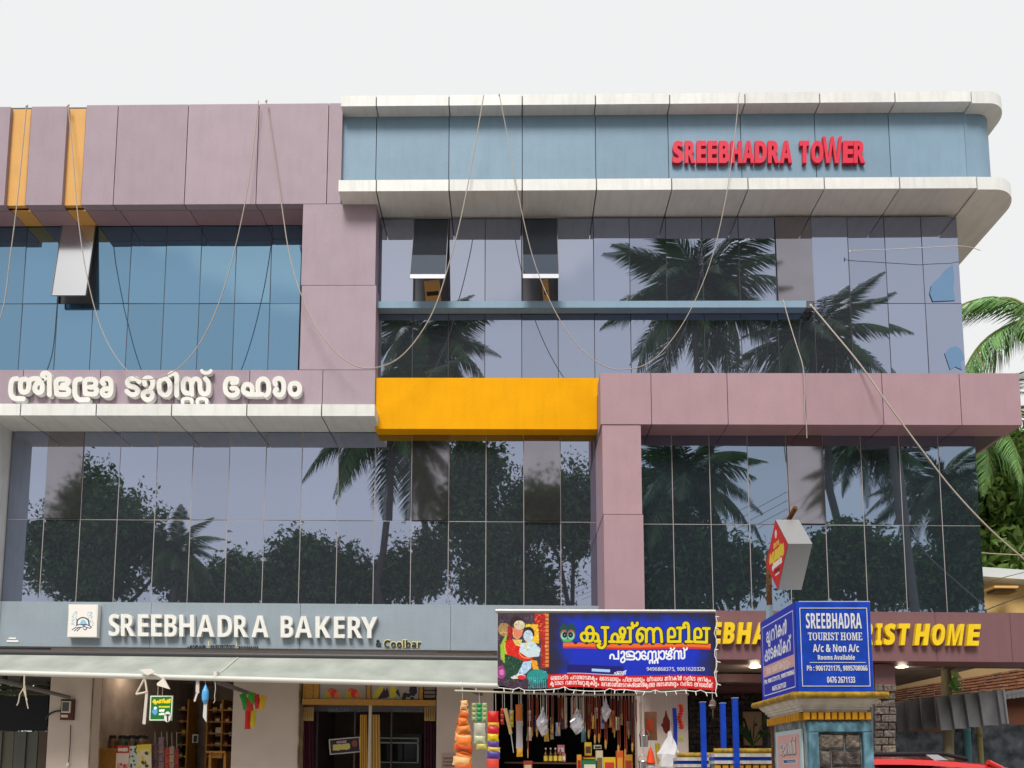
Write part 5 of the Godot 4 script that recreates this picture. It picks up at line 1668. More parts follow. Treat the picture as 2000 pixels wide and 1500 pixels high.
func make_worship_shop() -> void:
	var g: Geo
	var z := 9.75
	var t := thing("goods_pole", "thin horizontal pole under the banner from which shop goods hang", "pole", P(1110, 1357, z))
	g = Geo.new()
	g.tube([P(888, 1349, z), P(1000, 1353, z), P(1140, 1357, z), P(1345, 1356, z)], 0.014, 0.014, 7)
	part(t, "pole", g, C(190, 182, 165, 0.45))
	for x in [903, 930, 1252, 1330]:
		g = Geo.new()
		g.tube([P(x, 1350, z), P(x, 1332, z)], 0.008, 0.008, 5)
		part(t, "hanger", g, C(200, 198, 192, 0.4))
	# back of the shop
	t = thing("goods_shelves", "dark stepped shelves crowded with worship goods inside the shop", "shelf unit", P(1110, 1665, 12.4))
	for q in [[1476, 11.6], [1500, 11.4]]:
		part(t, "shelf_board", pblock(985, q[0] + 12, 1243, q[0] + 15, q[1] - 0.15, q[1] + 0.35), M.wood_dark)
	part(t, "back_board", pblock(960, 1340, 1300, 1665, 14.0, 14.1), C(34, 36, 44))
	part(t, "lower_front", pblock(985, 1516, 1243, 1665, 11.3, 11.4), M.wood_dark)
	# hanging bunches at the left end
	var s := thing("orange_bundle", "tall bundle of orange and cream cloth packs hung at the pole's left end", "cloth packs", P(905, 1505, z))
	hook(s, 903, 1350, 1370, z)
	for k in 26:
		var f := k / 25.0
		var yy := 1368 + f * 138
		var wide := lerpf(7.0, 17.0, minf(f * 1.8, 1.0))
		var xx := 906 + rng.randf_range(-5, 5) * (0.3 + f)
		var tone: Array = [[205, 98, 40], [224, 120, 48], [190, 84, 38], [226, 178, 122], [214, 132, 66], [180, 70, 36]][rng.randi() % 6]
		part(s, "pack", pouch(xx - wide, yy, xx + wide * rng.randf_range(0.7, 1.0), yy + rng.randf_range(9, 20), z - 0.05 * rng.randf(), 0.022, rng.randf_range(-0.35, 0.35)), C(tone[0], tone[1], tone[2], 0.5))
	s = thing("green_sachets", "sheet of green and clear sachets hung right of the orange bundle", "sachets", P(938, 1462, z))
	hook(s, 936, 1350, 1376, z)
	for k in 4:
		for j in 3:
			part(s, "sachet", pouch(921 + j * 10.3, 1373 + k * 9, 931 + j * 10.3, 1382 + k * 9, z + 0.02, 0.012), C([150, 45, 150][j], [160, 140, 165][j], [110, 85, 115][j], 0.3))
	part(s, "clear_pack", pouch(925, 1412, 948, 1436, z + 0.02, 0.02), C(178, 178, 160, 0.25))
	part(s, "clear_pack", pouch(925, 1437, 948, 1452, z + 0.02, 0.02), C(180, 186, 150, 0.25))
	part(s, "clear_pack", pouch(930, 1453, 951, 1463, z + 0.02, 0.01), C(190, 178, 90, 0.3))
	s = thing("bright_packets", "column of red, yellow and blue packets hung left of the dark shop opening", "packets", P(963, 1510, z))
	hook(s, 968, 1352, 1388, z)
	for q in [[952, 1389, 974, 1412, 200, 38, 36], [952, 1411, 975, 1419, 205, 165, 60], [952, 1418, 975, 1434, 198, 40, 52], [952, 1433, 974, 1448, 208, 180, 20], [952, 1447, 975, 1460, 92, 70, 140], [952, 1459, 977, 1468, 205, 180, 80], [951, 1467, 977, 1482, 80, 66, 140], [950, 1482, 975, 1512, 205, 70, 58]]:
		part(s, "packet", pouch(q[0], q[1], q[2], q[3], z, 0.02, rng.randf_range(-0.08, 0.08)), C(q[4], q[5], q[6], 0.35))
	s = thing("wooden_ladle", "pale slanted wooden bat hung at the left of the dark shop opening", "wooden bat", P(998, 1437, z))
	g = Geo.new()
	g.prism([P(983, 1384, z), P(990, 1383, z), P(1001, 1432, z), P(995, 1435, z)], Vector3(0, 0, -0.02))
	part(s, "blade", g, C(196, 165, 108, 0.6))
	g = Geo.new()
	g.tube([P(998, 1433, z), P(1003, 1470, z)], 0.006, 0.005, 5)
	part(s, "cord", g, C(190, 190, 185))
	hook(s, 985, 1353, 1384, z)
	s = thing("tall_pack", "tall pale strip pack with orange ends hung in the shop opening", "strip pack", P(1013, 1478, z))
	part(s, "pack", pouch(1007, 1376, 1020, 1408, z, 0.012), C(205, 110, 45, 0.4))
	part(s, "pack", pouch(1008, 1408, 1021, 1462, z, 0.012), C(178, 168, 172, 0.4))
	part(s, "pack", pouch(1009, 1462, 1021, 1478, z, 0.012), C(205, 150, 40, 0.4))
	hook(s, 1013, 1353, 1376, z)
	# garlands of beads
	var brown := C(128, 62, 42, 0.5)
	var rust := C(150, 70, 48, 0.5)
	var cream := C(196, 186, 170, 0.4)
	for q in [[1039, 1362, 1428, 5, "rust"], [1049, 1362, 1428, 5, "rust"], [1079, 1360, 1420, 5, "brown"], [1092, 1362, 1424, 5, "brown"], [1150, 1360, 1432, 6, "rust"], [1162, 1362, 1442, 5, "brown"], [1170, 1364, 1440, 6, "rust"], [1183, 1392, 1452, 6, "rust"], [1193, 1364, 1408, 4, "brown"], [1208, 1368, 1462, 6, "brown"], [1221, 1366, 1470, 5, "rust"], [1235, 1366, 1458, 5, "brown"], [1031, 1364, 1470, 3, "brown"], [1070, 1362, 1405, 3, "rust"], [1098, 1362, 1392, 3, "rust"], [1143, 1362, 1418, 3, "brown"], [1156, 1362, 1400, 3, "rust"], [1200, 1364, 1430, 3, "rust"], [1215, 1364, 1400, 3, "brown"], [1228, 1364, 1432, 3, "rust"], [1242, 1366, 1410, 3, "rust"]]:
		garland(("%s reddish brown bead garland hanging from the pole under the banner" if q[4] == "rust" else "%s dark brown bead garland hanging from the pole under the banner") % ("thin" if q[3] < 4 else ("long" if q[2] > 1435 else "stout")), q[0], q[1], q[2], z + 0.03 * sin(q[0]), q[3], rust if q[4] == "rust" else brown, C(190, 150, 80), ("thin " if q[3] < 4 else ("long " if q[2] > 1435 else "stout ")) + ("reddish garlands in the shop front" if q[4] == "rust" else "brown garlands in the shop front"))
	for q in [[1105, 1362, 1412], [1117, 1362, 1405], [1124, 1362, 1402], [1136, 1362, 1410], [1251, 1372, 1440]]:
		garland("pale cream bead garland hanging from the pole under the banner", q[0], q[1], q[2], z, 4, cream, cream, "cream garlands in the shop front")
	for k in 14:
		var x := 1000.0 + k * 17.5 + rng.randf_range(-4, 4)
		var y := rng.randf_range(1385, 1425)
		s = thing("hanging_sachet", "small %s sachet hanging in the dark depth of the worship shop" % ["slate blue", "brick red", "beige", "grey green", "mustard"][k % 5], "sachet", P(x, y + 26, 11.3), ["slate blue", "brick red", "beige", "grey green", "mustard"][k % 5] + " sachets inside the worship shop")
		var cc: Array = [[96, 104, 128], [120, 60, 50], [150, 140, 120], [60, 84, 92], [140, 110, 50]][k % 5]
		part(s, "sachet", pouch(x - 5, y, x + 5, y + 26, 11.3, 0.02, rng.randf_range(-0.1, 0.1)), C(cc[0], cc[1], cc[2], 0.35))
		hook(s, x, 1340, y, 11.3)
	for k in 16:
		var x := 982.0 + k * 16.6 + rng.randf_range(-5, 5)
		var y := rng.randf_range(1372, 1402)
		var cc: Array = [[190, 60, 50], [205, 170, 60], [70, 110, 80], [210, 200, 190], [90, 80, 140], [200, 120, 60], [170, 150, 120], [60, 70, 90]][k % 8]
		var hue: String = ["red", "yellow", "green", "white", "violet", "orange", "beige", "navy"][k % 8]
		s = thing("hanging_packet", "short %s packet strip hung between the bead garlands" % hue, "packet strip", P(x, y + 40, z + 0.12), hue + " packet strips among the garlands")
		for j in rng.randi_range(2, 4):
			part(s, "packet", pouch(x - 3.4, y + j * 11, x + 3.4, y + 10 + j * 11, z + 0.12, 0.012, rng.randf_range(-0.15, 0.15)), C(cc[0], cc[1], cc[2], 0.35))
		hook(s, x, 1355, y, z + 0.12)
	var clear := mat("clear_film", lin(0.55, 0.53, 0.58), 0.15, 0.35)
	for q in [[1060, 1380, 1437, 22], [1127, 1384, 1434, 30], [1183, 1364, 1409, 19]]:
		s = thing("film_bundle", "crumpled shiny clear bag of small white goods hung among the garlands", "plastic bag", P(q[0], q[2], z - 0.1), "shiny bags in the shop front")
		part(s, "bag", crumple(q[0], q[1], q[2], q[3], z - 0.1, int(q[0])), clear)
		hook(s, q[0], 1354, q[1], z - 0.1)
	# pots, cones and bags at the right end
	for q in [[1258, 1424, 1459, "steel pail with a bail handle hung over another pail"], [1256, 1474, 1510, "steel pail with a bail handle hung lowest beside the orange cone"]]:
		s = thing("steel_pail", q[3], "pail", P(q[0], q[2], z))
		var hgt := P(q[0], q[1] + 12, z).y - P(q[0], q[2], z).y
		g = Geo.new()
		g.lathe(P(q[0], q[2], z), [Vector2(0.062, hgt), Vector2(0.066, hgt - 0.008), Vector2(0.058, hgt - 0.015), Vector2(0.05, 0.0), Vector2(0, 0.0)], 14)
		part(s, "body", g, C(190, 190, 192, 0.22, 0.9))
		g = Geo.new()
		var arc := []
		for k in 9:
			var a := PI * k / 8.0
			arc.append(P(q[0], q[1] + 13, z) + Vector3(cos(a) * 0.062, sin(a) * 0.085, 0))
		g.tube(arc, 0.004, 0.004, 5)
		part(s, "handle", g, C(190, 190, 192, 0.22, 0.9))
		hook(s, q[0], 1356 if q[1] < 1450 else 1460, q[1], z)
	s = thing("orange_tray_pack", "arched clear pack with orange cloth inside hung above the pails", "pack", P(1272, 1448, z + 0.1))
	part(s, "backing", pouch(1258, 1390, 1284, 1446, z + 0.12, 0.02), C(176, 128, 96, 0.25))
	part(s, "cloth", pouch(1261, 1404, 1277, 1430, z + 0.07, 0.02), C(215, 92, 58, 0.6))
	hook(s, 1271, 1357, 1392, z + 0.1)
	s = thing("orange_cone", "bright orange pointed pack with a white foot hung right of the pails", "pack", P(1271, 1503, z))
	g = Geo.new()
	g.lathe(P(1271, 1490, z), [Vector2(0.004, 0.20), Vector2(0.03, 0.14), Vector2(0.06, 0.0), Vector2(0, 0.0)], 10)
	part(s, "cone", g, C(228, 78, 28, 0.5))
	part(s, "foot", pouch(1263, 1490, 1280, 1504, z, 0.03), C(205, 200, 200, 0.4))
	hook(s, 1271, 1446, 1462, z)
	s = thing("yellow_ladle", "mustard yellow plastic ladle hung above the white bag", "ladle", P(1285, 1490, z + 0.05))
	g = Geo.new()
	g.tube([P(1284, 1452, z), P(1284, 1474, z), P(1285, 1492, z)], 0.03, 0.012, 8)
	part(s, "ladle", g, C(172, 150, 40, 0.4))
	hook(s, 1284, 1440, 1452, z)
	s = thing("white_bag", "large crumpled white plastic bag hung beside the blue cloth roll", "plastic bag", P(1308, 1515, z - 0.2))
	part(s, "bag", crumple(1308, 1428, 1520, 44, z - 0.2, 5), C(205, 203, 206, 0.25))
	hook(s, 1309, 1357, 1430, z - 0.2)
	s = thing("blue_cloth_roll", "narrow bright blue cloth roll hung beside the red flower garland", "cloth roll", P(1318, 1455, z))
	g = Geo.new()
	g.tube([P(1317, 1383, z), P(1319, 1415, z), P(1319, 1455, z)], 0.026, 0.026, 8)
	part(s, "roll", g, C(28, 62, 190, 0.6))
	hook(s, 1317, 1357, 1383, z)
	s = thing("red_flower_garland", "bright red flower garland with pale ends hung on the grey pier", "flower garland", P(1330, 1455, z))
	for k in 9:
		g = Geo.new()
		g.lathe(P(1329 + 2.0 * sin(k), 1378 + k * 5.4, z), [Vector2(0, 0.022), Vector2(0.03, 0.01), Vector2(0.034, -0.008), Vector2(0, -0.022)], 8)
		part(s, "flower", g, C(226, 52 + 8 * (k % 2), 30, 0.7))
	for k in 3:
		part(s, "bud_end", pouch(1324 + k * 4, 1436, 1328 + k * 4, 1450, z, 0.008, 0.2), C(190, 188, 120, 0.6))
	hook(s, 1329, 1357, 1378, z)
	s = thing("brown_pouch", "brown drawstring cloth pouch hung left of the blue cloth roll", "pouch", P(1302, 1432, z + 0.1))
	part(s, "pouch", crumple(1301, 1388, 1432, 18, z + 0.1, 9), C(128, 52, 42, 0.8))
	hook(s, 1301, 1357, 1390, z + 0.1)
	# goods on the shelves
	for k in 4:
		var at := P(1066 + k * 9.5, 1488, 11.5)
		s = thing("oil_bottle", "small oil bottle with a yellow label on the shop shelf", "bottle", at, "oil bottles on the shop shelf")
		g = Geo.new()
		g.lathe(at, [Vector2(0, 0.19), Vector2(0.011, 0.19), Vector2(0.011, 0.15), Vector2(0.028, 0.11), Vector2(0.03, 0.0), Vector2(0, 0.0)], 10)
		part(s, "glass", g, C(88, 62, 30, 0.15))
		g = Geo.new()
		g.lathe(at + Vector3(0, 0.015, 0), [Vector2(0.0315, 0.075), Vector2(0.0315, 0.0)], 10)
		part(s, "label", g, C(205, 180, 70))
		g = Geo.new()
		g.lathe(at + Vector3(0, 0.186, 0), [Vector2(0, 0.025), Vector2(0.013, 0.022), Vector2(0.013, 0.0), Vector2(0, 0.0)], 8)
		part(s, "cap", g, C(200, 195, 185))
	for q in [[1089, 1455, 1103, 1472, 185, 110, 130, 220, 200, 205, "pink incense box standing above the oil bottles"], [1096, 1472, 1105, 1488, 200, 120, 120, 225, 220, 215, "pink and white box right of the oil bottles"], [1142, 1450, 1156, 1476, 200, 165, 50, 90, 60, 40, "tall yellow box with a dark picture on the shop shelf"], [1160, 1455, 1175, 1463, 200, 200, 190, 70, 70, 70, "small white box lying above other boxes on the shop shelf"], [1127, 1474, 1136, 1510, 190, 140, 40, 150, 30, 30, "narrow yellow box left of the green topped box"], [1136, 1478, 1167, 1484, 150, 38, 40, 190, 170, 60, "flat red box lying on the green topped box"], [1137, 1485, 1167, 1512, 42, 110, 72, 205, 205, 185, "green topped white box on the front shelf"], [1164, 1466, 1178, 1512, 190, 178, 150, 110, 90, 60, "tall cream box between the green and yellow boxes"], [1178, 1479, 1203, 1512, 208, 172, 40, 190, 60, 50, "wide yellow box with red lettering on the front shelf"], [1204, 1466, 1218, 1512, 205, 92, 40, 210, 150, 60, "tall orange box right of the wide yellow box"], [1219, 1474, 1236, 1512, 190, 128, 40, 150, 60, 40, "ochre box at the right end of the front shelf"], [1022, 1486, 1040, 1512, 150, 60, 50, 200, 180, 140, "dull red box at the left end of the front shelf"]]:
		carton("goods_box", q[10], q[0], q[1], q[2], q[3], 11.35 if q[3] > 1500 else 11.55, C(q[4], q[5], q[6]), C(q[7], q[8], q[9]), "", "box")
	# notice on the pier left of the orange bundle
	s = thing("wall_notice", "small pinkish printed notice on the pier behind the orange bundle", "notice", P(880, 1510, 10.94))
	part(s, "paper", pblock(862, 1474, 892, 1520, 10.935, 10.948), C(178, 152, 142))
	for k in 4:
		part(s, "line", facade_text(["WARNING", "PLEASE", "PARKING", "VEHICLE"][k].substr(0, 5 + k % 3), font_bold, 866, 1479 + k * 7, 888, 1483 + k * 7, 10.932, 0.002), C(90, 60, 58))

# ---------------------------------------------------------------- porch, gate and neighbours
# a wall of separate stones between two pixel corners at depth Z; the joints are recessed
func stonework(parent: Node3D, x0: float, y0: float, x1: float, y1: float, z: float, cols: int, rows: int, kinds: Array, deep := 0.05) -> void:
	for j in rows:
		var edge := []
		for i in cols + 1:
			var k := float(i) / cols
			if i > 0 and i < cols:
				k += (0.25 if j % 2 else -0.25) / cols + rng.randf_range(-0.15, 0.15) / cols
			edge.append(k)
		for i in cols:
			var a := P(lerpf(x0, x1, edge[i]), lerpf(y0, y1, float(j) / rows), z)
			var c := P(lerpf(x0, x1, edge[i + 1]), lerpf(y0, y1, (j + 1.0) / rows), z)
			var g := Geo.new()
			var proud := rng.randf_range(0.0, deep * 0.5)
			var size := Vector3(c.x - a.x - 0.008, a.y - c.y - 0.008, deep)
			g.bevel_box(Vector3((a.x + c.x) * 0.5, (a.y + c.y) * 0.5, -z - deep * 0.5 + proud), size, minf(0.012, size.y * 0.3), Basis.from_euler(Vector3(rng.randf_range(-0.03, 0.03), rng.randf_range(-0.03, 0.03), 0)))
			part(parent, "stone", g, M[kinds[rng.randi() % kinds.size()]])

func make_porch(b: Node3D) -> void:
	for q in [["stone_a", 0.20, 0.16, 0.145], ["stone_b", 0.28, 0.235, 0.205], ["stone_c", 0.14, 0.13, 0.13], ["stone_d", 0.38, 0.31, 0.25]]:
		wavy(mat(q[0], lin(q[1], q[2], q[3]), 0.85, 0.0, "stain", Vector3(1.5, 1.5, 1.5)), "rough_n", 1.0)
	var g := Geo.new()
	var xl := P(1345, 1400, 10.95).x
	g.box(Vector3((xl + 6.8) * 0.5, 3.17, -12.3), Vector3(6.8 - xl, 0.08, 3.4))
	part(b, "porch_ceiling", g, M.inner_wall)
	part(b, "porch_beam", pblock(1402, 1312, 1720, 1328, 11.6, 11.9), M.fascia_brown)
	part(b, "porch_beam", pblock(1360, 1334, 1720, 1346, 12.9, 13.2), M.fascia_brown)
	for q in [[1474, 1301], [1762, 1304]]:
		g = Geo.new()
		var p := P(q[0], q[1], 10.9)
		g.lathe(Vector3(p.x, 3.128, -10.9), [Vector2(0, 0.0), Vector2(0.08, 0.0), Vector2(0.08, -0.02), Vector2(0, -0.02)], 14)
		part(b, "ceiling_lamp", g, M.lamp_glow)
		shop_light(Vector3(p.x, 3.08, -10.9), 0.07)
	var wall := part(b, "porch_wall", pblock(1340, 1330, 1720, 1665, 13.55, 13.8), M.core)
	stonework(wall, 1345, 1345, 1500, 1520, 13.5, 8, 16, ["stone_a", "stone_c", "stone_c"], 0.06)
	var col := part(b, "porch_column", pblock(1709, 1290, 1748, 1336, 10.32, 10.7), M.fascia_brown)
	part(col, "column_core", pblock(1711, 1336, 1746, 1800, 10.36, 10.66), M.core)
	stonework(col, 1708, 1337, 1750, 1530, 10.3, 2, 13, ["stone_a", "stone_b", "stone_d", "stone_b"], 0.06)
	part(b, "porch_wall_panel", pblock(1452, 1385, 1488, 1450, 13.38, 13.44), C(152, 128, 100))
	# potted plant by the entrance
	var t := thing("potted_plant", "dark strappy leaved plant in the porch behind the blue poles", "plant", P(1470, 1520, 12.6))
	for k in 16:
		g = Geo.new()
		var a := TAU * k / 16.0
		var foot := P(1470, 1455, 12.6)
		var tip := foot + Vector3(cos(a) * 0.42, 0.55 - 0.5 * absf(sin(k * 1.7)), sin(a) * 0.3)
		var mid := foot.lerp(tip, 0.5) + Vector3(0, 0.18, 0)
		var w := Vector3(0, 0.02, 0.02)
		g.quad(foot - w, mid - w * 1.4, mid + w * 1.4, foot + w, Vector3.UP)
		g.tri(mid - w * 1.4, tip, mid + w * 1.4, Vector3.UP)
		part(t, "leaf", g, C(52, 84, 50))
	g = Geo.new()
	g.tube([P(1470, 1520, 12.6), P(1470, 1455, 12.6)], 0.03, 0.02, 6)
	part(t, "stem", g, C(84, 74, 60))
	g = Geo.new()
	var pot := P(1470, 1520, 12.6)
	g.lathe(pot, [Vector2(0.17, 0.05), Vector2(0.18, 0.02), Vector2(0.12, -0.3), Vector2(0, -0.3)], 14)
	part(t, "pot", g, C(120, 70, 50))
	t = thing("wall_lamp", "twisted wire lantern hanging under the banner's right corner", "lantern", P(1393, 1404, 9.2))
	hook(t, 1391, 1349, 1366, 9.2)
	g = Geo.new()
	g.lathe(P(1392, 1376, 9.2), [Vector2(0.006, 0.07), Vector2(0.035, 0.04), Vector2(0.042, 0.0), Vector2(0.03, -0.04), Vector2(0.006, -0.07), Vector2(0.004, -0.16)], 8)
	part(t, "cage", g, C(98, 84, 78, 0.6))
	g = Geo.new()
	g.lathe(P(1391, 1378, 9.2), [Vector2(0.02, 0.02), Vector2(0.045, 0.0), Vector2(0.02, -0.02)], 8)
	part(t, "band", g, C(190, 175, 165))

func make_gate() -> void:
	mat("paint_blue", lin(0.012, 0.075, 0.62), 0.4, 0.0, "blotch", Vector3(1, 1, 1))
	mat("paint_yellow", lin(0.70, 0.42, 0.04), 0.5, 0.0, "stain", Vector3(1.5, 0.7, 1.5))
	mat("paint_orange", lin(0.76, 0.36, 0.02), 0.5, 0.0, "blotch", Vector3(1.5, 0.7, 1.5))
	mat("plaster_white", lin(0.76, 0.70, 0.62), 0.8, 0.0, "blotch", Vector3(1.6, 0.35, 1.6))
	mat("plaster_sky", lin(0.22, 0.46, 0.60), 0.75, 0.0, "stain", Vector3(0.9, 0.5, 0.9))
	mat("plaster_pale", lin(0.42, 0.52, 0.56), 0.8, 0.0, "stain", Vector3(0.9, 0.5, 0.9))
	var g: Geo
	var t: Node3D
	for q in [[1366, 1375, 1372, 1515, 6.7, "bright blue square post standing left of the other two by the gate wall"], [1405, 1414, 1374, 1515, 6.75, "bright blue square post in the middle of three by the gate wall"], [1429, 1438, 1364, 1515, 6.5, "tallest bright blue square post next to the gate pillar"]]:
		t = thing("blue_post", q[5], "post", Vector3(P(q[0], 1500, q[4]).x, 0, -q[4]), "blue posts by the gate")
		g = Geo.new()
		var top := P(q[0] + 4, q[2], q[4])
		g.box(Vector3(top.x + 0.015, top.y * 0.5, -q[4] - 0.02), Vector3(0.042, top.y, 0.042))
		part(t, "tube", g, M.paint_blue)
		g = Geo.new()
		g.box(Vector3(top.x + 0.015, top.y + 0.004, -q[4] - 0.02), Vector3(0.05, 0.008, 0.05))
		part(t, "cap", g, C(130, 150, 200, 0.4))
	# low wall with a rounded yellow coping
	for q in [[1322, 1408, 1475, 7.0, "low blue and yellow gate wall behind the left blue post"], [1394, 1512, 1467, 6.6, "higher blue and yellow gate wall joined to the gate pillar"]]:
		t = thing("gate_wall", q[4], "wall", Vector3(P(q[0], 1500, q[3]).x, 0, -q[3]))
		var a := P(q[0], q[2], q[3])
		var c := P(q[1], q[2], q[3])
		g = Geo.new()
		g.tube([a, c], 0.024, 0.024, 8)
		part(t, "coping", g, M.paint_yellow)
		var w := c.x - a.x
		var mx := (a.x + c.x) * 0.5
		g = Geo.new()
		g.box(Vector3(mx, a.y - 0.035, -q[3] - 0.08), Vector3(w, 0.03, 0.2))
		part(t, "moulding", g, M.plaster_white)
		g = Geo.new()
		g.box(Vector3(mx, a.y - 0.065, -q[3] - 0.08), Vector3(w, 0.028, 0.17))
		part(t, "blue_rail", g, M.paint_blue)
		g = Geo.new()
		g.box(Vector3(mx, a.y - 0.095, -q[3] - 0.08), Vector3(w, 0.028, 0.2))
		part(t, "moulding", g, M.plaster_white)
		var n := int(w / 0.062)
		for k in n:
			g = Geo.new()
			g.bevel_box(Vector3(a.x + (k + 0.5) * w / n, a.y - 0.2, -q[3] - 0.02), Vector3(w / n * 0.78, 0.17, 0.06), 0.006)
			part(t, "dentil", g, M.paint_orange)
		g = Geo.new()
		g.box(Vector3(mx, (a.y - 0.11) * 0.5, -q[3] - 0.1), Vector3(w, a.y - 0.11, 0.1))
		part(t, "wall_body", g, M.plaster_sky)
	# gate pillar
	var xl := 1.876
	var xr := 2.372
	var zn := 5.0
	var zf := 5.72
	var top := P(0, 1175, zn).y
	var low := P(0, 1352, zn).y
	t = thing("gate_pillar", "sky blue gate pillar with stone inset and a yellow rimmed capital", "gate pillar", Vector3((xl + xr) * 0.5, 0, -(zn + zf) * 0.5))
	var mid := Vector3((xl + xr) * 0.5, 0, -(zn + zf) * 0.5)
	var hx := (xr - xl) * 0.5
	var hz := (zf - zn) * 0.5
	# capital: a rounded yellow rim, a white cove and steps
	g = Geo.new()
	var ry := low - 0.022
	var e := 0.048
	var rim := [mid + Vector3(-hx - e, ry, hz + e), mid + Vector3(hx + e, ry, hz + e), mid + Vector3(hx + e, ry, -hz - e), mid + Vector3(-hx - e, ry, -hz - e)]
	for k in 4:
		var d: Vector3 = (rim[(k + 1) % 4] - rim[k]).normalized() * 0.004
		g = Geo.new()
		g.tube([rim[k] - d * 4.0, rim[(k + 1) % 4] + d * 4.0], 0.021, 0.021, 10)
		part(t, "rim", g, M.paint_yellow)
	var prof := [[0.036, -0.04, 0.0], [0.03, -0.045, 0.0], [0.022, -0.075, 0.0], [0.0, -0.105, 0.0], [-0.012, -0.11, 0.0], [-0.012, -0.125, 0.0], [-0.024, -0.127, 0.0], [-0.024, -0.142, 0.0], [-0.036, -0.144, 0.0], [-0.036, -0.155, 0.0]]
	g = Geo.new()
	for k in prof.size() - 1:
		var ring := []
		for p in [prof[k], prof[k + 1]]:
			var r := []
			for s in [[-1, 1], [1, 1], [1, -1], [-1, -1]]:
				r.append(mid + Vector3(s[0] * (hx + p[0]), low + p[1] + 0.03, s[1] * (hz + p[0])))
			ring.append(r)
		for i in 4:
			var j := (i + 1) % 4
			var m: Vector3 = (ring[0][i] + ring[0][j]) * 0.5
			g.quad(ring[0][i], ring[0][j], ring[1][j], ring[1][i], Vector3(m.x - mid.x, -0.2, m.z - mid.z))
	g.box(mid + Vector3(0, low - 0.012, 0), Vector3(hx * 2 + 0.06, 0.02, hz * 2 + 0.06))
	part(t, "capital", g, M.plaster_white)
	var dy := low - 0.155
	for k in 10:
		g = Geo.new()
		g.bevel_box(Vector3(xl + 0.035 + (k + 0.5) * (hx * 2 - 0.05) / 10.0, dy, -zn - 0.03), Vector3(0.034, 0.05, 0.04), 0.005)
		part(t, "dentil", g, M.paint_orange)
	for k in 13:
		g = Geo.new()
		g.bevel_box(Vector3(xl + 0.035, dy, -zn - 0.06 - (k + 0.5) * (hz * 2 - 0.08) / 13.0), Vector3(0.04, 0.05, 0.036), 0.005)
		part(t, "dentil", g, M.paint_orange)
	var sx0 := xl + 0.05
	var sx1 := xr - 0.005
	var sy := dy - 0.03
	g = Geo.new()
	g.box(Vector3((sx0 + sx1) * 0.5, sy * 0.5 + 0.05, -(zn + zf) * 0.5 - 0.02), Vector3(sx1 - sx0 - 0.03, sy + 0.1, zf - zn - 0.1))
	part(t, "shaft", g, M.plaster_pale)
	# blue frame round the stone inset on the front
	var fz := -zn - 0.055
	for q in [[sx0 + 0.02, sx1, sy - 0.075, sy - 0.005], [sx0 + 0.02, sx0 + 0.085, 0.0, sy - 0.076], [sx1 - 0.065, sx1, 0.0, sy - 0.076]]:
		g = Geo.new()
		g.bevel_box(Vector3((q[0] + q[1]) * 0.5, (q[2] + q[3]) * 0.5, fz), Vector3(q[1] - q[0], q[3] - q[2], 0.05), 0.006)
		part(t, "frame", g, M.plaster_sky)
	var ix0 := sx0 + 0.088
	var ix1 := sx1 - 0.068
	for j in 14:
		var y1 := sy - 0.08 - j * 0.115
		var cut := ix0 + (ix1 - ix0) * (0.3 if j % 2 else 0.62)
		for q in [[ix0, cut], [cut, ix1]]:
			g = Geo.new()
			var rough := rng.randf_range(0.0, 0.012)
			g.bevel_box(Vector3((q[0] + q[1]) * 0.5, y1 - 0.055, fz - 0.03 + rough), Vector3(q[1] - q[0] - 0.01, 0.102, 0.06), 0.016, Basis.from_euler(Vector3(rng.randf_range(-0.08, 0.08), rng.randf_range(-0.08, 0.08), 0)))
			part(t, "stone", g, M[["stone_d", "stone_b", "stone_a", "stone_d"][rng.randi() % 4]])
	# the sign box on top
	t = thing("room_sign_box", "blue sign box with white lettering about rooms on the gate pillar", "sign box", mid + Vector3(0, low, 0))
	g = Geo.new()
	g.bevel_box(mid + Vector3(0, (top + low) * 0.5, 0), Vector3(hx * 2, top - low, hz * 2), 0.004)
	part(t, "box", g, M.paint_blue)
	g = Geo.new()
	g.box(mid + Vector3(0.02, top + 0.004, 0.0), Vector3(hx * 1.9, 0.008, hz * 1.9))
	part(t, "top_sheet", g, C(200, 200, 200))
	var front := func(u: float, v: float) -> Vector3:
		return Vector3(lerpf(xl, xr, u), lerpf(top, low, v), -zn + 0.004)
	for q in [["SREEBHADRA", font_bold, 0.13, 0.13, 0.87, 0.30], ["TOURIST HOME", font_serif, 0.15, 0.345, 0.87, 0.43], ["A/c & Non A/c", font_bold, 0.21, 0.475, 0.82, 0.56], ["Rooms Available", font_bold, 0.27, 0.59, 0.76, 0.645], ["Ph : 9061721175, 9895708066", font_bold, 0.12, 0.705, 0.92, 0.775], ["0476 2671133", font_bold, 0.38, 0.83, 0.75, 0.90]]:
		var n: Vector3 = front.call(q[2], q[3])
		var line := part(t, "lettering", set_text(q[0], q[1], front.call(q[2], q[3]), front.call(q[4], q[3]), front.call(q[2], q[5]), 0.003), M.ink_white)
		if q[0] == "SREEBHADRA":
			line.set_meta("label", "tall white block lettering")
	for q in [[0.05, 0.07, 0.95, 0.077], [0.05, 0.93, 0.95, 0.937], [0.05, 0.077, 0.058, 0.93], [0.942, 0.077, 0.95, 0.93], [0.16, 0.672, 0.90, 0.678]]:
		g = Geo.new()
		g.prism([front.call(q[0], q[1]), front.call(q[2], q[1]), front.call(q[2], q[3]), front.call(q[0], q[3])], Vector3(0, 0, -0.003))
		part(t, "border", g, M.ink_white)
	var im := image_of(512, 432, Color(0.02, 0.16, 0.74))
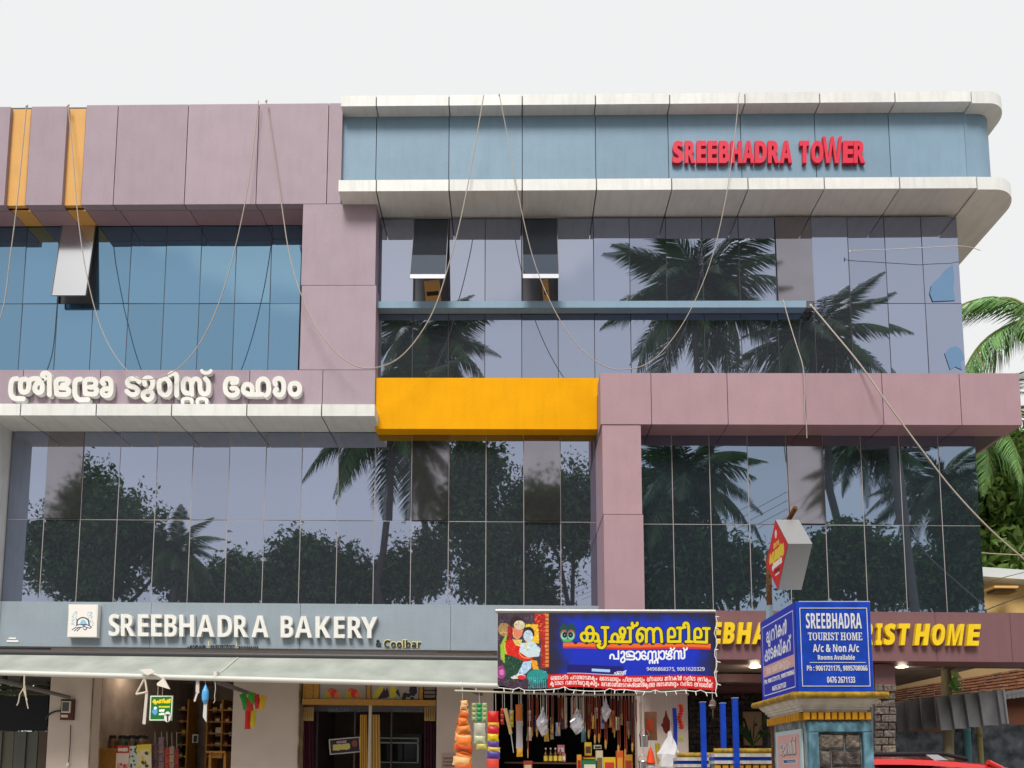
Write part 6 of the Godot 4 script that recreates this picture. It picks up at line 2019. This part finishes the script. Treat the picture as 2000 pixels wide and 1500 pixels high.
	ink(im, placed([[[30, 34], [482, 34], [482, 404], [30, 404], [30, 34]]], 0, 0, 1, 1, 1), 2.6, Color(0.88, 0.9, 0.95))
	ink(im, word("ma,u,ra,i,ka,l", 95, 72, 400, 124), 6, Color(0.92, 0.93, 0.95))
	ink(im, word("va,aa,ta,ka,ya,v,ka,ra,v", 60, 166, 455, 218), 6, Color(0.92, 0.93, 0.95))
	im.fill_rect(Rect2i(34, 246, 446, 60), Color(0.84, 0.66, 0.66))
	ink(im, word("ta,ma, ,ma,na,i,ka,ra,u,ra,u,m", 80, 262, 430, 290), 3.5, Color(0.88, 0.84, 0.80))
	printed("room_print", im)
	g = Geo.new()
	g.page(Vector3(xl - 0.003, top - 0.004, -zf + 0.004), Vector3(xl - 0.003, top - 0.004, -zn - 0.004), Vector3(xl - 0.003, low + 0.004, -zn - 0.004), Vector3(xl - 0.003, low + 0.004, -zf + 0.004), Vector3.LEFT)
	part(t, "side_print", g, M.room_print)
	var side := func(u: float, v: float) -> Vector3:
		return Vector3(xl - 0.005, lerpf(top, low, v), lerpf(-zf, -zn, u))
	part(t, "lettering", set_text("Ph: 9061721175, 9895708066", font_bold, side.call(0.09, 0.735), side.call(0.92, 0.735), side.call(0.09, 0.80), 0.002), M.ink_white)
	part(t, "lettering", set_text("0476 2671133", font_bold, side.call(0.32, 0.845), side.call(0.70, 0.845), side.call(0.32, 0.905), 0.002), M.ink_white)
	# notice on the side of the shaft
	im = image_of(256, 300, Color(0.86, 0.66, 0.66))
	ink(im, word("ee,la,aa,ra,sa,v,sa,v", 34, 64, 226, 164), 7, Color(0.12, 0.10, 0.12))
	ink(im, word("ee,la,aa,ra,sa,v,sa,v", 30, 60, 222, 160), 4.5, Color(0.86, 0.80, 0.80))
	im.fill_rect(Rect2i(60, 200, 160, 40), Color(0.82, 0.88, 0.92))
	printed("lodge_print", im)
	t = thing("lodge_notice", "pink notice with shadowed lettering on the pillar's side", "notice", Vector3(sx0, 1.6, -5.4))
	var nx := sx0 - 0.004
	var ny := P(0, 1432, 5.1).y
	g = Geo.new()
	g.box(Vector3(nx + 0.008, ny - 0.12, -5.36), Vector3(0.012, 0.30, 0.5))
	part(t, "board", g, C(190, 205, 210))
	g = Geo.new()
	g.page(Vector3(nx, ny, -5.56), Vector3(nx, ny, -5.15), Vector3(nx, ny - 0.25, -5.15), Vector3(nx, ny - 0.25, -5.56), Vector3.LEFT)
	part(t, "print", g, M.lodge_print)
	part(t, "lettering", set_text("9061721175", font_bold, Vector3(nx - 0.002, ny - 0.172, -5.45), Vector3(nx - 0.002, ny - 0.172, -5.22), Vector3(nx - 0.002, ny - 0.195, -5.45), 0.001), C(40, 70, 130))
	# leaning rusty pole with the diamond sign
	mat("rust", lin(0.30, 0.13, 0.055), 0.85, 0.0, "stain", Vector3(3, 3, 3))
	t = thing("diamond_sign", "red diamond shaped box sign on a bent rusty pole above the pillar", "sign", Vector3(1.85, 0, -5.75))
	g = Geo.new()
	g.tube([Vector3(P(1503, 1190, 5.78).x, 0.0, -5.78), P(1503, 1185, 5.78), P(1502, 1140, 5.78), P(1501, 1088, 5.78), P(1507, 1072, 5.75), P(1532, 1030, 5.55), P(1554, 991, 5.4)], 0.022, 0.018, 10)
	part(t, "pole", g, M.rust)
	g = Geo.new()
	g.tube([P(1503, 1215, 5.78), P(1503, 1183, 5.78)], 0.026, 0.026, 10)
	part(t, "pole_sleeve", g, C(150, 175, 185, 0.6))
	var dx := 1.917
	var pt := Vector3(dx, P(1525, 1015, 5.43).y, -5.43)
	var pn := Vector3(dx, P(1553, 1062, 5.2).y, -5.2)
	var pb := Vector3(dx, P(1535, 1152, 5.43).y, -5.43)
	var pf := Vector3(dx, P(1508, 1103, 5.66).y, -5.66)
	g = Geo.new()
	g.prism([pt, pn, pb, pf], Vector3(0.168, 0, 0))
	part(t, "box", g, C(150, 150, 152, 0.45, 0.3))
	im = image_of(320, 320, Color(0.80, 0.02, 0.02))
	oval(im, 160, 66, 16, 20, Color(0.9, 0.8, 0.78))
	ink(im, word("na,ra,aa", 120, 104, 205, 122), 4, Color(0.9, 0.75, 0.2))
	ink(im, word("ka,ra,u,na,la,i,la", 56, 140, 264, 176), 8, Color(0.88, 0.78, 0.05))
	ink(im, word("pa,u,ra,aa,sa,ee,aa,ra,sa", 92, 192, 232, 210), 5, Color(0.92, 0.9, 0.88))
	im.fill_rect(Rect2i(120, 224, 80, 12), Color(0.25, 0.1, 0.12))
	im.fill_rect(Rect2i(130, 244, 60, 8), Color(0.9, 0.85, 0.85))
	printed("diamond_print", im)
	g = Geo.new()
	var cm := (pt + pb) * 0.5
	for tri in [[pt, pn, pb], [pt, pb, pf]]:
		for p in tri:
			g.v.append(p + Vector3(-0.003, 0, 0)); g.n.append(Vector3.LEFT); g.c.append(Color.WHITE)
			g.uv.append(Vector2(0.5 + (p.z - cm.z) / 0.46, 0.5 - (p.y - cm.y) / (pt.y - pb.y)))
	part(t, "face_print", g, M.diamond_print)

func make_car() -> void:
	var t := thing("red_car", "red car with black roof rails parked behind the gate pillar", "car", Vector3(4.45, 0, -8.3))
	var red := mat("car_red", lin(0.55, 0.012, 0.012), 0.25)
	red.clearcoat_enabled = true
	red.clearcoat = 1.0
	red.clearcoat_roughness = 0.05
	var x0 := 4.45
	var zc := -8.3
	# stations along the body: x, underside, shoulder height, half width
	var g := Geo.new()
	var st := [[-2.0, 0.45, 0.85, 0.70], [-1.9, 0.32, 1.02, 0.80], [-1.2, 0.28, 1.08, 0.85], [0.3, 0.28, 1.06, 0.86], [1.1, 0.28, 1.02, 0.85], [1.75, 0.32, 0.88, 0.80], [2.0, 0.42, 0.70, 0.68]]
	var rings := []
	for s in st:
		var r := []
		for q in [[-1.0, 0.0], [-1.02, 0.4], [-0.97, 0.85], [-0.86, 1.0], [0.86, 1.0], [0.97, 0.85], [1.02, 0.4], [1.0, 0.0]]:
			r.append(Vector3(x0 + s[0], lerpf(s[1], s[2], q[1]), zc + q[0] * s[3]))
		rings.append(r)
	for k in rings.size() - 1:
		for i in 8:
			var j := (i + 1) % 8
			var m: Vector3 = (rings[k][i] + rings[k][j]) * 0.5
			g.quad(rings[k][i], rings[k][j], rings[k + 1][j], rings[k + 1][i], Vector3(0, m.y - 0.65, m.z - zc))
	for k in [0, rings.size() - 1]:
		for i in range(1, 7):
			g.tri(rings[k][0], rings[k][i], rings[k][i + 1], Vector3(-1 if k == 0 else 1, 0, 0))
	part(t, "body", g, red)
	# cabin: glass sides and a red roof
	var low := [[-1.75, 1.05], [1.05, 1.03]]
	var roof_y := 1.71
	var c := Geo.new()
	var a := [Vector3(x0 - 1.72, 1.05, zc + 0.76), Vector3(x0 + 1.05, 1.02, zc + 0.76), Vector3(x0 + 0.42, roof_y - 0.06, zc + 0.60), Vector3(x0 - 1.42, roof_y - 0.05, zc + 0.60)]
	var bk := []
	for p in a:
		bk.append(Vector3(p.x, p.y, 2 * zc - p.z))
	c.quad(a[0], a[1], a[2], a[3], Vector3.BACK)
	c.quad(bk[0], bk[1], bk[2], bk[3], Vector3.FORWARD)
	part(t, "side_windows", c, C(22, 26, 30, 0.06))
	c = Geo.new()
	c.quad(a[1], bk[1], bk[2], a[2], Vector3(1, 0.6, 0))
	part(t, "windscreen", c, C(120, 150, 165, 0.06))
	c = Geo.new()
	c.quad(a[0], bk[0], bk[3], a[3], Vector3(-1, 0.6, 0))
	part(t, "rear_window", c, C(22, 26, 30, 0.06))
	g = Geo.new()
	var rs := []
	for i in 9:
		var u := i / 8.0
		var x := lerpf(x0 - 1.5, x0 + 0.5, u)
		var h := roof_y + 0.055 * sin(PI * clampf(u * 0.9 + 0.05, 0, 1)) - 0.05 * u * u
		var r := []
		for q in [[-0.64, -0.07], [-0.60, -0.015], [-0.4, 0.012], [0.0, 0.02], [0.4, 0.012], [0.60, -0.015], [0.64, -0.07]]:
			r.append(Vector3(x, h + q[1], zc + q[0]))
		rs.append(r)
	for i in 8:
		for k in 6:
			g.quad(rs[i][k], rs[i + 1][k], rs[i + 1][k + 1], rs[i][k + 1], Vector3(0, 1, (k - 2.5) * 0.2))
	part(t, "roof", g, red)
	for s in [1.0, -1.0]:
		g = Geo.new()
		g.tube([a[1] if s > 0 else bk[1], a[2] if s > 0 else bk[2], Vector3(x0 + 0.3, roof_y, zc + 0.61 * s)], 0.035, 0.03, 6)
		part(t, "pillar_trim", g, red)
		g = Geo.new()
		g.tube([Vector3(x0 - 1.4, roof_y + 0.01, zc + 0.52 * s), Vector3(x0 - 1.25, roof_y + 0.075, zc + 0.52 * s), Vector3(x0 - 0.1, roof_y + 0.085, zc + 0.52 * s), Vector3(x0 + 0.15, roof_y + 0.03, zc + 0.52 * s)], 0.022, 0.02, 7)
		part(t, "roof_rail", g, C(34, 34, 38, 0.5))
		g = Geo.new()
		g.prism([Vector3(x0 - 0.28, roof_y + 0.075, zc + 0.545 * s), Vector3(x0 - 0.16, roof_y + 0.075, zc + 0.545 * s), Vector3(x0 - 0.06, roof_y + 0.02, zc + 0.545 * s), Vector3(x0 - 0.2, roof_y + 0.02, zc + 0.545 * s)], Vector3(0, 0, -0.04 * s))
		part(t, "rail_foot", g, C(170, 178, 186, 0.3))
		for wx in [-1.25, 1.28]:
			var w := Geo.new()
			var cw := Vector3(x0 + wx, 0.32, zc + 0.74 * s)
			w.tube([cw + Vector3(0, 0, -0.1), cw + Vector3(0, 0, 0.1)], 0.32, 0.32, 20)
			var wheel := part(t, "wheel", w, C(22, 22, 22, 0.8))
			w = Geo.new()
			w.tube([cw + Vector3(0, 0, 0.1 * s), cw + Vector3(0, 0, 0.115 * s)], 0.19, 0.17, 14)
			part(wheel, "rim", w, C(165, 168, 172, 0.3, 0.7))
		g = Geo.new()
		g.bevel_box(Vector3(x0 + 1.86, 0.76, zc + 0.55 * s), Vector3(0.14, 0.14, 0.24), 0.03)
		part(t, "headlight", g, C(220, 222, 225, 0.1))
		g = Geo.new()
		g.bevel_box(Vector3(x0 - 1.93, 0.86, zc + 0.62 * s), Vector3(0.1, 0.2, 0.16), 0.02)
		part(t, "tail_light", g, C(150, 20, 18, 0.15))

func make_neighbours() -> void:
	var g: Geo
	for q in [["tile_a", 0.30, 0.115, 0.055], ["tile_b", 0.36, 0.15, 0.075], ["tile_c", 0.22, 0.10, 0.055]]:
		mat(q[0], lin(q[1], q[2], q[3]), 0.85, 0.0, "stain", Vector3(1.2, 1.2, 1.2))
	mat("tin", lin(0.16, 0.165, 0.175), 0.5, 0.25, "blotch", Vector3(0.8, 0.3, 0.8))
	mat("tin_dark", lin(0.10, 0.10, 0.115), 0.55, 0.2, "blotch", Vector3(0.8, 0.3, 0.8))
	wavy(mat("stained_wall", lin(0.20, 0.24, 0.29), 0.9, 0.0, "stain", Vector3(0.35, 0.35, 0.35)), "rough_n", 0.3)
	mat("house_yellow", lin(0.74, 0.50, 0.20), 0.8, 0.0, "blotch", Vector3(0.3, 0.3, 0.3))
	var t := thing("tiled_house", "low neighbouring house with courses of red clay tiles beside the porch", "house", P(1880, 1500, 13.5))
	var tl := P(1735, 1349, 15.2)
	var tr := P(2120, 1286, 12.6)
	var br := P(2120, 1340, 11.8)
	var bl := P(1735, 1376, 14.4)
	var rows := 7
	for k in rows:
		var v0 := float(k) / rows
		var v1 := (k + 1.0) / rows
		var n := 26
		for i in n:
			var u0 := float(i) / n
			var u1 := (i + 0.96) / n
			var lift := Vector3(0, 0.018, 0.022)
			var q := [tl.lerp(tr, u0).lerp(bl.lerp(br, u0), v0), tl.lerp(tr, u1).lerp(bl.lerp(br, u1), v0), tl.lerp(tr, u1).lerp(bl.lerp(br, u1), v1) + lift * rng.randf_range(0.8, 1.3), tl.lerp(tr, u0).lerp(bl.lerp(br, u0), v1) + lift * rng.randf_range(0.8, 1.3)]
			g = Geo.new()
			g.prism(q, Vector3(0, -0.022, -0.012))
			part(t, "roof_tile", g, M[["tile_a", "tile_b", "tile_c", "tile_b"][rng.randi() % 4]])
	g = Geo.new()
	g.prism([tl + Vector3(0, 0.32, -0.4), tr + Vector3(0, 0.32, -0.4), tr + Vector3(0, -0.03, -0.05), tl + Vector3(0, -0.03, -0.05)], Vector3(0, 0, -0.1))
	part(t, "upper_wall", g, C(150, 125, 88))
	g = Geo.new()
	g.prism([bl + Vector3(0, -0.02, -0.3), br + Vector3(0, -0.02, -0.3), Vector3(br.x, 0, br.z - 0.3), Vector3(bl.x, 0, bl.z - 0.3)], Vector3(0, 0, -0.12))
	part(t, "lower_wall", g, C(120, 78, 62))
	for k in 14:
		g = Geo.new()
		var c := P(1964 + k * 8.4, 1362 - k * 1.1, 10.9)
		g.tube([c + Vector3(0, 0, 0.0), c + Vector3(0, 0.06, -0.6)], 0.032, 0.032, 8)
		part(t, "eave_sheet", g, C(172, 178, 186, 0.4))
	t = thing("sheet_screen", "row of dull grey metal sheets hung as a screen below the tiled roof", "metal screen", P(1860, 1428, 10.8))
	var xs := [1748, 1773, 1800, 1829]
	for i in 3:
		g = Geo.new()
		var d0 := 11.1 - 0.1 * i
		g.prism([P(xs[i], 1373 - i * 4.5, d0), P(xs[i + 1] - 3, 1369 - i * 4.5, d0), P(xs[i + 1], 1426 - i * 2, d0), P(xs[i] + 4, 1430 - i * 2, d0)], Vector3(0, 0, -0.02))
		part(t, "sheet", g, M.tin_dark)
		g = Geo.new()
		g.tube([P(xs[i + 1] - 2, 1368 - i * 4.5, d0 - 0.05), P(xs[i + 1] + 3, 1427 - i * 2, d0 - 0.05)], 0.016, 0.016, 6)
		part(t, "rib", g, M.tin)
	xs = [1829, 1856, 1884, 1912, 1947, 1960]
	for i in 5:
		g = Geo.new()
		var d0 := 10.7 - 0.08 * i
		var y0: float = 1361.0 - (xs[i] - 1829) * 0.11
		var y1: float = 1361.0 - (xs[i + 1] - 1829) * 0.11
		g.prism([P(xs[i], y0, d0), P(xs[i + 1] - 1.5, y1, d0), P(xs[i + 1] + 8, y1 + 68, d0), P(xs[i] + 9.5, y0 + 65, d0)], Vector3(0, 0, -0.02))
		part(t, "sheet", g, M.tin)
		g = Geo.new()
		g.tube([P(xs[i + 1], y1, d0 - 0.03), P(xs[i + 1] + 8.5, y1 + 67, d0 - 0.03)], 0.013, 0.013, 6)
		part(t, "rib", g, C(112, 116, 122, 0.4))
	t = thing("stained_wall", "blue grey stained plaster yard wall below the metal sheet screen", "wall", P(1880, 1650, 11.6))
	part(t, "lower_panel", pblock(1748, 1420, 1889, 1690, 11.5, 11.7), M.stained_wall)
	part(t, "upper_panel", pblock(1889, 1404, 2200, 1690, 11.48, 11.7), M.stained_wall)
	t = thing("teal_post", "short teal painted post in front of the stained yard wall", "post", P(1889, 1660, 11.35))
	g = Geo.new()
	g.tube([Vector3(P(1890, 1500, 11.3).x, 0, -11.3), P(1889, 1424, 11.3)], 0.05, 0.045, 8)
	part(t, "shaft", g, C(70, 125, 135, 0.7))
	g = Geo.new()
	g.lathe(P(1889, 1424, 11.3), [Vector2(0, 0.012), Vector2(0.05, 0.01), Vector2(0.05, -0.02), Vector2(0.045, -0.02)], 8)
	part(t, "cap", g, C(90, 140, 150, 0.7))
	t = thing("olive_post", "mossy olive pipe in front of the stained yard wall", "post", P(1914, 1660, 11.3))
	g = Geo.new()
	g.tube([Vector3(P(1918, 1500, 11.3).x, 0, -11.3), P(1912, 1418, 11.3)], 0.042, 0.038, 8)
	part(t, "shaft", g, C(142, 134, 92, 0.8))
	g = Geo.new()
	g.tube([P(1913, 1440, 11.3), P(1913, 1434, 11.3)], 0.05, 0.05, 8)
	part(t, "collar", g, C(120, 112, 80, 0.8))
	t = thing("concrete_post", "round mossy concrete post standing before the tiled roof", "post", P(1848, 1660, 10.95))
	g = Geo.new()
	g.tube([Vector3(P(1848, 1500, 10.95).x, 0, -10.95), P(1848, 1306, 10.95)], 0.075, 0.068, 10)
	part(t, "shaft", g, C(116, 110, 88, 0.9))
	g = Geo.new()
	g.box(P(1848, 1304, 10.95), Vector3(0.17, 0.05, 0.17))
	part(t, "cap", g, C(104, 98, 82, 0.9))
	t = thing("creeper", "fresh green creeper climbing beside the mossy concrete post", "climbing plant", P(1866, 1365, 10.85))
	g = Geo.new()
	g.tube([P(1872, 1362, 10.85), P(1868, 1340, 10.85), P(1860, 1318, 10.85)], 0.006, 0.004, 5)
	part(t, "stem", g, C(110, 130, 60))
	for k in 16:
		g = Geo.new()
		var at := P(1857 + rng.randf() * 20, 1316 + rng.randf() * 42, 10.83 + rng.randf() * 0.05)
		var d := Vector3(rng.randfn() * 0.05, rng.randfn() * 0.05, 0.02)
		var sd := Vector3(-d.y, d.x, 0.02) * 0.55
		g.tri(at - d, at + sd, at + d, Vector3.BACK)
		g.tri(at - d, at + d, at - sd, Vector3.BACK)
		part(t, "leaf", g, C(88, 140, 62) if k % 3 else C(150, 178, 110))
	t = thing("yellow_house", "pale yellow house gable with a white roof edge behind the tower corner", "house", P(1965, 1195, 17.0))
	g = Geo.new()
	g.prism([P(1900, 1124, 17), P(2130, 1136, 16.0), P(2130, 1260, 16.0), P(1900, 1260, 17)], Vector3(0, 0, -3.0))
	part(t, "wall", g, M.house_yellow)
	g = Geo.new()
	g.prism([P(1900, 1106, 16.7), P(2130, 1122, 15.7), P(2130, 1141, 15.7), P(1900, 1124, 16.7)], Vector3(0, 0, -3.6))
	part(t, "roof_slab", g, C(205, 212, 215, 0.6))
	part(t, "vent_slot", pblock(1944, 1141, 1987, 1148, 16.2, 16.5), C(92, 72, 50))
	part(t, "vent_hood", pblock(1942, 1137, 1989, 1141, 16.1, 16.5), C(215, 175, 110))
	# trees behind the right end
	var lobes := []
	for q in [[1960, 930, 90, 80], [1930, 1010, 70, 90], [2000, 1040, 100, 90], [2060, 940, 110, 110], [1950, 1090, 80, 50], [2000, 880, 60, 50]]:
		var z := 20.0 + rng.randf_range(-0.6, 0.6)
		lobes.append([P(q[0], q[1], z), Vector3(q[2], q[3], minf(q[2], q[3])) * z / F])
	broad_tree("tall bushy green tree behind the yellow house", Vector3(lobes[2][0].x, 0, -20.5), lobes, 9000, 0.24, 911, Color(0.20, 0.32, 0.08), "")
	var c := P(2015, 622, 17.5)
	palm("coconut palm with its crown against the sky right of the tower", Vector3(c.x + 0.5, 0, c.z - 0.4), c, 3.3, 71, "", 10)
	c = P(1880, 868, 18.5)
	palm("coconut palm with drooping fronds right of the lower glass corner", Vector3(c.x - 0.3, 0, c.z - 0.3), c, 2.9, 72, "", 16)

func cable(called: String, label: String, pts: Array, r: float, m: Material, category := "cable", group := "") -> void:
	var q := []
	var s2 := []
	for p in pts:
		s2.append([p[0], p[1]])
	var sm := smooth(s2, 6)
	for i in sm.size():
		var k := i / 6.0
		var a: float = pts[mini(int(k), pts.size() - 1)][2]
		var b: float = pts[mini(int(k) + 1, pts.size() - 1)][2]
		q.append(P(sm[i].x, sm[i].y, lerpf(a, b, k - int(k))))
	var t := thing(called, label, category, q[q.size() / 2], group)
	var g := Geo.new()
	g.tube(q, r, r, 6)
	part(t, "strand", g, m)
	g = Geo.new()
	g.tube([q[0] + Vector3(0, 0.02, -0.02), q[0] + Vector3(0, -0.03, 0.005)], r * 1.8, r * 1.8, 6)
	part(t, "tie", g, m)

func make_cables() -> void:
	var rope := mat("rope", lin(0.58, 0.52, 0.46), 0.9, 0.0, "fine", Vector3(6, 6, 6))
	cable("draped_cable", "pale rope looping from the mauve parapet across the column to the tower roof", [[520, 196, 10.66], [535, 300, 10.66], [550, 400, 10.66], [566, 500, 10.6], [592, 585, 10.55], [632, 660, 10.5], [685, 710, 10.45], [735, 718, 10.4], [790, 690, 10.4], [845, 610, 10.4], [884, 490, 10.4], [912, 370, 10.38], [945, 186, 10.50]], 0.0078, rope)
	cable("draped_cable", "pale rope looping low across the middle of the tower glass", [[975, 184, 10.50], [990, 260, 10.48], [1012, 380, 10.4], [1040, 500, 10.4], [1075, 590, 10.4], [1120, 665, 10.4], [1170, 710, 10.4], [1218, 722, 10.4], [1275, 703, 10.4], [1335, 630, 10.4], [1385, 520, 10.4], [1415, 400, 10.38], [1432, 290, 10.45], [1444, 181, 10.50]], 0.0063, rope)
	cable("draped_cable", "pale rope looping from the ochre strip across the blue glass to the parapet", [[133, 205, 10.70], [142, 300, 10.68], [152, 420, 10.66], [168, 530, 10.6], [192, 625, 10.58], [222, 690, 10.56], [262, 735, 10.55], [300, 740, 10.55], [345, 722, 10.55], [392, 668, 10.55], [432, 580, 10.58], [465, 460, 10.6], [488, 340, 10.64], [505, 197, 10.66]], 0.0070, rope)
	cable("draped_cable", "pale rope dropping over the ochre strip at the parapet's far left", [[52, 206, 10.70], [44, 290, 10.68], [34, 390, 10.66], [20, 500, 10.62], [4, 610, 10.6], [-40, 720, 10.6]], 0.0070, rope)
	cable("draped_cable", "thick pale cable slanting from the broken ledge end down past the tower corner", [[1584, 596, 10.8], [1625, 645, 10.4], [1680, 712, 10.1], [1735, 790, 9.95], [1800, 878, 9.9], [1860, 955, 9.85], [1930, 1030, 9.8], [2000, 1092, 9.8], [2080, 1160, 9.8]], 0.0100, rope)
	cable("draped_cable", "knotted pale cord hanging from the glass ledge over the right mauve band", [[1530, 588, 10.75], [1542, 630, 10.5], [1556, 675, 10.25], [1568, 715, 10.1], [1572, 760, 10.08], [1572, 800, 10.08], [1575, 830, 10.08], [1576, 856, 10.1]], 0.0063, rope)
	cable("thin_wire", "thin white wire strung under the tower canopy's right end", [[1660, 490, 10.9], [1740, 487, 10.85], [1820, 483, 10.8], [1882, 481, 10.8], [1915, 489, 10.9]], 0.005, C(205, 200, 195))
	cable("thin_wire", "thin service wire crossing before the trees at the tower's right corner", [[1905, 1079, 12.0], [1950, 1082, 12.5], [2040, 1086, 13.0]], 0.008, C(190, 175, 150))
	cable("thin_wire", "dark sagging wire in front of the yellow gable", [[1925, 1192, 12.0], [1960, 1178, 12.5], [2040, 1150, 13.0]], 0.009, C(60, 55, 50))
	cable("thin_wire", "dark thin wire along the white roof edge of the yellow house", [[1922, 1140, 12.0], [1960, 1128, 12.5], [2040, 1108, 13.0]], 0.006, C(70, 66, 62))
	# pieces of carton behind the open sashes
	for q in [[828, 546, 862, 586, "torn brown carton standing in the left open tower sash"], [1058, 544, 1074, 586, "narrow torn carton piece standing in the right open tower sash"]]:
		var t := thing("torn_carton", q[4], "carton", P((q[0] + q[2]) * 0.5, q[3], 10.97))
		var g := Geo.new()
		g.prism([P(q[0], q[1] + 3, 10.97), P(q[2] - 4, q[1], 10.97), P(q[2], q[3] + 6, 10.97), P(q[0] + 4, q[3] + 6, 10.97)], Vector3(0, 0, -0.03))
		part(t, "flap", g, C(196, 150, 92, 0.85))
		g = Geo.new()
		g.prism([P(q[0] + 5, q[1] + 24, 10.965), P(q[2] - 6, q[1] + 22, 10.965), P(q[2] - 5, q[1] + 30, 10.965), P(q[0] + 6, q[1] + 32, 10.965)], Vector3(0, 0, -0.004))
		part(t, "printed_mark", g, C(60, 42, 34, 0.85))

# electric pole on the far side of the road, mirrored in the lower right glass
func make_street() -> void:
	var foot := mirrored(1790, 1190, 10.5, 3.6)
	var tip := mirrored(1752, 870, 10.5, 3.6)
	var t := thing("electric_pole", "leaning concrete electric pole with a cross arm mirrored in the lower right glass", "utility pole", Vector3(foot.x, 0, 3.6))
	var g := Geo.new()
	var d := (tip - foot) / (tip.y - foot.y)
	var base := foot - d * foot.y
	g.tube([base, tip + d * 0.6], 0.17, 0.12, 10)
	part(t, "pole", g, C(128, 124, 118, 0.9))
	var arm_y := tip + d * -0.1
	g = Geo.new()
	g.box(arm_y, Vector3(2.2, 0.1, 0.1), Basis(Vector3.BACK, 0.05))
	part(t, "cross_arm", g, C(96, 92, 90, 0.7))
	for k in 4:
		g = Geo.new()
		g.lathe(arm_y + Vector3(-0.95 + k * 0.62, 0.06, 0), [Vector2(0, 0.14), Vector2(0.05, 0.12), Vector2(0.03, 0.08), Vector2(0.06, 0.05), Vector2(0.03, 0.0)], 8)
		part(t, "insulator", g, C(70, 48, 40, 0.3))
		var y := arm_y + Vector3(-0.95 + k * 0.62, 0.2, 0)
		var w := thing("street_wire", "overhead wire strung along the road from the leaning electric pole", "wire", y, "overhead wires along the road")
		g = Geo.new()
		g.tube([y + Vector3(-9, 0.3, 22.0 + 0.4 * k), y + Vector3(-4, -0.4, 10.0 + 0.1 * k), y, y + Vector3(12, -0.4, 0.1 * k), y + Vector3(40, 0.3, 0.4 * k)], 0.012, 0.012, 4)
		part(w, "conductor", g, C(40, 40, 42, 0.5))

func _ready() -> void:
	rng.seed = 20
	make_materials()
	make_view()
	make_ground()
	var b := make_building()
	make_trees()
	make_signs()
	make_banner()
	make_shops(b)
	make_porch(b)
	make_gate()
	make_car()
	make_neighbours()
	make_cables()
	make_street()
